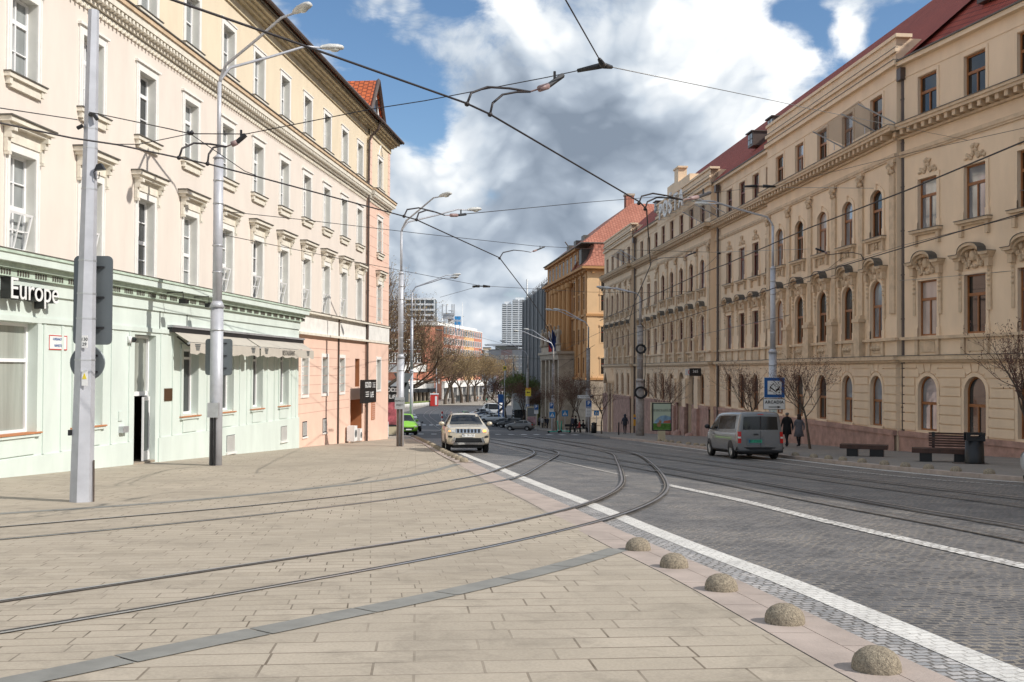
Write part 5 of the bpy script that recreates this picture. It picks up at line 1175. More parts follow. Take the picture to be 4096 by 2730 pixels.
t, L = block('podium_building', (a.x, a.y), (b.x, b.y), zm_, zt_, 18, [M['band_w']], 'low pale concrete podium building with dark glazing under the brick building', roof=M['band_w'])
mb = MB(); mb.box(.3, L-.3, 1.5, 2, -12, zm_); mb.build('glazing', M['glass_dark'], t); mb = MB()
for k in range(9): mb.box(L*k/8-.2, L*k/8+.3, .6, 1.4, -12, zm_)
mb.build('column', M['stone'], t); mb = MB(); [mb.box(x, x+.9, -.1, 0, zm_+1.0, zt_-.6) for x in (.5, 1.8, 3.1)]; mb.box(L*.3, L, -1.0, 0, zm_-.2, zm_+1.0); mb.build('window', M['glass_dark'], t)
z = at(1670, 1490, 309).z; mb = MB(); mb.box(L*.25, L*.92, 3, 12, zt_, z, 0); mb.box(L*.22, L*.98, 2.6, 12, z, z+2.4, 1); mb.build('upper_floor', [M['salmon'], M['band_w']], t)
a, b = at(1622, 1195, 560), at(1738, 1195, 560)
t, L = block('tower_block', (a.x, a.y), (b.x, b.y), -11, a.z, 18, M['sign_back'], 'grey high-rise with white balcony bands behind the bare tree', roof=M['tower'])
mb = MB(); z = 8
while z < at(1650, 1200, 560).z: mb.box(0, L, -1.2, -.1, z, z+1.0); z += 3.0
for x in (0, L*.33, L*.5, L*.66, L-.3): mb.box(x, x+.4, -1.0, 0, 8, at(1650, 1200, 560).z)
mb.build('balconies', M['tower'], t)
a, b = at(1500, 1540, 318), at(1612, 1540, 312)
block('office_block', (a.x, a.y), (b.x, b.y), -11, a.z, 16, M['band_w'], 'pale building mostly hidden behind the trunk of the big bare tree', floors=[-7], cols=6, wsz=(1.4, 2))
# closing rows that keep the street enclosed beyond the bend
for xa, xb_, yt, Y, m_, lb in ((1735, 1960, 1545, 470, c_gr, 'low grey frontage behind the row of budding trees'), (1985, 2100, 1500, 400, c_pg, 'brownish shop frontage at the right bend of the street')):
    a, b = at(xa, yt, Y), at(xb_, yt, Y); block('shop_frontage', (a.x, a.y), (b.x, b.y), -12, a.z, 10, m_, lb, floors=[-8.5, -5], cols=10, wsz=(2, 1.6))
for i in range(5): pass
# ------------------------------------------------------------------ poles, lamps
def lamphead(mb, T, m=0, mg=1):
    mb.T = T; L = .78; vs = []; secs = [(0, .05, .05, .03), (.08, .10, .09, .05), (.3, .15, .13, .07), (.6, .15, .12, .07), (.74, .11, .08, .06), (.78, .05, .04, .03)]
    for (x, w, h, b) in secs:
        for k in range(10):
            a = 2*math.pi*k/10; vs.append((x, w*math.cos(a), h*math.sin(a) if math.sin(a) > 0 else b*math.sin(a)))
    fs = [(i*10+k, i*10+(k+1) % 10, (i+1)*10+(k+1) % 10, (i+1)*10+k) for i in range(len(secs)-1) for k in range(10)]+[tuple(range(10)), tuple(50+k for k in range(10))]
    mb.add(vs, fs, m); mb.ball((.47, 0, -.05), .12, 8, mg, 1.5, .95, .75); mb.T = None
M['lamp_shell'] = mat('speckled_white_lamp_shell', (.60, .60, .58), rough=.5, var=.3, scale=25)
M['lens'] = mat('lamp_glass', (.55, .55, .5), rough=.15, var=0, spec=.8)
def lamp_post(px, py, top_py, label, heads, kind='steel', r=(.14, .10, .06), neck=.6, group='street lamps', extra=None, Y=None):
    g = ground(px, py) if Y is None else at(px, py, Y); Y = g.y; zt = at(px, top_py, Y).z-g.z
    t = empty('street_lamp', g, 0, label, 'street lamp', group)
    mb = MB(); m1 = .42*zt; m2 = .80*zt
    mb.tube([(0, 0, -.1), (0, 0, m1-.12)], r[0], 12, 0); mb.tube([(0, 0, m1-.12), (0, 0, m1+.08)], [r[0]*1.25, r[1]*1.02], 12, 0)
    mb.tube([(0, 0, m1+.08), (0, 0, m2)], r[1], 12, 0); mb.tube([(0, 0, m2), (0, 0, m2+.12)], [r[1]*1.25, r[2]], 12, 0); mb.tube([(0, 0, m2+.1), (0, 0, zt)], r[2], 8, 0)
    for z in (.35*zt, .5*zt, .57*zt, .68*zt, .74*zt): mb.tube([(0, 0, z), (0, 0, z+.04)], r[1]*1.12 if z > m1 else r[0]*1.08, 12, 1)
    mb.build('post', [M['pole'] if kind == 'steel' else M['pole_w'], M['metal']], t, True)
    for (hx, hy, hz) in heads:       # head base relative to the top of the post
        e = Vector((hx, hy, hz)); mb = MB(); h = Vector((hx, hy, 0)).normalized()
        mb.tube([(0, 0, zt-.05), Vector((0, 0, zt+.12))+h*.05, Vector((0, 0, zt+.32+hz*.12))+h*.32, Vector((0, 0, zt+.2+hz*.55))+Vector((hx, hy, 0))*.5, Vector((0, 0, zt+.1+hz*.92))+Vector((hx, hy, 0))*.82, Vector((hx, hy, zt+hz))], [.05, .048, .045, .042, .038, .035], 8)
        mb.build('arm', M['pole'], t, True)
        mb = MB(); rot = math.atan2(hy, hx); lamphead(mb, Matrix.Translation((hx*.97, hy*.97, zt+hz)) @ Matrix.Rotation(rot, 4, 'Z') @ Matrix.Rotation(R(-7), 4, 'Y')); mb.build('lamp_head', [M['lamp_shell'], M['lens']], t, True)
    return t, g, zt
# hexagonal tram pole, left foreground
g = ground(326, 2008); H = at(342, 42, g.y).z-g.z
t = empty('tram_pole', g, 0, 'tall pale six-sided steel pole in the left foreground, top cut square', 'pole'); mb = MB()
mb.tube([(0, 0, -.1), (.11, 0, H)], [.205, .092], 6, 0); hp = mb.build('post', M['pole'], t); hp.rotation_euler[2] = 0
mb = MB(); mb.box(-.02, .02, -.02, .02, 0, .01)
for z in (6.75, 6.4, 5.65, 4.35, 3.75, 3.3, 2.55): 
    rr = .205-(.113)*z/H; x = .11*z/H; mb.tube([(x, 0, z), (x, 0, z+.03)], rr*1.04, 6, 0)
mb.tube([(.10, -.1, 7.0), (.2, -.14, 6.98), (.26, -.14, 6.9)], .035, 6, 1); mb.tube([(-.02, -.1, 6.8), (-.12, -.1, 6.75)], .035, 6, 1)
mb.build('band', [M['metal'], M['dark_metal']], t)
mb = MB(); mb.box(.05, .15, -.195, -.175, 2.78, 3.0, 0); mb.build('number_label', M['white'], t); text('lettering', '130', .08, M['black'], t, (.10, -.198, 2.93), FRONT, .001); text('lettering', '29', .08, M['black'], t, (.10, -.198, 2.84), FRONT, .001)
mb = MB(); mb.box(.06, .16, -.20, -.185, 2.1, 2.38, 0); mb.prism([(.07, 2.22), (.15, 2.22), (.11, 2.33)], -.204, -.201, 'y', 1); mb.build('warning_label', [M['white'], M['yellow']], t)
mb = MB(); mb.tube([(.21, .02, -.05), (.205, .02, .75)], .016, 5); mb.build('cable_pipe', M['rail_rust'], t)
mb = MB(); mb.box(-.21, -.16, -.12, -.06, 1.2, 1.3); mb.build('bracket', M['dark_metal'], t)
mb = MB(); mb.T = Matrix.Translation((.28, -.10, 6.02)) @ Matrix.Scale(.65, 4); mb.prism([(-.1, -.05), (.18, -.03), (.08, .14), (-.04, .1)], -.08, .08); mb.tube([(-.05, 0, .02), (-.14, 0, -.1), (-.1, 0, -.28), (0, 0, -.28), (.02, 0, -.1)], .012, 5); mb.T = None; mb.build('floodlight', M['dark_metal'], t)
# sign backs on the pole (seen from behind)
def backboard(name, pts, label, Yo, group=None, rz=0, th=.03):
    a = at(pts[0], pts[1], Yo); b = at(pts[2], pts[3], Yo); w = abs(b.x-a.x)/math.cos(rz); h = abs(a.z-b.z); c = Vector(((a.x+b.x)/2, Yo, (a.z+b.z)/2))
    t = empty(name, c, rz, label, 'sign', group); mb = MB(); r_ = .09
    pts_ = []
    for (cx, cz, a0) in ((w/2-r_, h/2-r_, 0), (-w/2+r_, h/2-r_, 90), (-w/2+r_, -h/2+r_, 180), (w/2-r_, -h/2+r_, 270)):
        for k in range(5): q = R(a0+k*22.5); pts_.append((cx+r_*math.cos(q), cz+r_*math.sin(q)))
    mb.prism(pts_, 0, th); mb.build('board', M['sign_back'], t, True if False else False)
    mb = MB()
    for f in (.36, 0.02, -.32): mb.box(-w*.30, w*.30, -.05, -.002, f*h, f*h+.035)
    mb.build('rail', M['dark_metal'], t); return t
backboard('traffic_sign', (296, 1024, 446, 1380), 'large rounded grey sign back fixed behind the six-sided pole', g.y+.22)
t = empty('traffic_sign', at(350, 1452, g.y+.22), 0, 'round grey sign back below the large one on the six-sided pole', 'sign'); mb = MB(); mb.T = Matrix.Rotation(R(90), 4, 'X') ; mb.lathe([(.01, -.01), (.31, -.01), (.325, .0), (.31, .012), (.01, .012)], 28); mb.build('disc', M['sign_back'], t); mb = MB(); mb.box(-.06, .2, -.05, -.015, .12, .15); mb.box(-.06, .2, -.05, -.015, -.18, -.15); mb.build('rail', M['dark_metal'], t)
# lamp posts on the left
t2, g2, z2 = lamp_post(862, 1862, 330, 'double-armed grey lamp post standing before the awning of the green floor', [(2.9, -2.4, 1.35), (3.0, 1.25, 1.5)], r=(.20, .15, .065))
mb = MB(); mb.box(-.17, .17, -.34, -.2, 1.5, 1.95, 0); mb.box(-.09, -.03, -.3, -.22, 0, 1.5, 1); mb.box(.02, .07, -.3, -.22, 0, 1.5, 1); mb.build('junction_box', [M['metal'], M['dark_metal']], t2)
backboard('traffic_sign', (822, 1356, 928, 1502), 'grey rounded sign back on the lamp post before the awning', g2.y+.2)
t3, g3, z3 = lamp_post(1600, 1786, 925, 'double-armed lamp post at the corner of the pink bay', [(2.1, -1.6, 1.5), (3.4, 1.3, 1.3)], r=(.19, .13, .06))
mb = MB(); mb.box(-.24, .24, -.36, -.2, 1.9, 2.5, 0); mb.tube([(-.1, -.26, 0), (-.1, -.26, 1.9)], .05, 5, 1); mb.tube([(.1, -.26, 0), (.1, -.26, 1.9)], .05, 5, 1); mb.build('junction_box', [M['metal'], M['rail_rust']], t3)
text('lettering', 'BEPICO', .13, M['black'], t3, (0, -.365, 2.32), FRONT, .001); text('lettering', 'FREST', .13, M['black'], t3, (0, -.365, 2.1), FRONT, .001)
g = g3+Vector((.25, .3, 0)); c = at(1613, 1518, g3.y+.3)
t = empty('yield_sign', c, 0, 'back of a triangular yield sign on the lamp post at the pink corner', 'sign'); mb = MB(); mb.prism([(-.5, .32), (.5, .32), (.06, -.5), (-.06, -.5)], 0, .03); mb.build('board', M['sign_back'], t)
c = at(1618, 1570, g3.y+.3); t = empty('traffic_sign', c, 0, 'small grey rectangular sign back under the yield sign', 'sign'); mb = MB(); mb.box(-.16, .22, 0, .03, -.5, .5); mb.build('board', M['sign_back'], t)
lamp_post(1645, 1710, 1170, 'slim lamp post farther down behind the pink corner', [(3.6, .6, 1.6), (3.5, -.9, 1.2)], Y=88, r=(.15, .12, .06))
# lamps on the right
lamp_post(3091, 1765, 905, 'double-armed lamp post behind the blue hotel sign, facing the post office', [(-3.0, 1.8, 1.4), (-4.0, -1.3, 1.05)], Y=50.5, r=(.20, .14, .07))
t5, g5, z5 = lamp_post(2560, 1755, 1195, 'concrete lamp post with coiled black cables beside the advertising panel', [(-2.2, 1.4, .9), (-2.9, -1.0, .7)], Y=78, kind='c', r=(.33, .24, .1))
mb = MB()
for z, r_ in ((3.6, .38), (7.0, .28)):
    for k in range(5): mb.tube([((r_+.03*k)*math.cos(a*.45), -.35-.03*k, z+(r_+.02*k)*math.sin(a*.45)) for a in range(15)], .04, 5)
mb.tube([(0, -.2, 9), (.35, -.2, 8.6), (.35, -.25, 5), (.3, -.2, 4)], .03, 4); mb.build('cable_coil', M['black'], t5)
lamp_post(2352, 1738, 1310, 'lamp post on the corner pavement behind the parking sign', [(-3.0, 1.5, 1.9), (-3.9, -1.0, 1.7)], Y=104, kind='c', r=(.27, .2, .09))
lamp_post(2212, 1725, 1390, 'lamp post in front of the palace portico', [(-3.2, 1.2, 2.3), (-4.6, -1.0, 2.0)], Y=128, kind='c', r=(.25, .18, .09))
lamp_post(2110, 1688, 1425, 'dark lamp post by the yellow arrow board', [(-3.6, .6, 2.2)], Y=150, kind='c', r=(.27, .2, .1))
lamp_post(2053, 1650, 1432, 'lamp post at the far right bend of the street', [(-4.6, 0, 2.2)], Y=178, kind='c', r=(.22, .18, .1))
lamp_post(2022, 1630, 1450, 'slender lamp post among the far budding trees', [(-5, 0, 2.5), (-4.6, -1, 1.5)], Y=205, kind='c', r=(.2, .16, .1))
lamp_post(1745, 1600, 1435, 'white curved lamp post in front of the podium building', [(2.2, 0, .9)], Y=310, r=(.2, .16, .12))
# ------------------------------------------------------------------ overhead wires
def hpt(px, py, h):        # point on the view ray at height h above the street
    d = ray(px, py); t = 2.0
    while HC+d.z*t-gz(t)-h < 0 and t < 400: t += .02
    return Vector((d.x*t, t, HC+d.z*t))
def wirep(pts, r, label, mt='wire', sag=0, cat='cable'):
    out = []
    for i in range(len(pts)-1):
        a, b = Vector(pts[i]), Vector(pts[i+1]); n = 8 if sag else 1
        for k in range(n): t = k/n; out.append(a.lerp(b, t)-Vector((0, 0, sag*4*t*(1-t))))
    out.append(Vector(pts[-1])); o0 = out[0]
    mb = MB(); mb.tube([q-o0 for q in out], r, 5)
    return tag(mb.build('overhead_wire', M[mt], None, True, o0), label, cat, 'overhead wires')
K = 1.7408
def contact(pts, h, label, r=.013): return wirep([hpt(x, y, h) for x, y in pts], r, label, 'wire', 0, 'tram wire')
p0 = hpt(688, 0, 5.5); d0 = (p0-hpt(1114, 148, 5.5)).normalized()
c1 = [hpt(x, y, 5.5) for x, y in ((688, 0), (1114, 148), (1862, 413), (1960, 458), (2559, 809), (2586, 838), (2602, 1062), (2536, 1215), (2516, 1285))]
wirep([p0+d0*9]+c1, .014, 'thick tram wire descending from the top left over the road to the crossing clamp', cat='tram wire')
wirep([hpt(x, y, 5.4) for x, y in ((-260, 440), (0, 493), (287, 553), (470, 580), (836, 658), (1018, 705), (1567, 853), (1663, 879), (1998, 1032), (2098, 1163), (2150, 1236), (2200, 1330))], .013, 'thick tram wire crossing the cream facade from the left edge below the clamp', cat='tram wire')
wirep([hpt(x, y, 5.5) for x, y in ((4300, 480), (4096, 566), (3650, 753), (3232, 914), (2900, 1059), (2795, 1098), (2604, 1187), (2523, 1228), (2400, 1283))], .013, 'upper thick tram wire in front of the post office', cat='tram wire')
wirep([hpt(x, y, 5.5) for x, y in ((4300, 790), (4096, 852), (3650, 981), (3309, 1082), (2900, 1219), (2591, 1318), (2450, 1360))], .013, 'lower thick tram wire in front of the post office', cat='tram wire')
node = hpt(2411, 262, 6.9); hexA = at(357, 449, g.y if False else 17.9); clampA = at(761, 536, 15.5); clampB = at(985, 537, 15.6)
wirep([hexA, at(680, 517, 15.8), clampA, clampB], .009, 'span wire from the six-sided pole to the first clamp')
wirep([clampB, at(1488, 437, 15.4), at(1700, 404, 15.3), at(2190, 310, 15.3), node], .008, 'span wire rising from the black insulator to the three-way joint')
wirep([node, at(2262, 0, 11.5), at(2150, -180, 10)], .010, 'stay wire from the three-way joint out of the top of the picture')
wirep([node, at(3100, 405, 28), at(3250, 438, 31), at(3870, 562, 40)], .009, 'long stay wire from the three-way joint to the right edge', 'wire_l')
wirep([at(-30, 430, 15), at(0, 433, 15.5), at(310, 480, 17.8)], .009, 'span wire from the left edge to the six-sided pole')
wirep([clampA, at(555, 578, 14.6), hpt(470, 578, 5.4)], .007, 'left pull-off wire below the first clamp')
wirep([clampA, at(980, 686, 16.2), hpt(1023, 702, 5.4)], .007, 'right pull-off wire below the first clamp')
P2 = (g2.x+.12, g2.y); 
wirep([Vector((P2[0], P2[1], at(883, 845, g2.y).z)), at(1185, 877, 35), at(1700, 937, 42), at(2140, 985, 50), at(2350, 996, 55), at(2862, 1010, 70), at(2900, 1013, 72)], .012, 'span wire from the awning lamp post towards the post office', 'wire')
wirep([at(2850, 1010, 66), at(3260, 996, 55), at(3480, 985, 51), at(3650, 970, 46)], .012, 'pale cable over the middle windows of the post office', 'wire_l')
wirep([Vector((P2[0], P2[1], at(884, 939, g2.y).z)), at(1401, 1044, 42), at(1922, 1144, 56), at(2350, 1169, 70), at(2560, 1172, 76), at(2900, 1162, 78)], .012, 'lower span wire from the awning lamp post across the far street', 'wire')
wirep([at(1860, 857, 26), at(2350, 810, 33), at(2792, 775, 45), at(3073, 749, 52)], .010, 'span wire behind the second pull-off to the double insulator')
wirep([at(3073, 749, 52), at(3650, 756, 46), at(4096, 762, 38)], .012, 'pale steel cable across the upper windows of the post office', 'wire_l')
wirep([at(3073, 745, 50), at(3100, 745, 50), at(3622, 617, 41), at(4096, 513, 34)], .010, 'rising cable between the double insulator and the right edge', 'wire')
wirep([at(1922, 1144, 56), at(1760, 1190, 66)], .012, 'short stay wire running back from the far double clamp')
wirep([at(2900, 1162, 78), at(3300, 1140, 55), at(3650, 1120, 44), at(4096, 1080, 38)], .009, 'thin cable below the hoods of the first upper floor', 'wire_l')
wirep([at(3090, 1180, 50.4), at(3300, 1080, 40), at(3620, 980, 33), at(4096, 860, 25)], .008, 'thin feeder cable sloping over the near post office windows')
wirep([at(3090, 1290, 50.4), at(3160, 1260, 46), at(2800, 1340, 60), at(2560, 1400, 78)], .012, 'black feeder cable between the two right lamp posts')
wirep([at(2560, 1240, 78), at(2400, 1330, 95), at(2212, 1420, 128)], .016, 'feeder cable from the concrete lamp post to the palace')
wirep([at(2352, 1360, 104), at(2100, 1400, 135), at(1900, 1345, 95), at(1606, 1230, 52)], .014, 'sagging span wire across the far street')
wirep([at(2212, 1440, 128), at(1950, 1420, 150), at(1745, 1460, 205)], .018, 'far span wire between the palace and the podium building')
wirep([at(2380, 1380, 100), at(2240, 1470, 120), at(2100, 1520, 150), at(1990, 1560, 180)], .018, 'distant tram wire along the right of the street', cat='tram wire')
wirep([at(2300, 1440, 110), at(2100, 1440, 150), at(1960, 1470, 200), at(1850, 1520, 240)], .018, 'distant tram wire bending left over the far road', cat='tram wire')
M['insul'] = mat('pinkish_insulator', (.30, .20, .19), rough=.5)
def pulloff(a1, a2, mid, end, tip, label):
    """two curved steel arms from the tram wire to an insulator"""
    t = empty('pull_off', mid, 0, label, 'wire fitting', 'pull-off arms'); mb = MB()
    for a in (a1, a2):
        if a is None: continue
        A, Bm = Vector(a)-mid, Vector((0, 0, 0)); d = Bm-A
        mb.tube([A, A+d*.06+Vector((0, 0, .13)), A+d*.3+Vector((0, 0, .17)), A+d*.65+Vector((0, 0, .10)), Bm], .016, 6)
        mb.ball(A, .035, 6)
    mb.build('arm', M['metal'] if False else M['wire'], t, True)
    e, q = Vector(end)-mid, Vector(tip)-mid; mb = MB(); mb.tube([(0, 0, 0), e*.5], .012, 5); mb.tube([e*.5, e], .045, 8); mb.build('insulator', M['insul'], t, True)
    mb = MB(); mb.tube([e, q], .038, 6); mb.tube([q*.45+e*.55, q*.45+e*.55+Vector((0, 0, .14))], .02, 5); mb.build('strut', M['dark_metal'], t)
h = 5.5
pulloff(hpt(1868, 417, h), hpt(1960, 459, h), at(2120, 368, 13.7), at(2192, 345, 13.9), at(2250, 303, 14.2), 'curved double arm and black insulator joining the thick wire in the middle of the sky')
pulloff(hpt(716, 632, 5.4), hpt(830, 656, 5.4), at(905, 588, 15.6), at(948, 570, 15.6), at(983, 540, 15.6), 'curved double arm and insulator in front of the near lamp post')
pulloff(hpt(1616, 866, 5.4), hpt(1666, 880, 5.4), at(1778, 862, 25), at(1828, 862, 25.5), at(1862, 858, 26), 'curved double arm and insulator beside the lamp post at the pink corner')
pulloff(hpt(2555, 815, h), hpt(2580, 838, h), at(2730, 800, 20), at(2790, 790, 21), at(2840, 772, 22), 'curved double arm and insulator in front of the roof letters')
pulloff(hpt(1998, 1034, 5.4), None, at(2122, 1010, 48), at(2145, 1002, 48.5), at(2178, 988, 49), 'single arm and insulator low in the middle of the sky')
pulloff(at(3452, 1034, 36), None, at(3316, 1020, 37), at(3298, 1008, 37), at(3262, 995, 37), 'single arm and insulator in front of the near post office bay')
pulloff(at(2602, 1058, 41), None, at(2735, 1030, 46), at(2750, 1022, 46), at(2782, 1010, 46.5), 'single silvery arm beside the concrete lamp post')
t = empty('wire_joint', node, 0, 'three-way wire joint with cast clamps high over the road', 'wire fitting'); mb = MB()
for a in (at(2262, 0, 11.5), at(3100, 405, 28), at(2190, 310, 15.3)): d = (a-node).normalized(); mb.tube([(0, 0, 0), d*.12, d*.4], [.05, .045, .03], 8)
mb.build('clamp', M['dark_metal'], t, True)
for i, (q, lb) in enumerate(((clampA, 'small wire clamp over the second cream window bay'), (at(3040, 747, 51), 'long double insulator on the cable beside the near right lamp'), (at(1925, 1147, 56), 'long double clamp on the span wire in the far sky'), (at(3420, 988, 52), 'small clamp on the cable over the near post office bay'), (at(2876, 1015, 71), 'small clamp on the cable near the centre of the post office'))):
    mb = MB(); L = (.08, 1.6, 1.0, .25, .25)[i]; r_ = (.05, .09, .09, .07, .09)[i]; mb.tube([(-L/2, 0, 0), (-L*.1, 0, .02)], [r_*.6, r_], 6); mb.tube([(L*.1, 0, .02), (L/2, 0, 0)], [r_, r_*.6], 6); mb.tube([(-L*.1, 0, .02), (L*.1, 0, .02)], r_*.4, 6)
    tag(mb.build('wire_clamp', M['dark_metal'], None, True, q), lb, 'wire fitting', 'wire clamps')
wirep([at(2875, 1018, 71), at(2795, 1096, 68)], .012, 'short slanting dropper between cable and tram wire left of the near lamp')
wirep([at(3420, 992, 52), at(3318, 1072, 50)], .010, 'short slanting dropper in front of the near post office bay')
wirep([at(3420, 992, 52), at(3640, 975, 46)], .010, 'short dark cable from the clamp to the post office downpipe')
# ------------------------------------------------------------------ signs and street furniture on the right
def signpost(px, base_py, Y, plates, label, pr=.04, cat='sign post', dz=.08):
    b = at(px, base_py, Y); b.z = gz(Y)+dz; t = empty('sign_post', b, 0, label, cat)
    top = max(p[1]+p[3]/2 for p in plates) if plates else 3
    mb = MB(); mb.tube([(0, .03, 0), (0, .03, top)], pr, 6); mb.build('post', M['metal'], t)
    return t
def sgn(name, px0, py0, px1, py1, Y, mt, label, border=None, bw=.04):
    a, b = at(px0, py0, Y), at(px1, py1, Y); w, h = abs(b.x-a.x), abs(a.z-b.z); c = (a+b)/2
    t = empty(name, c, 0, label, 'sign'); mb = MB()
    if border: mb.box(-w/2, w/2, 0, .03, -h/2, h/2, 0); mb.box(-w/2+bw, w/2-bw, -.005, 0, -h/2+bw, h/2-bw, 1); mb.build('board', [border, mt], t)
    else: mb.box(-w/2, w/2, 0, .03, -h/2, h/2); mb.build('board', mt, t)
    return t, w, h
Y = 49.5
t, w, h = sgn('hotel_sign', 3056, 1510, 3140, 1593, Y, M['blue'], 'square blue hotel sign with a black bed symbol above the grey van', M['white'], .02)
mb = MB(); mb.box(-w*.33, w*.33, -.012, -.006, -h*.33, h*.33); mb.build('field', M['white'], t); mb = MB()
u = w*.3
f = lambda *p: [(x*u, z*u) for x, z in p]
mb.prism(f((-.75, .15), (-.15, .72), (-.08, .62), (-.6, .12), (.25, -.55), (.3, -.75), (-.75, -.05)), -.018, -.013)
mb.prism(f((.22, -.3), (.78, .1), (.78, -.28), (.3, -.62), (.22, -.85)), -.018, -.013); mb.prism(f((.68, -.2), (.76, -.2), (.76, -.48), (.68, -.48)), -.018, -.013); mb.prism(f((-.76, -.3), (-.68, -.3), (-.68, 0), (-.76, 0)), -.018, -.013)
mb.tube([(-.1*u, -.015, .6*u), (0, -.015, .3*u), (.7*u, -.015, .0)], .008, 4)
for x, z in ((.6, .75), (.8, .12), (.75, -.75), (-.72, -.5)): mb.ball((x*u, -.014, z*u), .035, 6)
mb.build('bed_symbol', M['black'], t)
t, w, h = sgn('hotel_sign', 3053, 1595, 3141, 1639, Y, M['white'], 'white board reading Arcadia with an arrow, below the blue hotel sign', M['black'], .02)
text('lettering', 'ARCADIA', .20, M['black'], t, (0, -.01, .09), FRONT, .002, bold=.006, spacing=1.1); mb = MB(); mb.box(-.28, .18, -.012, -.006, -.17, -.13); mb.prism([(.16, -.09), (.34, -.15), (.16, -.21)], -.012, -.006); mb.build('arrow', M['black'], t)
t, w, h = sgn('small_plate', 3083, 1640, 3108, 1656, Y, M['mint'], 'tiny pale green plate under the arrow board'); text('lettering', '01', .1, M['blue'], t, (0, -.01, 0), FRONT, .001)
# advertising panel
b = at(2646, 1759, 62); b.z = gz(62)+.08
t = empty('advertising_panel', b, 0, 'pale yellow advertising panel with a meadow poster on a stubby foot', 'advertising panel'); a, c = at(2603, 1612, 62), at(2682, 1724, 62); w, z0, z1 = c.x-a.x, c.z-b.z, a.z-b.z
M['panel'] = mat('cream_painted_steel', (.50, .44, .30), rough=.5, var=.08)
mb = MB(); mb.box(-.22, .22, -.1, .16, 0, z0, 0); mb.build('foot', M['panel'], t); mb = MB(); mb.box(-w/2-.04, w/2-.06, 0, .3, z0, z1+.02, 0); mb.build('case', M['panel'], t); mb = MB(); mb.box(-w/2+.02, w/2, -.06, -.002, z0-.01, z1); mb.build('frame', M['black'], t)
cl = mat('pale_green_paper', (.42, .50, .40), var=.03); sk = mat('printed_blue_sky', (.22, .36, .50), var=.35, scale=3); gr = mat('printed_meadow', (.09, .22, .035), var=.5, scale=9); hr = mat('printed_brown', (.30, .18, .09), var=.2, scale=10); rf = mat('printed_red_roof', (.40, .12, .07), var=.2, scale=5)
pw, ph = w-.16, z1-z0-.12; x0, zb = -w/2+.10, z0+.06
mb = MB(); mb.box(x0, x0+pw, -.066, -.061, zb, zb+ph, 0)
mb.prism([(x0, zb+ph*.24), (x0+pw, zb+ph*.24), (x0+pw, zb+ph*.5), (x0+pw*.7, zb+ph*.56), (x0+pw*.45, zb+ph*.54), (x0+pw*.25, zb+ph*.46), (x0+pw*.1, zb+ph*.34)], -.070, -.067, 'y', 1)
mb.box(x0+.001, x0+pw-.001, -.074, -.071, zb+.01, zb+ph*.25, 2); mb.prism([(x0+pw*.55, zb+ph*.26), (x0+pw*.99, zb+ph*.26), (x0+pw*.99, zb+ph*.38), (x0+pw*.62, zb+ph*.34)], -.078, -.075, 'y', 3)
mb.prism([(x0+pw*(.32+.13*math.cos(a)), zb+ph*(.2+.09*math.sin(a))) for a in [i*.5 for i in range(13)]], -.082, -.079, 'y', 4); mb.prism([(x0+pw*(.40+.08*math.cos(a)), zb+ph*(.30+.045*math.sin(a))) for a in [i*.6 for i in range(11)]], -.085, -.083, 'y', 4)
for q in (.33, .42): mb.prism([(x0+pw*q, zb+ph*.32), (x0+pw*(q+.05), zb+ph*.32), (x0+pw*(q-.01), zb+ph*.42), (x0+pw*(q-.03), zb+ph*.40)], -.088, -.086, 'y', 4)
mb.build('poster', [cl, sk, gr, rf, hr], t)
text('lettering', 'VEĽKONOČNÉ A JARNÉ TRHY', .105, M['black'], t, (x0+pw/2, -.07, zb+ph*.77), FRONT, .001, sx=.9); text('lettering', 'NA ZÁMKU SCHLOSS HOF', .105, M['black'], t, (x0+pw/2, -.07, zb+ph*.72), FRONT, .001, sx=.9)
# parking, crossing and direction signs round the corner
def psign(px, py0, py1, pbase, Y, label, w2=.34, foot=None, cap=None):
    t, w, h = sgn('parking_sign', px-w2*FPX/Y, py0, px+w2*FPX/Y, py1, Y, M['blue'], label, M['white'], .02)
    text('lettering', 'P', h*.62, M['white'], t, (0, -.01, h*.10), FRONT, .003, bold=.02)
    if cap: text('lettering', cap, .13, M['white'], t, (0, -.01, -h*.36), FRONT, .001, sx=.8)
    mb = MB(); c = t.location; mb.tube([(0, .05, h/2), (0, .05, gz(Y)+.08-c.z)], .035, 6); mb.build('post', M['metal'], t)
    if foot: 
        mb = MB(); mb.box(-w/2, w/2, 0, .03, -h/2-.04-foot, -h/2-.04, 0)
        for k in range(int(foot/.14)): mb.box(-w*.36, w*.36, -.004, 0, -h/2-.12-k*.14, -h/2-.09-k*.14, 1)
        mb.build('text_plate', [M['white'], M['black']], t)
    return t
psign(2355, 1602, 1632, 1740, 98, 'blue parking sign marked reserve with white text plate, on the corner pavement', .29, .85, 'RÉSERVÉ')
t, w, h = sgn('direction_sign', 2310, 1581, 2374, 1595, 97.8, M['white'], 'white direction board reading Rezidenti SMPZ1 with an up arrow', M['black'], .02)
text('lettering', 'Rezidenti SMPZ1', .2, M['black'], t, (.0, -.01, 0), FRONT, .002, sx=.72); mb = MB(); mb.prism([(-w*.45, -.02), (-w*.42, .12), (-w*.39, -.02)], -.012, -.006); mb.box(-w*.43, -w*.41, -.012, -.006, -.12, 0); mb.box(w*.3, w*.46, -.012, -.006, -.08, .08); mb.build('arrow', M['black'], t)
psign(2145, 1620, 1641, 1714, 118, 'blue parking sign on a thin pole right behind the grey hatchback', .24, .4)
psign(2206, 1612, 1636, 1730, 116, 'dark blue parking sign with picture plate near the group of walkers', .24, .4)
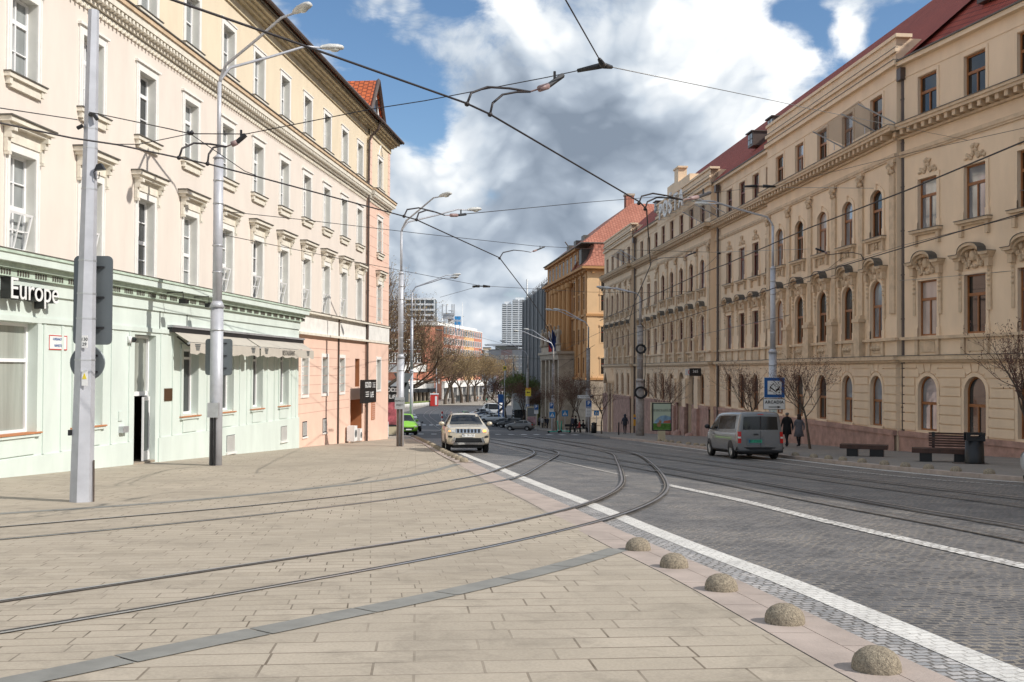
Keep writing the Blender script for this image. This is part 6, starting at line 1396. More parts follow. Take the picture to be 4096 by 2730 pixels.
psign(2111, 1617, 1634, 1700, 140, 'parking sign under the yellow arrow board', .24, .3)
def cross(px, py, Y, label, s=.33):
    t, w, h = sgn('crossing_sign', px-s*FPX/Y, py-s*FPX/Y, px+s*FPX/Y, py+s*FPX/Y, Y, mat('sign_light_blue', (.03, .22, .50), var=0), label)
    mb = MB(); mb.prism([(-w*.36, -h*.32), (w*.36, -h*.32), (0, h*.36)], -.008, -.002); mb.build('triangle', M['white'], t); mb = MB(); mb.ball((.0, -.012, h*.13), .035, 6); mb.tube([(0, -.012, h*.08), (0, -.012, -h*.08), (.06, -.012, -h*.26)], .018, 4); mb.tube([(0, -.012, -h*.08), (-.07, -.012, -h*.26)], .018, 4); mb.build('walker_symbol', M['black'], t)
    mb = MB(); mb.tube([(0, .05, h/2), (0, .05, gz(Y)+.08-t.location.z)], .035, 6); mb.build('post', M['metal'], t)
cross(2209, 1660, 113, 'blue crossing sign on the pole beside the green scooter'); cross(2260, 1654, 108, 'blue crossing sign between the two street trees by the bench'); cross(2386, 1653, 118, 'small blue crossing sign at the side street right of the waste bin', .3)
t, w, h = sgn('arrow_board', 2102, 1552, 2124, 1586, 146, M['yellow'], 'yellow arrow board with a red head reading BILLA'); mb = MB(); mb.box(-w/2, w/2, -.01, -.002, h*.28, h/2); mb.build('head', M['red'], t); text('lettering', 'BILLA', .3, M['yellow'], t, (0, -.02, h*.39), FRONT, .002, bold=.01); mb = MB(); mb.prism([(-.25, -.05), (-.08, .1), (-.08, .01), (.25, .01), (.25, -.11), (-.08, -.11), (-.08, -.2)], -.02, -.01); mb.build('arrow', M['black'], t)
t, w, h = sgn('speed_board', 2012, 1465, 2025, 1483, 175, M['yellow'], 'yellow board reading 30 hanging among the far trees'); text('lettering', '30', .5, M['black'], t, (0, -.02, 0), FRONT, .002, bold=.015)
mb = MB(); mb.tube([(0, .05, h/2), (0, .05, gz(175)-t.location.z)], .06, 6); mb.build('post', M['metal'], t)
# benches, bins
M['wood'] = mat('dark_stained_wood', (.07, .032, .022), rough=.6, var=.25, scale=6, streak=.2)
def bench(g, rz, L, label, back=False):
    t = empty('bench', (g.x, g.y, gz(g.y)+.08), rz, label, 'bench', 'wooden benches'); mb = MB(); mb.box(-L/2, L/2, -.33, .33, .30, .46); mb.build('seat', M['wood'], t)
    mb = MB(); mb.box(-L/2+.25, -L/2+.65, -.25, .25, 0, .30); mb.box(L/2-.65, L/2-.15, -.25, .25, 0, .30); mb.build('base', M['black'], t)
    if back:
        mb = MB(); [mb.box(-L/2+.55, L/2+.15, .28+.015*k, .33+.015*k, .50+k*.085, .56+k*.085) for k in range(6)]; mb.build('backrest', M['wood'], t); mb = MB(); [mb.box(x-.05, x+.05, .33, .38, .3, 1.0) for x in (-L*.15, L*.4)]; mb.build('backrest_support', M['black'], t)
    return t
bench(ground(3456, 1826, .08), R(-24), 1.75, 'low backless wooden bench before the near corner of the post office'); bench(ground(3772, 1848, .08), R(-22), 2.0, 'wooden bench with slatted backrest beside the black bin', True)
g = ground(3898, 1856, .08); t = empty('waste_bin', g, R(-10), 'tall black oval waste bin with a slot handle at the end of the bench', 'waste bin'); mb = MB()
mb.lathe([(.36, 0), (.36, .06), (.355, .10), (.33, .95)], 20, m=0, sx=1, sy=.62); mb.build('body', M['black'], t, True); mb = MB()
ring(mb, [(.2*math.cos(a), 1.16+.07*math.sin(a)) for a in [i*.4 for i in range(16)]]+[(.2, 1.16)], [(.33*(1 if abs(math.cos(a)) > .5 else abs(math.cos(a))/.5)*(1 if math.cos(a) > 0 else -1), 1.12+.17*(1 if math.sin(a) > 0 else -1)*min(1, abs(math.sin(a))*1.6)) for a in [i*.4 for i in range(16)]]+[(.33, 1.12)], -.2, -.14); ring(mb, [(.2*math.cos(a), 1.16+.07*math.sin(a)) for a in [i*.4 for i in range(16)]]+[(.2, 1.16)], [(.33*(1 if abs(math.cos(a)) > .5 else abs(math.cos(a))/.5)*(1 if math.cos(a) > 0 else -1), 1.12+.17*(1 if math.sin(a) > 0 else -1)*min(1, abs(math.sin(a))*1.6)) for a in [i*.4 for i in range(16)]]+[(.33, 1.12)], .14, .2); mb.build('handle_rim', M['black'], t)
mb = MB(); mb.box(-.7, .5, -.42, .42, -.01, .015); mb.build('base_plate', M['rail_rust'], t); t.scale = (.88, .88, .80)
g = at(2375, 1738, 97); g.z = gz(97)+.08; t = empty('waste_bin', g, 0, 'dark bottle-shaped bin on the corner pavement by the parking sign', 'waste bin'); mb = MB(); mb.lathe([(.27, 0), (.27, .75), (.2, .85), (.24, .9), (.24, 1.0), (.02, 1.08)], 14); mb.build('body', M['black'], t, True)
# bench with legs, bollards, scooters at the corner
g = at(2310, 1735, 104); g.z = gz(104)+.08; t = empty('bench', g, R(5), 'thin black bench with people on the corner pavement', 'bench', 'corner bench'); mb = MB(); mb.box(-1.3, 1.3, -.25, .25, .42, .47); mb.box(-1.3, 1.3, .25, .29, .6, .85); mb.build('seat', M['black'], t); mb = MB(); [mb.tube([(x, y, 0), (x, y, .45)], .025, 5) for x in (-1.1, 1.1) for y in (-.2, .2)]; mb.build('frame', M['black'], t)
for i, (px, Y, lb) in enumerate(((2246, 104, 'dark bollard left of the bench group'), (2475, 84, 'slim dark bollard at the portal side of the post office'), (2385, 108, 'slim post at the side street crossing'))):
    p = at(px, 1738, Y); mb = MB(); mb.lathe([(.06, 0), (.05, .95), (.07, 1.0), (.02, 1.06)], 8); tag(mb.build('post_bollard', M['black'], None, True, (p.x, Y, gz(Y)+.08)), lb, 'bollard', 'slim dark bollards')
M['teal'] = mat('teal_green_paint', (.03, .42, .30), rough=.4, var=.03)
for i, (px, Y, rz, lb) in enumerate(((2214, 96, R(20), 'teal rental scooter parked at the kerb with a frame stand'), (2262, 102, R(160), 'teal scooter beside the bench group'))):
    p = at(px, 1738, Y); t = empty('kick_scooter', (p.x, Y, gz(Y)+.08), rz, lb, 'scooter', 'parked scooters'); mb = MB(); mb.box(-.5, .35, -.09, .09, .12, .2); mb.tube([(.35, 0, .16), (.5, 0, .35), (.42, 0, 1.15)], .045, 6); mb.tube([(.42, -.25, 1.15), (.42, .25, 1.15)], .025, 5); mb.build('frame', M['teal'], t)
    for x in (-.5, .55): mb = MB(); mb.T = Matrix.Translation((x, 0, .12)) @ Matrix.Rotation(R(90), 4, 'X'); mb.lathe([(.06, -.03), (.12, -.03), (.12, .03), (.06, .03)], 12); mb.build('wheel', M['rubber'], t)
# yellow post box and drop at the concrete lamp
g = at(2545, 1700, 80); mb = MB(); mb.box(-.25, .25, 0, .3, -.5, .5, 0); mb.box(-.25, .25, -.01, 0, .1, .25, 1); tag(mb.build('post_box', [mat('post_orange', (.6, .28, .03)), M['blue']], None, loc=at(2546, 1682, 88.5)), 'small orange and blue post box on the post office wall', 'post box')
# planters, kiosk, shelter, marker posts, railing
for i in range(20):
    t_ = i/19; px = 1618+115*t_; p = ground(px, 1634-10*t_); Y = p.y; mb = MB(); mb.lathe([(.42, 0), (.5, 1.0), (.5, 1.1)], 10, m=0); mb.lathe([(.4, 1.1), (.5, 1.3), (.3, 1.55), (.02, 1.6)], 8, m=1)
    tag(mb.build('planter', [M['band_w'], mat('planter_plants', (.16, .2, .05), var=.4, scale=6) if i == 0 else bpy.data.materials['planter_plants']], None, True, (p.x, Y, gz(Y)+.05)), 'white planter with low plants, %s from the left in the far left row' % ORD[i], 'planter', 'white planters by the podium building')
p = ground(1736, 1626); t = empty('kiosk', (p.x, p.y, gz(p.y)+.06), 0, 'small red and white street kiosk at the end of the planters', 'kiosk'); mb = MB(); mb.box(-1.1, 1.1, 0, 2, 0, 3.4); mb.build('body', M['red'], t); mb = MB(); mb.box(-1.2, 1.2, -.1, 2.1, 3.4, 3.7); mb.box(.3, .9, -.03, 0, .3, 2.9); mb.build('roof', M['white'], t)
for i, (px, Y, lb) in enumerate(((1850, 330, 'left'), (1884, 336, 'right'))):
    p = at(px, 1600, Y); t = empty('bus_shelter', (p.x, Y, gz(Y)+.06), 0, 'glass tram stop shelter on the far pavement, %s one' % lb, 'shelter', 'tram stop shelters'); mb = MB(); mb.box(-2.2, 2.2, -.2, 1.4, 2.4, 2.55); mb.build('roof', M['dark_metal'], t); mb = MB(); [mb.tube([(x, y, 0), (x, y, 2.4)], .06, 5) for x in (-2.1, 0, 2.1) for y in (0, 1.2)]; mb.build('frame', M['dark_metal'], t); mb = MB(); mb.box(-2.0, -.2, 1.2, 1.25, .3, 2.3); mb.build('panel', M['glass_l'], t)
for i, (px, py, Y) in enumerate(((1799, 1650, 152), (1813, 1658, 148), (1844, 1625, 178), (1769, 1620, 185))):
    p = at(px, py, Y); mb = MB(); n = 5; [mb.lathe([(.16, k*.42), (.16, k*.42+.41)], 8, m=k % 2) for k in range(n)]; mb.lathe([(.3, 0), (.3, .1)], 8, m=1)
    tag(mb.build('marker_post', [M['red'], M['white']], None, loc=(p.x, Y, gz(Y))), 'red and white striped marker post in the far road, %s from the left' % ('second', 'third', 'rightmost', 'leftmost')[i], 'marker post', 'striped marker posts')
p = at(1540, 1780, 70); t = empty('railing', (p.x, p.y, gz(70)), R(80), 'white tubular railing at the foot of the pink corner', 'railing'); mb = MB(); [mb.tube([(x, 0, 0), (x, 0, 1.05)], .035, 6) for x in (-.7, 0, .7)]; [mb.tube([(-.7, 0, z), (.7, 0, z)], .035, 6) for z in (.35, .7, 1.05)]; mb.build('tubes', M['white'], t)
p = at(1570, 1680, 80); t = empty('advertising_column', (p.x, p.y, gz(80)), R(20), 'dark advertising light box with a pink poster past the pink corner', 'advertising panel'); mb = MB(); mb.box(-.7, .7, 0, .3, .7, 3.9); mb.build('case', M['dark_metal'], t); mb = MB(); mb.box(-.6, .6, -.02, -.001, .85, 3.75); mb.build('poster', mat('pink_poster', (.42, .10, .12), var=.8, scale=1.6), t); mb = MB(); mb.box(-.35, .35, .02, .28, 0, .7); mb.build('foot', M['panel'], t)
p = at(2082, 1660, 150); t = empty('advertising_panel', (2.0*0+at(2182 if False else 2128, 1670, 138).x, 138, gz(138)+.08), 0, 'poster panel with pale pictures behind the grey hatchback', 'advertising panel'); mb = MB(); mb.box(-.75, .75, 0, .25, .5, 3.2); mb.build('case', M['panel'], t); mb = MB(); mb.box(-.65, .65, -.02, 0, .65, 1.8, 0); mb.box(-.65, .65, -.02, 0, 1.85, 3.05, 1); mb.build('poster', [mat('poster_pink', (.4, .25, .27), var=.4, scale=2), M['sign_back']], t)
t = board('banner', 1992, 1578, 2016, 1612, 176, M['blue'], '', None, 'dark blue picture banner hung at the far right bend', 1)
# ------------------------------------------------------------------ vehicles
def paint(name, col, rough=.3, metal=.35): 
    m_ = mat(name, col, rough=rough, metal=metal, var=.03, scale=2); m_.node_tree.nodes['Principled BSDF'].inputs['Coat Weight'].default_value = .6; return m_
M['carglass'] = mat('car_window_glass', (.008, .009, .011), rough=.06, var=0, spec=.5)
M['rim'] = mat('alloy_rim', (.42, .42, .42), rough=.35, metal=.7, var=0); M['trim'] = mat('black_plastic_trim', (.02, .02, .022), rough=.6, var=0)
M['tail'] = mat('red_tail_lamp', (.50, .012, .01), rough=.2, var=0); M['head'] = mat('headlamp_glass', (.62, .62, .60), rough=.1, var=.3, scale=12, metal=.3); M['amber'] = mat('lit_amber_lamp', (1.0, .42, .10), emit=1.2, var=0)
M['chrome'] = mat('chrome', (.6, .6, .6), rough=.15, metal=1, var=0)
def carbody(st, sub=2):
    vs = []; n = None
    for (x, zb, w, zbelt, zt, wt) in st:
        zm = zb+(zbelt-zb)*.5
        half = [(0, zb), (w*.80, zb), (w*.955, zb+.06), (w*.995, zb+.2), (w, zm+.05), (w*.985, zbelt-.06), (w*.95, zbelt), (wt+.02, zt-.10), (wt-.03, zt-.03), (wt*.75, zt), (0, zt+.012)]
        if zt-zbelt < .25: half[7] = (w*.94, zbelt+(zt-zbelt)*.4); half[8] = (wt+.02, zt-.02)
        r_ = half+[(-y, z) for (y, z) in half[-2:0:-1]]; n = len(r_)
        vs += [(x, y, z) for y, z in r_]
    fs = [(i*n+k, i*n+(k+1) % n, (i+1)*n+(k+1) % n, (i+1)*n+k) for i in range(len(st)-1) for k in range(n)]
    fs += [tuple(range(n-1, -1, -1)), tuple((len(st)-1)*n+k for k in range(n))]
    me = bpy.data.meshes.new('tmp'); me.from_pydata(vs, [], fs); o = bpy.data.objects.new('tmp', me); COL.objects.link(o)
    sm = o.modifiers.new('s', 'SUBSURF'); sm.levels = sub; sm.render_levels = sub
    dg = bpy.context.evaluated_depsgraph_get(); dg.update(); me2 = bpy.data.meshes.new_from_object(o.evaluated_get(dg)); bpy.data.objects.remove(o)
    me2.polygons.foreach_set('use_smooth', [True]*len(me2.polygons))
    bv = BVHTree.FromPolygons([v.co for v in me2.vertices], [tuple(p.vertices) for p in me2.polygons])
    return me2, bv
def proj(bv, axis, sgn, bot, top, n=5, lift=.008, nx=1):
    """panel between two polylines (in the plane across axis), laid on the body"""
    mb = MB(); B, T = [], []
    for L, Q in ((bot, B), (top, T)):
        for i in range(len(L)-1):
            for k in range(nx): t = k/nx; Q.append(tuple(L[i][j]*(1-t)+L[i+1][j]*t for j in (0, 1)))
        Q.append(tuple(L[-1]))
    vs = []; m_ = len(B)
    for i in range(n+1):
        for k in range(m_):
            u = B[k][0]*(1-i/n)+T[k][0]*i/n; v = B[k][1]*(1-i/n)+T[k][1]*i/n
            if axis == 'y': o, d = Vector((u, sgn*5, v)), Vector((0, -sgn, 0))
            else: o, d = Vector((sgn*6, u, v)), Vector((-sgn, 0, 0))
            h = bv.ray_cast(o, d); p = h[0] if h[0] else o+d*(4.1 if axis == 'y' else 3.6); nn_ = h[1] if h[0] else -d
            if nn_.dot(d) > 0: nn_ = -nn_
            vs.append(tuple(p+nn_*lift))
    mb.add(vs, [(i*m_+k, i*m_+k+1, (i+1)*m_+k+1, (i+1)*m_+k) for i in range(n) for k in range(m_-1)])
    return mb
def wheel(t, x, y, r, w=.22, spokes=9, s=1):
    o = empty('wheel_hub', (x, y, r)); COL.objects.unlink(o); bpy.data.objects.remove(o)
    mb = MB(); mb.T = Matrix.Translation((x, y, r)) @ Matrix.Rotation(R(90)*(-s), 4, 'X')
    mb.lathe([(r*.62, -w/2), (r*.93, -w/2), (r, -w/2+.03), (r, w/2-.03), (r*.93, w/2), (r*.62, w/2), (r*.62, -w/2)], 24)
    tyre = mb.build('wheel', M['rubber'], t, True)
    mb = MB(); mb.T = Matrix.Translation((x, y, r)) @ Matrix.Rotation(R(90)*(-s), 4, 'X'); mb.lathe([(.01, w*.1), (r*.62, w*.1)], 20, m=1); mb.lathe([(r*.56, w*.3), (r*.64, w*.5), (r*.64, w*.1)], 24)
    for k in range(spokes):
        a = 2*math.pi*k/spokes; c, s_ = math.cos(a), math.sin(a); mb.tube([(c*r*.05, s_*r*.05, w*.38), (c*r*.6, s_*r*.6, w*.42)], r*.055, 4)
    mb.lathe([(r*.13, w*.3), (r*.13, w*.46), (.01, w*.46)], 10); mb.build('rim', [M['rim'], M['trim']], tyre)
def car(name, label, cat, pos, ang, st, pm, wb, wr, wy, side=(), front=(), rear=(), scale=1, group=None, roofz=None, mirrors=None, dz=RZ, extra=None, spokes=9, sub=2):
    t = empty(name, (pos[0], pos[1], gz(pos[1])+dz), ang, label, cat, group); t.scale = (scale,)*3
    sl_ = (gz(pos[1]+2)-gz(pos[1]-2))/4; t.rotation_euler[1] = -math.atan(sl_*math.sin(ang)); t.rotation_euler[0] = math.atan(sl_*math.cos(ang))
    me, bv = carbody(st, sub); me.materials.append(pm); b = put('body', me, t)
    for (nm, sides, bot, top, mk, *lf) in side:
        for s in sides: proj(bv, 'y', s, bot, top, 5, lf[0] if lf else .008, 2).build(nm, mk, t, True)
    for (nm, bot, top, mk, *lf) in front: proj(bv, 'x', 1, bot, top, 5, lf[0] if lf else .010, 3).build(nm, mk, t, True)
    for (nm, bot, top, mk, *lf) in rear: proj(bv, 'x', -1, bot, top, 5, lf[0] if lf else .010, 3).build(nm, mk, t, True)
    for x in wb:
        for s in (1, -1):
            mb = MB(); A = [i*math.pi/12 for i in range(-2, 15)]; r2 = wr*1.22
            pr = proj(bv, 'y', s, [(x+wr*.2*math.cos(a), wr+wr*.2*math.sin(a)) for a in A], [(x+r2*math.cos(a), wr+r2*math.sin(a)) for a in A], 3, .006); pr.build('wheel_arch', M['trim'], t)
            wheel(t, x, s*(wy), wr, s=s, spokes=spokes)
    if mirrors:
        x, z, w_, m_ = mirrors
        for s in (1, -1): mb = MB(); mb.tube([(x, s*(w_-.06), z-.06), (x, s*(w_+.05), z-.02)], .03, 5, 1); mb.ball((x, s*(w_+.14), z+.04), .13, 8, 0, .7, 1, .75); mb.build('mirror', [m_, M['trim']], t, True)
    mb = MB(); x0, x1 = min(s_[0] for s_ in st)+.4, max(s_[0] for s_ in st)-.4; mb.box(x0, x1, -.65, .65, wr*.55, wr*1.3); mb.build('underbody', M['trim'], t)
    return t, bv
HD = lambda a: R(90-a)      # heading: vehicle +x towards direction a degrees right of +Y
# beige off-road car coming up the street
beige = paint('beige_metallic_paint', (.60, .53, .42), .3, .25)
st = [(2.36, .42, .74, .80, .86, .66), (2.30, .36, .90, .98, 1.08, .80), (1.95, .32, .955, 1.03, 1.14, .84), (1.2, .30, .965, 1.08, 1.20, .84), (.95, .30, .965, 1.10, 1.24, .82), (.32, .30, .965, 1.12, 1.64, .63), (.0, .30, .965, 1.12, 1.74, .63), (-1.4, .30, .965, 1.14, 1.74, .62), (-2.0, .32, .95, 1.14, 1.64, .60), (-2.34, .42, .90, 1.05, 1.2, .68), (-2.4, .5, .8, .9, .95, .6)]
fr_ = [('windscreen', [(-.74, 1.22), (0, 1.235), (.74, 1.22)], [(-.58, 1.64), (0, 1.66), (.58, 1.64)], M['carglass']),
       ('bumper', [(-.92, .40), (0, .34), (.92, .40)], [(-.93, .60), (0, .52), (.93, .60)], M['trim'], .02), ('air_intake', [(-.52, .50), (.52, .50)], [(-.60, .66), (.60, .66)], M['black'], .03),
       ('bumper_bar', [(-.66, .40), (.66, .40)], [(-.62, .47), (.62, .47)], M['chrome'], .05), ('bumper_bar', [(-.72, .44), (-.60, .46)], [(-.62, .70), (-.54, .66)], M['chrome'], .045), ('bumper_bar', [(.60, .46), (.72, .44)], [(.54, .66), (.62, .70)], M['chrome'], .045),
       ('number_plate', [(-.27, .70), (.27, .70)], [(-.27, .82), (.27, .82)], M['white'], .05), ('grille_band', [(-.54, .865), (.54, .865)], [(-.55, 1.035), (.55, 1.035)], M['chrome'], .016)]
for k in range(7): x = -.45+k*.15; fr_.append(('grille_slot', [(x-.045, .88), (x+.045, .88)], [(x-.045, 1.02), (x+.045, 1.02)], M['black'], .024))
for s in (-1, 1): 
    fr_.append(('headlight', [(s*.56, .88), (s*.88, .92)][::s], [(s*.58, 1.0), (s*.88, 1.02)][::s], M['head'], .022)); fr_.append(('fog_lamp', [(s*.70, .66), (s*.86, .68)][::s], [(s*.70, .74), (s*.86, .76)][::s], M['trim'], .02))
fr_.append(('indicator', [(.62, .90), (.76, .91)], [(.62, .99), (.76, 1.0)], M['amber'], .03)); fr_.append(('indicator', [(-.84, .92), (-.76, .92)], [(-.84, .97), (-.76, .97)], M['amber'], .03))
sd_ = [('side_window', (1, -1), [(.80, 1.16), (-.35, 1.18)], [(.22, 1.60), (-.35, 1.66)], M['carglass']), ('side_window', (1, -1), [(-.42, 1.18), (-1.35, 1.19)], [(-.42, 1.66), (-1.3, 1.65)], M['carglass']), ('side_window', (1, -1), [(-1.42, 1.19), (-2.05, 1.2)], [(-1.38, 1.64), (-1.85, 1.58)], M['carglass']), ('sill_trim', (1, -1), [(1.1, .34), (-1.1, .34)], [(1.1, .46), (-1.1, .46)], M['trim'])]
hd = 180-7.0
t, bv = car('car', 'beige metallic off-road car with seven-slot grille driving up the street beside the kerb', 'car', (-2.14, 45.2), HD(hd), st, beige, (1.42, -1.48), .39, .83, sd_, fr_, mirrors=(.72, 1.22, .93, beige), spokes=5)
text('plate_lettering', 'BL 281GR', .13, M['black'], t, (2.405, 0, .76), (R(90), 0, R(90)), .001, sx=.85)
mb = MB(); [mb.tube([(.1, s*.56, 1.765), (-1.6, s*.56, 1.77)], .02, 5) for s in (-1, 1)]; mb.build('roof_rail', M['chrome'], t)
mb = MB(); mb.box(2.398, 2.404, -.27, -.23, .70, .82); mb.build('plate_band', M['blue'], t)
# grey van
silver = paint('silver_van_paint', (.20, .20, .205), .26, .45)
st = [(2.48, .42, .70, .70, .75, .55), (2.42, .34, .84, .92, 1.0, .70), (2.0, .28, .95, 1.08, 1.22, .78), (1.62, .26, .96, 1.12, 1.32, .76), (1.0, .25, .965, 1.14, 1.86, .74), (.6, .25, .965, 1.14, 1.92, .78), (-1.0, .25, .965, 1.14, 1.94, .80), (-2.2, .26, .965, 1.14, 1.93, .80), (-2.40, .28, .96, 1.13, 1.91, .79), (-2.46, .30, .94, 1.1, 1.87, .77), (-2.475, .36, .85, 1.05, 1.8, .70)]
rr = [('rear_window', [(-.72, 1.20), (-.03, 1.20)], [(-.68, 1.72), (-.03, 1.74)], M['carglass'], .012), ('rear_window', [(.03, 1.20), (.72, 1.20)], [(.03, 1.74), (.68, 1.72)], M['carglass'], .012), ('rear_window_edge', [(-.03, 1.20), (.03, 1.20)], [(-.03, 1.74), (.03, 1.74)], M['trim'], .010),
      ('rear_bumper', [(-.93, .28), (.93, .28)], [(-.94, .50), (.94, .50)], M['trim'], .05), ('plate_recess', [(-.12, .58), (.56, .58)], [(-.14, .88), (.58, .88)], M['sign_back'], .006), ('number_plate', [(-.05, .68), (.49, .68)], [(-.05, .80), (.49, .80)], mat('green_plate', (.05, .42, .25), var=0), .02), ('door_gap', [(-.008, .5), (.008, .5)], [(-.008, 1.16), (.008, 1.16)], M['black'], .012), ('handle', [(.08, .98), (.30, .98)], [(.10, 1.04), (.28, 1.04)], M['black'], .03), ('brake_lamp', [(-.12, 1.80), (.12, 1.80)], [(-.12, 1.825), (.12, 1.825)], M['tail'], .03)]
for s in (-1, 1): rr += [('tail_light', [(s*.80, .66), (s*.925, .66)][::s], [(s*.79, 1.12), (s*.91, 1.12)][::s], M['tail'], .022), ('reversing_lamp', [(s*.81, .85), (s*.92, .85)][::s], [(s*.81, .92), (s*.92, .92)][::s], M['head'], .03)]
sd_ = [('side_window', (1, -1), [(1.55, 1.18), (.45, 1.20)], [(1.02, 1.70), (.45, 1.74)], M['carglass']), ('side_window', (1, -1), [(.33, 1.20), (-1.95, 1.22)], [(.33, 1.75), (-1.95, 1.76)], M['carglass']), 
       ('door_gap', (1, -1), [(.66, .3), (.65, .3)], [(.66, 1.8), (.65, 1.8)], M['black']), ('door_gap', (1, -1), [(-.68, .3), (-.69, .3)], [(-.68, 1.8), (-.69, 1.8)], M['black']), ('sill_trim', (1, -1), [(1.05, .27), (-1.0, .27)], [(1.05, .36), (-1.0, .36)], M['trim']), ('handle', (1,), [(.98, .98), (.8, .98)], [(.98, 1.03), (.8, 1.03)], M['black'], .03)]
VX, VY, hv = 9.5, 38.0, -4.5
vx = VX+math.sin(R(hv))*2.35; vy = VY+math.cos(R(hv))*2.35
t, bv = car('van', 'silver grey people carrier van seen from behind with dark rear windows and green number plate', 'van', (vx, vy), HD(hv), st, silver, (1.62, -1.55), .345, .85, sd_, [], rr, mirrors=(1.35, 1.25, .97, M['trim']), scale=.95, spokes=14)
text('plate_lettering', 'BT 272GV', .13, M['black'], t, (-2.505, .22, .74), (R(90), 0, R(-90)), .001, sx=.85)
mb = MB(); mb.box(-2.503, -2.498, -.05+.49, -.01+.49, .68, .80); mb.build('plate_band', M['blue'], t)
# simpler cars
def gen(label, px, py, ang, col, L=4.3, H=1.48, kind='hatch', Y=None, grp='parked cars down the street', scale=1, tail=True, cat='car'):
    if Y is None: g = ground(px, py, 0); Y = g.y
    x = ray(px, py).x*Y; a = L/2; w = .88
    if kind == 'hatch': st = [(a, .38, .62, .62, .66, .5), (a-.1, .26, .78, .76, .80, .6), (a-.75, .22, .86, .88, .98, .74), (a-1.2, .22, w, .92, 1.06, .74), (a-1.95, .22, w, .95, H-.1, .58), (a-2.4, .22, w, .96, H, .6), (-a+1.0, .22, w, .98, H-.02, .58), (-a+.3, .24, .86, .98, H-.22, .55), (-a+.08, .3, .8, .86, .98, .62), (-a, .42, .7, .75, .8, .5)]
    elif kind == 'van': st = [(a, .38, .7, .7, .75, .55), (a-.1, .3, .86, .9, .98, .7), (a-.6, .26, .9, 1.0, 1.18, .75), (a-.95, .25, .92, 1.05, 1.3, .75), (a-1.5, .25, .92, 1.08, H-.06, .74), (a-1.9, .25, .92, 1.1, H, .78), (-a+.3, .25, .92, 1.1, H, .78), (-a+.04, .28, .9, 1.08, H-.05, .76), (-a, .4, .8, 1.0, H-.2, .68)]
    else: st = [(a, .38, .62, .62, .66, .5), (a-.1, .28, .8, .78, .84, .62), (a-.8, .24, .88, .92, 1.02, .76), (a-1.4, .24, .9, .96, 1.08, .76), (a-2.1, .24, .9, .98, H-.08, .6), (a-2.6, .24, .9, 1.0, H, .62), (-a+.6, .24, .9, 1.0, H-.02, .6), (-a+.15, .26, .88, 1.0, H-.25, .56), (-a+.03, .34, .82, .88, .98, .62), (-a, .46, .7, .75, .8, .5)]
    xb = a-1.2 if kind != 'van' else a-.9; xr = -a+.45; zb, zt = (1.0, H-.1) if kind != 'van' else (1.12, H-.14)
    sd = [('side_window', (1, -1), [(xb-.15, zb), (xb-1.45, zb+.01)], [(xb-.85, zt), (xb-1.45, zt+.02)], M['carglass']), ('side_window', (1, -1), [(xb-1.52, zb+.01), (xr+.15, zb+.03)], [(xb-1.52, zt+.02), (xr+.45, zt-.02)], M['carglass'])]
    fr = [('windscreen', [(-.66, zb+.08), (.66, zb+.08)], [(-.52, zt), (.52, zt)], M['carglass']), ('grille', [(-.4, .45), (.4, .45)], [(-.45, .66), (.45, .66)], M['black']), ('number_plate', [(-.25, .42), (.25, .42)], [(-.25, .52), (.25, .52)], M['white'], .03)]+[('headlight', [(s*.5, .66), (s*.76, .68)][::s], [(s*.5, .76), (s*.74, .8)][::s], M['head'], .015) for s in (-1, 1)]
    re = [('rear_window', [(-.55, zb+.06), (.55, zb+.06)], [(-.45, zt-.04), (.45, zt-.04)], M['carglass']), ('number_plate', [(-.25, .55), (.25, .55)], [(-.25, .66), (.25, .66)], M['white'], .02), ('rear_bumper', [(-.8, .3), (.8, .3)], [(-.8, .4), (.8, .4)], M['trim'], .015)]+[('tail_light', [(s*.55, .76), (s*.78, .76)][::s], [(s*.55, .92), (s*.76, .92)][::s], M['tail'], .015) for s in (-1, 1)]
    return car('parked_car' if cat == 'car' else 'parked_van', label, cat, (x, Y), HD(ang), st, col, (a-.82, -a+.78), .315, .78, sd, fr, re, group=grp, scale=scale, dz=RZ if True else 0, mirrors=(xb-.35, zb+.08, .9, col), sub=1)
lime = paint('lime_green_paint', (.22, .52, .03), .4, 0); blackp = paint('black_car_paint', (.012, .013, .016), .25, .3); greyp = paint('dark_grey_car_paint', (.15, .15, .15), .3, .3); silv = paint('silver_car_paint', (.50, .51, .52), .3, .15); whitep = paint('white_car_paint', (.80, .80, .80), .3, 0); bluep = paint('navy_car_paint', (.03, .05, .10), .3, .3); greenp = paint('leaf_green_car_paint', (.12, .26, .03), .35, .1)
gen('bright lime green delivery van behind the lamp post at the pink corner', 1610, 1740, 180-20, lime, 4.4, 1.85, 'van', Y=86.5, cat='van')
gen('black hatchback driving up behind the lime green van', 1654, 1708, 180-8, blackp, 4.2, 1.46, 'hatch', Y=121)
gen('dark car half hidden beyond the black hatchback', 1632, 1672, 180-25, blackp, 4.5, 1.5, 'wagon', Y=150)
gen('dark grey hatchback at the near end of the angled parked row', 2079, 1712, -75, greyp, 4.0, 1.46, 'hatch', Y=137)
gen('black estate car parked next beyond the grey hatchback', 2046, 1702, -72, blackp, 4.5, 1.6, 'wagon', Y=158)
gen('small black car parked third in the angled row', 2006, 1700, -70, blackp, 4.0, 1.45, 'hatch', Y=166)
gen('silver estate car parked in the middle of the angled row', 1972, 1680, -76, silv, 4.9, 1.52, 'wagon', Y=192)
gen('dark silver saloon parked beyond the silver estate car', 1955, 1668, -76, silv, 4.8, 1.45, 'wagon', Y=205)
gen('navy car between the white car and the dark silver saloon', 1935, 1662, -72, bluep, 4.5, 1.5, 'hatch', Y=213)
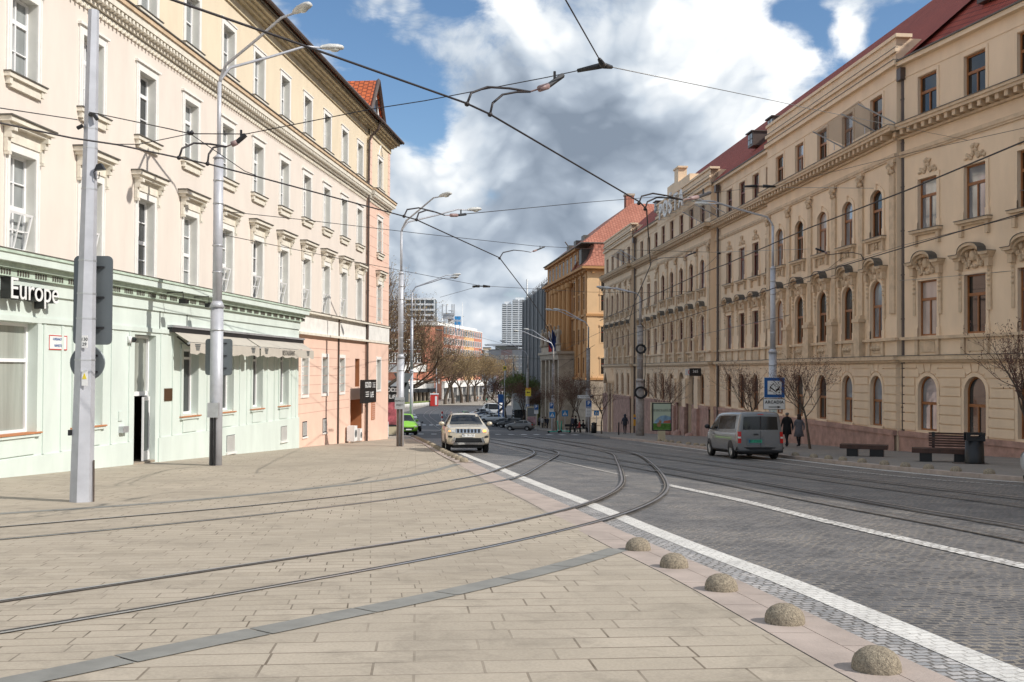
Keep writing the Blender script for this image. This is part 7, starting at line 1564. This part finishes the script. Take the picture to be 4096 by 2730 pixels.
gen('white off-road car near the far end of the parked row', 1920, 1654, -72, whitep, 4.9, 1.75, 'wagon', Y=222)
gen('large pale delivery van at the far end of the parked row', 1962, 1650, -80, whitep, 5.6, 2.6, 'van', Y=236, cat='van')
gen('small leaf green car driving away in the far road', 1855, 1651, -25, greenp, 4.0, 1.5, 'hatch', Y=214)
gen('silver car at the right edge of the picture, only its front corner showing', 4440, 1900, -10, silv, 4.4, 1.5, 'hatch', Y=22.9, grp=None)
for i, (px, Y, c) in enumerate(((1622, 176, blackp), (1650, 192, silv))): gen('distant %s car on the left lane by the planters' % ('black' if i == 0 else 'silver'), px, 1650, 170, c, 4.3, 1.45, 'hatch', Y=Y)
# ------------------------------------------------------------------ trees
def branchtree(seed, H, r0, trunk_h, spread, levels, kids, twig_len, gnarl=.25, upw=.25, nleaf=0, leaf=.05, budspread=.12, trunk_lean=0, limb0=None, keep=1.0):
    r = random.Random(seed); TR = MB(); CR = MB(); LF_ = MB()
    def rnd(s): return Vector((r.gauss(0, s), r.gauss(0, s), r.gauss(0, s)))
    def grow(p, d, L, rad, lv):
        n = 4 if lv < levels else 3; pts = [p]; rs = [rad]
        for i in range(n):
            d = (d+rnd(gnarl)+Vector((0, 0, upw*.35))).normalized(); p = p+d*L/n; pts.append(p); rs.append(rad*(1-.5*(i+1)/n))
        tgt = TR if lv <= 1 else CR
        tgt.tube(pts, rs, 8 if lv == 0 else 5 if lv <= 1 else 3, 0, cap=False)
        if lv >= levels:
            for q in range(nleaf):
                c = pts[r.randint(1, n)]+rnd(budspread); a = rnd(1).normalized()*leaf; b = a.cross(rnd(1)).normalized()*leaf*.7
                LF_.add([c-a, c+b*.6, c+a, c-b*.6], [(0, 1, 2, 3)])
            return
        k = kids[min(lv, len(kids)-1)]
        for j in range(k):
            t = (.35+.65*(j+r.random()*.6)/k) if lv else (.72+.28*(j+1)/k); t = min(t, .999)
            i = min(int(t*n), n-1); q = pts[i].lerp(pts[i+1], t*n-i)
            az = 2*math.pi*(j/k+r.random()*.3)+lv; e = spread*(r.uniform(.7, 1.25))
            ax = d.cross(Vector((math.cos(az), math.sin(az), .3))).normalized(); nd = (Matrix.Rotation(e, 3, ax) @ d).normalized()
            nd = (nd+Vector((0, 0, upw))).normalized()
            grow(q, nd, (L if lv else (limb0 or L))*r.uniform(.58, .86)*(1 if lv+1 < levels else twig_len), rs[i]*r.uniform(.5, .68), lv+1)
        if lv and lv < levels: grow(p, d, L*.6, rs[-1], lv+1)
    grow(Vector((0, 0, -.1)), Vector((trunk_lean, 0, 1)).normalized(), trunk_h, r0, 0)
    return TR, CR, LF_
def mktree(mbs, mt, mtw, ml):
    return [mbs[0].mesh('trunk', M[mt], True), mbs[1].mesh('crown', M[mtw]), mbs[2].mesh('buds', M[ml]) if mbs[2].v else None]
def tree(mes, x, Y, label, rz=0, s=1, dz=.08, group=None, name='tree'):
    t = empty(name, (x, Y, gz(Y)+dz), rz, label, 'tree', group); t.scale = (s,)*3; put('trunk', mes[0], t); c = put('crown', mes[1], t)
    if mes[2]: put('buds', mes[2], c)
    return t
small = [mktree(branchtree(11+i, 5, .075, 2.15, .80, 3, [7, 6, 5], .85, .12, .26, 4, .04, .06, limb0=2.1), 'bark', 'twig_red', 'bud_red') for i in range(3)]
for i, (px, Y, s, lb) in enumerate(((3241, 47.5, 1.0, 'small bare street tree between the hotel sign and the backless bench'), (4128, 32, 1.05, 'small bare street tree with budding twigs at the right edge of the picture'), (2998, 55, 1.0, 'small bare street tree just left of the hotel sign'), (2640, 66, 1.0, 'small bare street tree behind the advertising panel'), (2407, 92, 1.05, 'slender bare street tree at the far corner of the post office'))):
    x = ray(px, 1700).x*Y; tree(small[i % 3], x, Y, lb, i*1.3, s, .08, 'small street trees')
mid = [mktree(branchtree(31+i, 6, .10, 2.4, .6, 4, [5, 4, 4, 3], .8, .14, .22, 3, .06, .1, limb0=2.3), 'bark', 'twig', 'bud_red') for i in range(2)]
for i, (px, Y, s, lb) in enumerate(((2278, 106, 1.0, 'dark young tree by the corner bench, left one'), (2322, 104, 1.1, 'dark young tree by the corner bench, right one'), (2225, 126, 1.0, 'thin young tree in front of the palace wall'))):
    x = ray(px, 1700).x*Y; tree(mid[i % 2], x, Y, lb, i*2.1, s, .08, 'young trees at the corner')
big = mktree(branchtree(5, 17, .5, 4.2, .72, 5, [6, 5, 5, 4, 3], .8, .20, .16, 2, .065, .3, limb0=5.8), 'bark', 'twig', 'bud_tan')
tree(big, -16.6, 104, 'large spreading plane tree with fine tan twigs behind the pink corner', 2.7, 1.4, 0, None, 'plane_tree')
tree(big, -19.5, 118, 'second plane tree overlapping the large one behind the pink corner', 3.9, 1.38, 0, None, 'plane_tree')
row = [mktree(branchtree(51+i, 12, .42, 4.6, .62, 5, [5, 4, 4, 3, 3], .8, .22, .14, 3, .11, .35, limb0=5.4), 'bark', 'twig', 'bud_tan') for i in range(2)]
for i, (px, Y, s, lb) in enumerate(((1780, 312, 1.36, 'first'), (1812, 318, 1.42, 'second'), (1845, 328, 1.36, 'third'), (1870, 335, 1.38, 'fourth'), (1903, 345, 1.4, 'fifth'), (1938, 355, 1.36, 'sixth'), (1968, 370, 1.36, 'seventh'))):
    x = ray(px, 1600).x*Y; tree(row[i % 2], x, Y, 'tan budding plane tree with dark trunk in the far left row, %s from the left' % lb, i*1.9, s, 0, 'row of plane trees', 'plane_tree')
dark = mktree(branchtree(71, 9, .28, 3.4, .6, 5, [4, 4, 3, 3, 3], .8, .2, .15, 3, .10, .3, limb0=3.6), 'bark', 'twig', 'bud_red')
grn = mktree(branchtree(72, 9, .25, 3.2, .6, 5, [4, 4, 4, 3, 3], .8, .2, .15, 7, .14, .35, limb0=3.4), 'bark', 'twig', 'leaf_green')
for q,(x,y) in enumerate(((15.2, 11.2), (15.6, 5.6))): tree(dark, x, y, 'tall bare street tree outside the right edge, the %s one' % ('nearer' if q else 'farther'), q, .8 if q == 0 else .68, .08, 'small street trees')
for i, (me, px, Y, s, lb) in enumerate(((dark, 2022, 200, 1.25, 'dark bare tree beside the yellow 30 board'), (grn, 2052, 176, 1.05, 'tree in fresh green leaf at the far right pavement'), (dark, 2085, 160, 1.0, 'dark tree left of the yellow arrow board'), (dark, 1992, 222, 1.3, 'dark tree farthest down the right row'), (grn, 2140, 172, .75, 'small green tree under the dark department store'))):
    x = ray(px, 1600).x*Y; tree(me, x, Y, lb, i*1.7, s, .08, 'trees on the far right pavement')
# ------------------------------------------------------------------ people
M['skin'] = mat('skin', (.50, .29, .20), var=0); M['shoe'] = mat('dark_shoes', (.02, .018, .016), var=0)
def figure(stride=.25, arm=.2, sit=False, h=1.76, lean=0):
    """one skinned body: returns a mesh; local +y is the way the figure faces"""
    k = h/1.76; P = []; E = []; Rr = []
    def a(x, y, z, r_, p=None):
        P.append((x*k, y*k, z*k)); Rr.append(r_*k); i = len(P)-1
        if p is not None: E.append((p, i))
        return i
    pz = .93 if not sit else .52
    pel = a(0, 0, pz, .135); ch = a(0, lean*.5, pz+.27, .125, pel); c2 = a(0, lean*.8, pz+.42, .14, ch); nk = a(0, lean, pz+.56, .055, c2); hd_ = a(0, lean+.02, pz+.66, .085, nk); tp = a(0, lean+.015, pz+.77, .075, hd_)
    for s in (-1, 1):
        hp = a(s*.09, 0, pz-.06, .095, pel)
        if sit: kn = a(s*.11, .42, .5, .065, hp); an = a(s*.11, .44, .09, .045, kn); a(s*.11, .60, .04, .04, an)
        else:
            q = s*stride; kn = a(s*.10, q*.55+.04, .50, .062, hp); an = a(s*.10, q-.05 if q < 0 else q, .09+(.05 if q < 0 else 0), .042, kn); a(s*.11, q+.15, .035+(.0 if q < 0 else .02), .036, an)
        sh = a(s*.19, lean*.9, pz+.47, .062, c2); el = a(s*.25, lean-s*arm*.5-.02, pz+.20, .045, sh); wr = a(s*.25, lean-s*arm+.08, pz-.02, .032, el); a(s*.25, lean-s*arm+.12, pz-.11, .03, wr)
    me = bpy.data.meshes.new('b'); me.from_pydata(P, E, []); o = bpy.data.objects.new('b', me); COL.objects.link(o)
    m_ = o.modifiers.new('s', 'SKIN'); 
    for i, v in enumerate(me.skin_vertices[0].data): v.radius = (Rr[i], Rr[i]*(.8 if i in (0, 1, 2) else 1)); v.use_root = (i == 0)
    m_.use_smooth_shade = True; m2 = o.modifiers.new('u', 'SUBSURF'); m2.levels = 1; m2.render_levels = 1
    dg = bpy.context.evaluated_depsgraph_get(); dg.update(); res = bpy.data.meshes.new_from_object(o.evaluated_get(dg)); bpy.data.objects.remove(o)
    return res, pz*k, k
_fc = {}
def person(x, Y, face, label, top, legs, hair, coat=None, stride=.25, arm=.2, h=1.76, sit=False, dz=.08, group=None, longhair=False, hood=False, bald=False):
    key = (stride, arm, sit, h)
    if key not in _fc: _fc[key] = figure(stride, arm, sit, h)
    me, pz, k = _fc[key]; me = me.copy(); t = empty('person', (x, Y, gz(Y)+dz), face, label, 'person', group)
    for q in (M['skin'], top, legs, M['shoe']): me.materials.append(q)
    for p in me.polygons:
        c = p.center; z = c.z; i = 1
        if z > pz+.585*k: i = 0
        elif z < .085*k: i = 3
        elif (z < pz+.02*k and abs(c.x) < .2*k) : i = 2
        elif abs(c.x) > .2*k and z < pz-.03*k: i = 0 if not sit else 2
        p.material_index = i
    put('body', me, t)
    mb = MB(); zz = pz+.72*k
    if hood: mb.ball((0, -.01, zz-.01), .125*k, 10, 0, 1, 1.05, 1.15); mb.ball((0, -.03, pz+.56*k), .11*k, 8, 0, 1.2, 1, .6)
    elif bald: mb.ball((0, -.03*k, zz-.02), .098*k, 10, 0, 1, .95, .8)
    else:
        mb.ball((0, -.015*k, zz+.02), .108*k, 10, 0, 1, 1.05, 1.0)
        if longhair: mb.lathe([(.09*k, -.26*k), (.115*k, -.12*k), (.10*k, 0)], 10, (0, -.035*k, zz+.02), 0, 1.15, .8)
    mb.build('hood' if hood else 'hair', hair, t, True)
    if coat is None and not sit: coat = (.84, .185)
    if coat:
        z0, w = coat; mb = MB(); mb.lathe([(w*k, z0*k), (.20*k, pz-.02), (.185*k, pz+.18*k), (.225*k, pz+.40*k), (.20*k, pz+.50*k), (.09*k, pz+.56*k)], 14, (0, 0, 0), 0, 1.05, .72); mb.build('coat', top, t, True)
    return t
bk = mat('black_cloth', (.012, .012, .014), rough=.9, var=.1); gy_ = mat('grey_wool', (.13, .13, .15), rough=.95, var=.2, scale=20); dk = mat('dark_trousers', (.02, .02, .028), rough=.9, var=.1); wh = mat('pale_cloth', (.45, .42, .40), var=.1); rd = mat('red_cloth', (.40, .05, .04), var=.1); og = mat('orange_cloth', (.6, .2, .04), var=.1); bl = mat('blue_cloth', (.05, .16, .35), var=.1); gh_ = mat('grey_hair', (.25, .23, .21), var=0); dh = mat('dark_hair', (.03, .016, .012), var=0); nv = mat('navy_cloth', (.025, .03, .045), var=.1); tn = mat('teal_cloth', (.03, .3, .22), var=.1)
person(13.98, 50.6, R(8), 'grey-haired man in a long black coat walking away beside the silver van', bk, bk, gh_, (.62, .23), .30, .12, 1.80, bald=True)
person(14.5, 50.3, R(10), 'woman in a grey knee-length coat with dark hair walking away', gy_, bk, dh, (.56, .27), .12, .15, 1.67, longhair=True)
person(9.95, 87.5, R(5), 'person in a dark hooded jacket walking along the post office wall', nv, dk, nv, None, .12, .25, 1.78, hood=True)
X = lambda px, Y: ray(px, 1700).x*Y
for px, Y, tp, lg, hr_, lb, kw in ((2290, 104, nv, dk, dh, 'person in dark clothes standing behind the corner bench', {}), (2318, 103.6, rd, dk, dh, 'seated person in a red top on the corner bench', dict(sit=True)), (2333, 103.6, bk, dk, dh, 'seated person in black on the corner bench', dict(sit=True)), (2303, 106, bk, dk, dh, 'person in black beside the tree at the corner bench', {}),
        (2170, 150, wh, dk, dh, 'person in a pale top leading the group of walkers', {}), (2181, 151, bk, bk, dh, 'walker in black in the middle of the group', {}), (2190, 149, nv, dk, gh_, 'walker in navy at the right of the group', {}), (2199, 152, bk, bk, dh, 'rear walker in black behind the group', {}), (2160, 163, gy_, dk, dh, 'person in grey under the pale glass box', {}),
        (2066, 180, bk, dk, dh, 'dark figure between the poles on the far right pavement', {}), (2078, 182, nv, dk, dh, 'dark figure in navy on the far right pavement', {}), (2084, 184, gy_, dk, dh, 'third dark figure in grey on the far right pavement', {}), (2093, 205, rd, dk, dh, 'person in a red jacket far down the right pavement', {}),
        (1910, 350, og, dk, dh, 'distant person in orange at the far stop', {}), (1920, 355, bl, dk, dh, 'distant person in bright blue at the far stop', {}), (1940, 360, bl, dk, dh, 'second distant person in blue', {}), (1950, 352, nv, dk, dh, 'distant person in navy right of the blue ones', {}), (1973, 335, wh, wh, dh, 'distant person all in white on the far pavement', {}), (1983, 340, bk, dk, dh, 'distant person in black beside the one in white', {}), (1882, 335, wh, dk, dh, 'person in white sitting at the right shelter', dict(sit=True)), (1794, 318, bk, dk, dh, 'person in black between the far tree trunks', {}), (1946, 330, tn, dk, dh, 'distant person in teal crossing the far pavement', {})):
    person(X(px, Y), Y, R((px*37) % 360), lb, tp, lg, hr_, None, .2, .15, 1.74, group='distant passers-by' if Y > 140 else None, **kw)
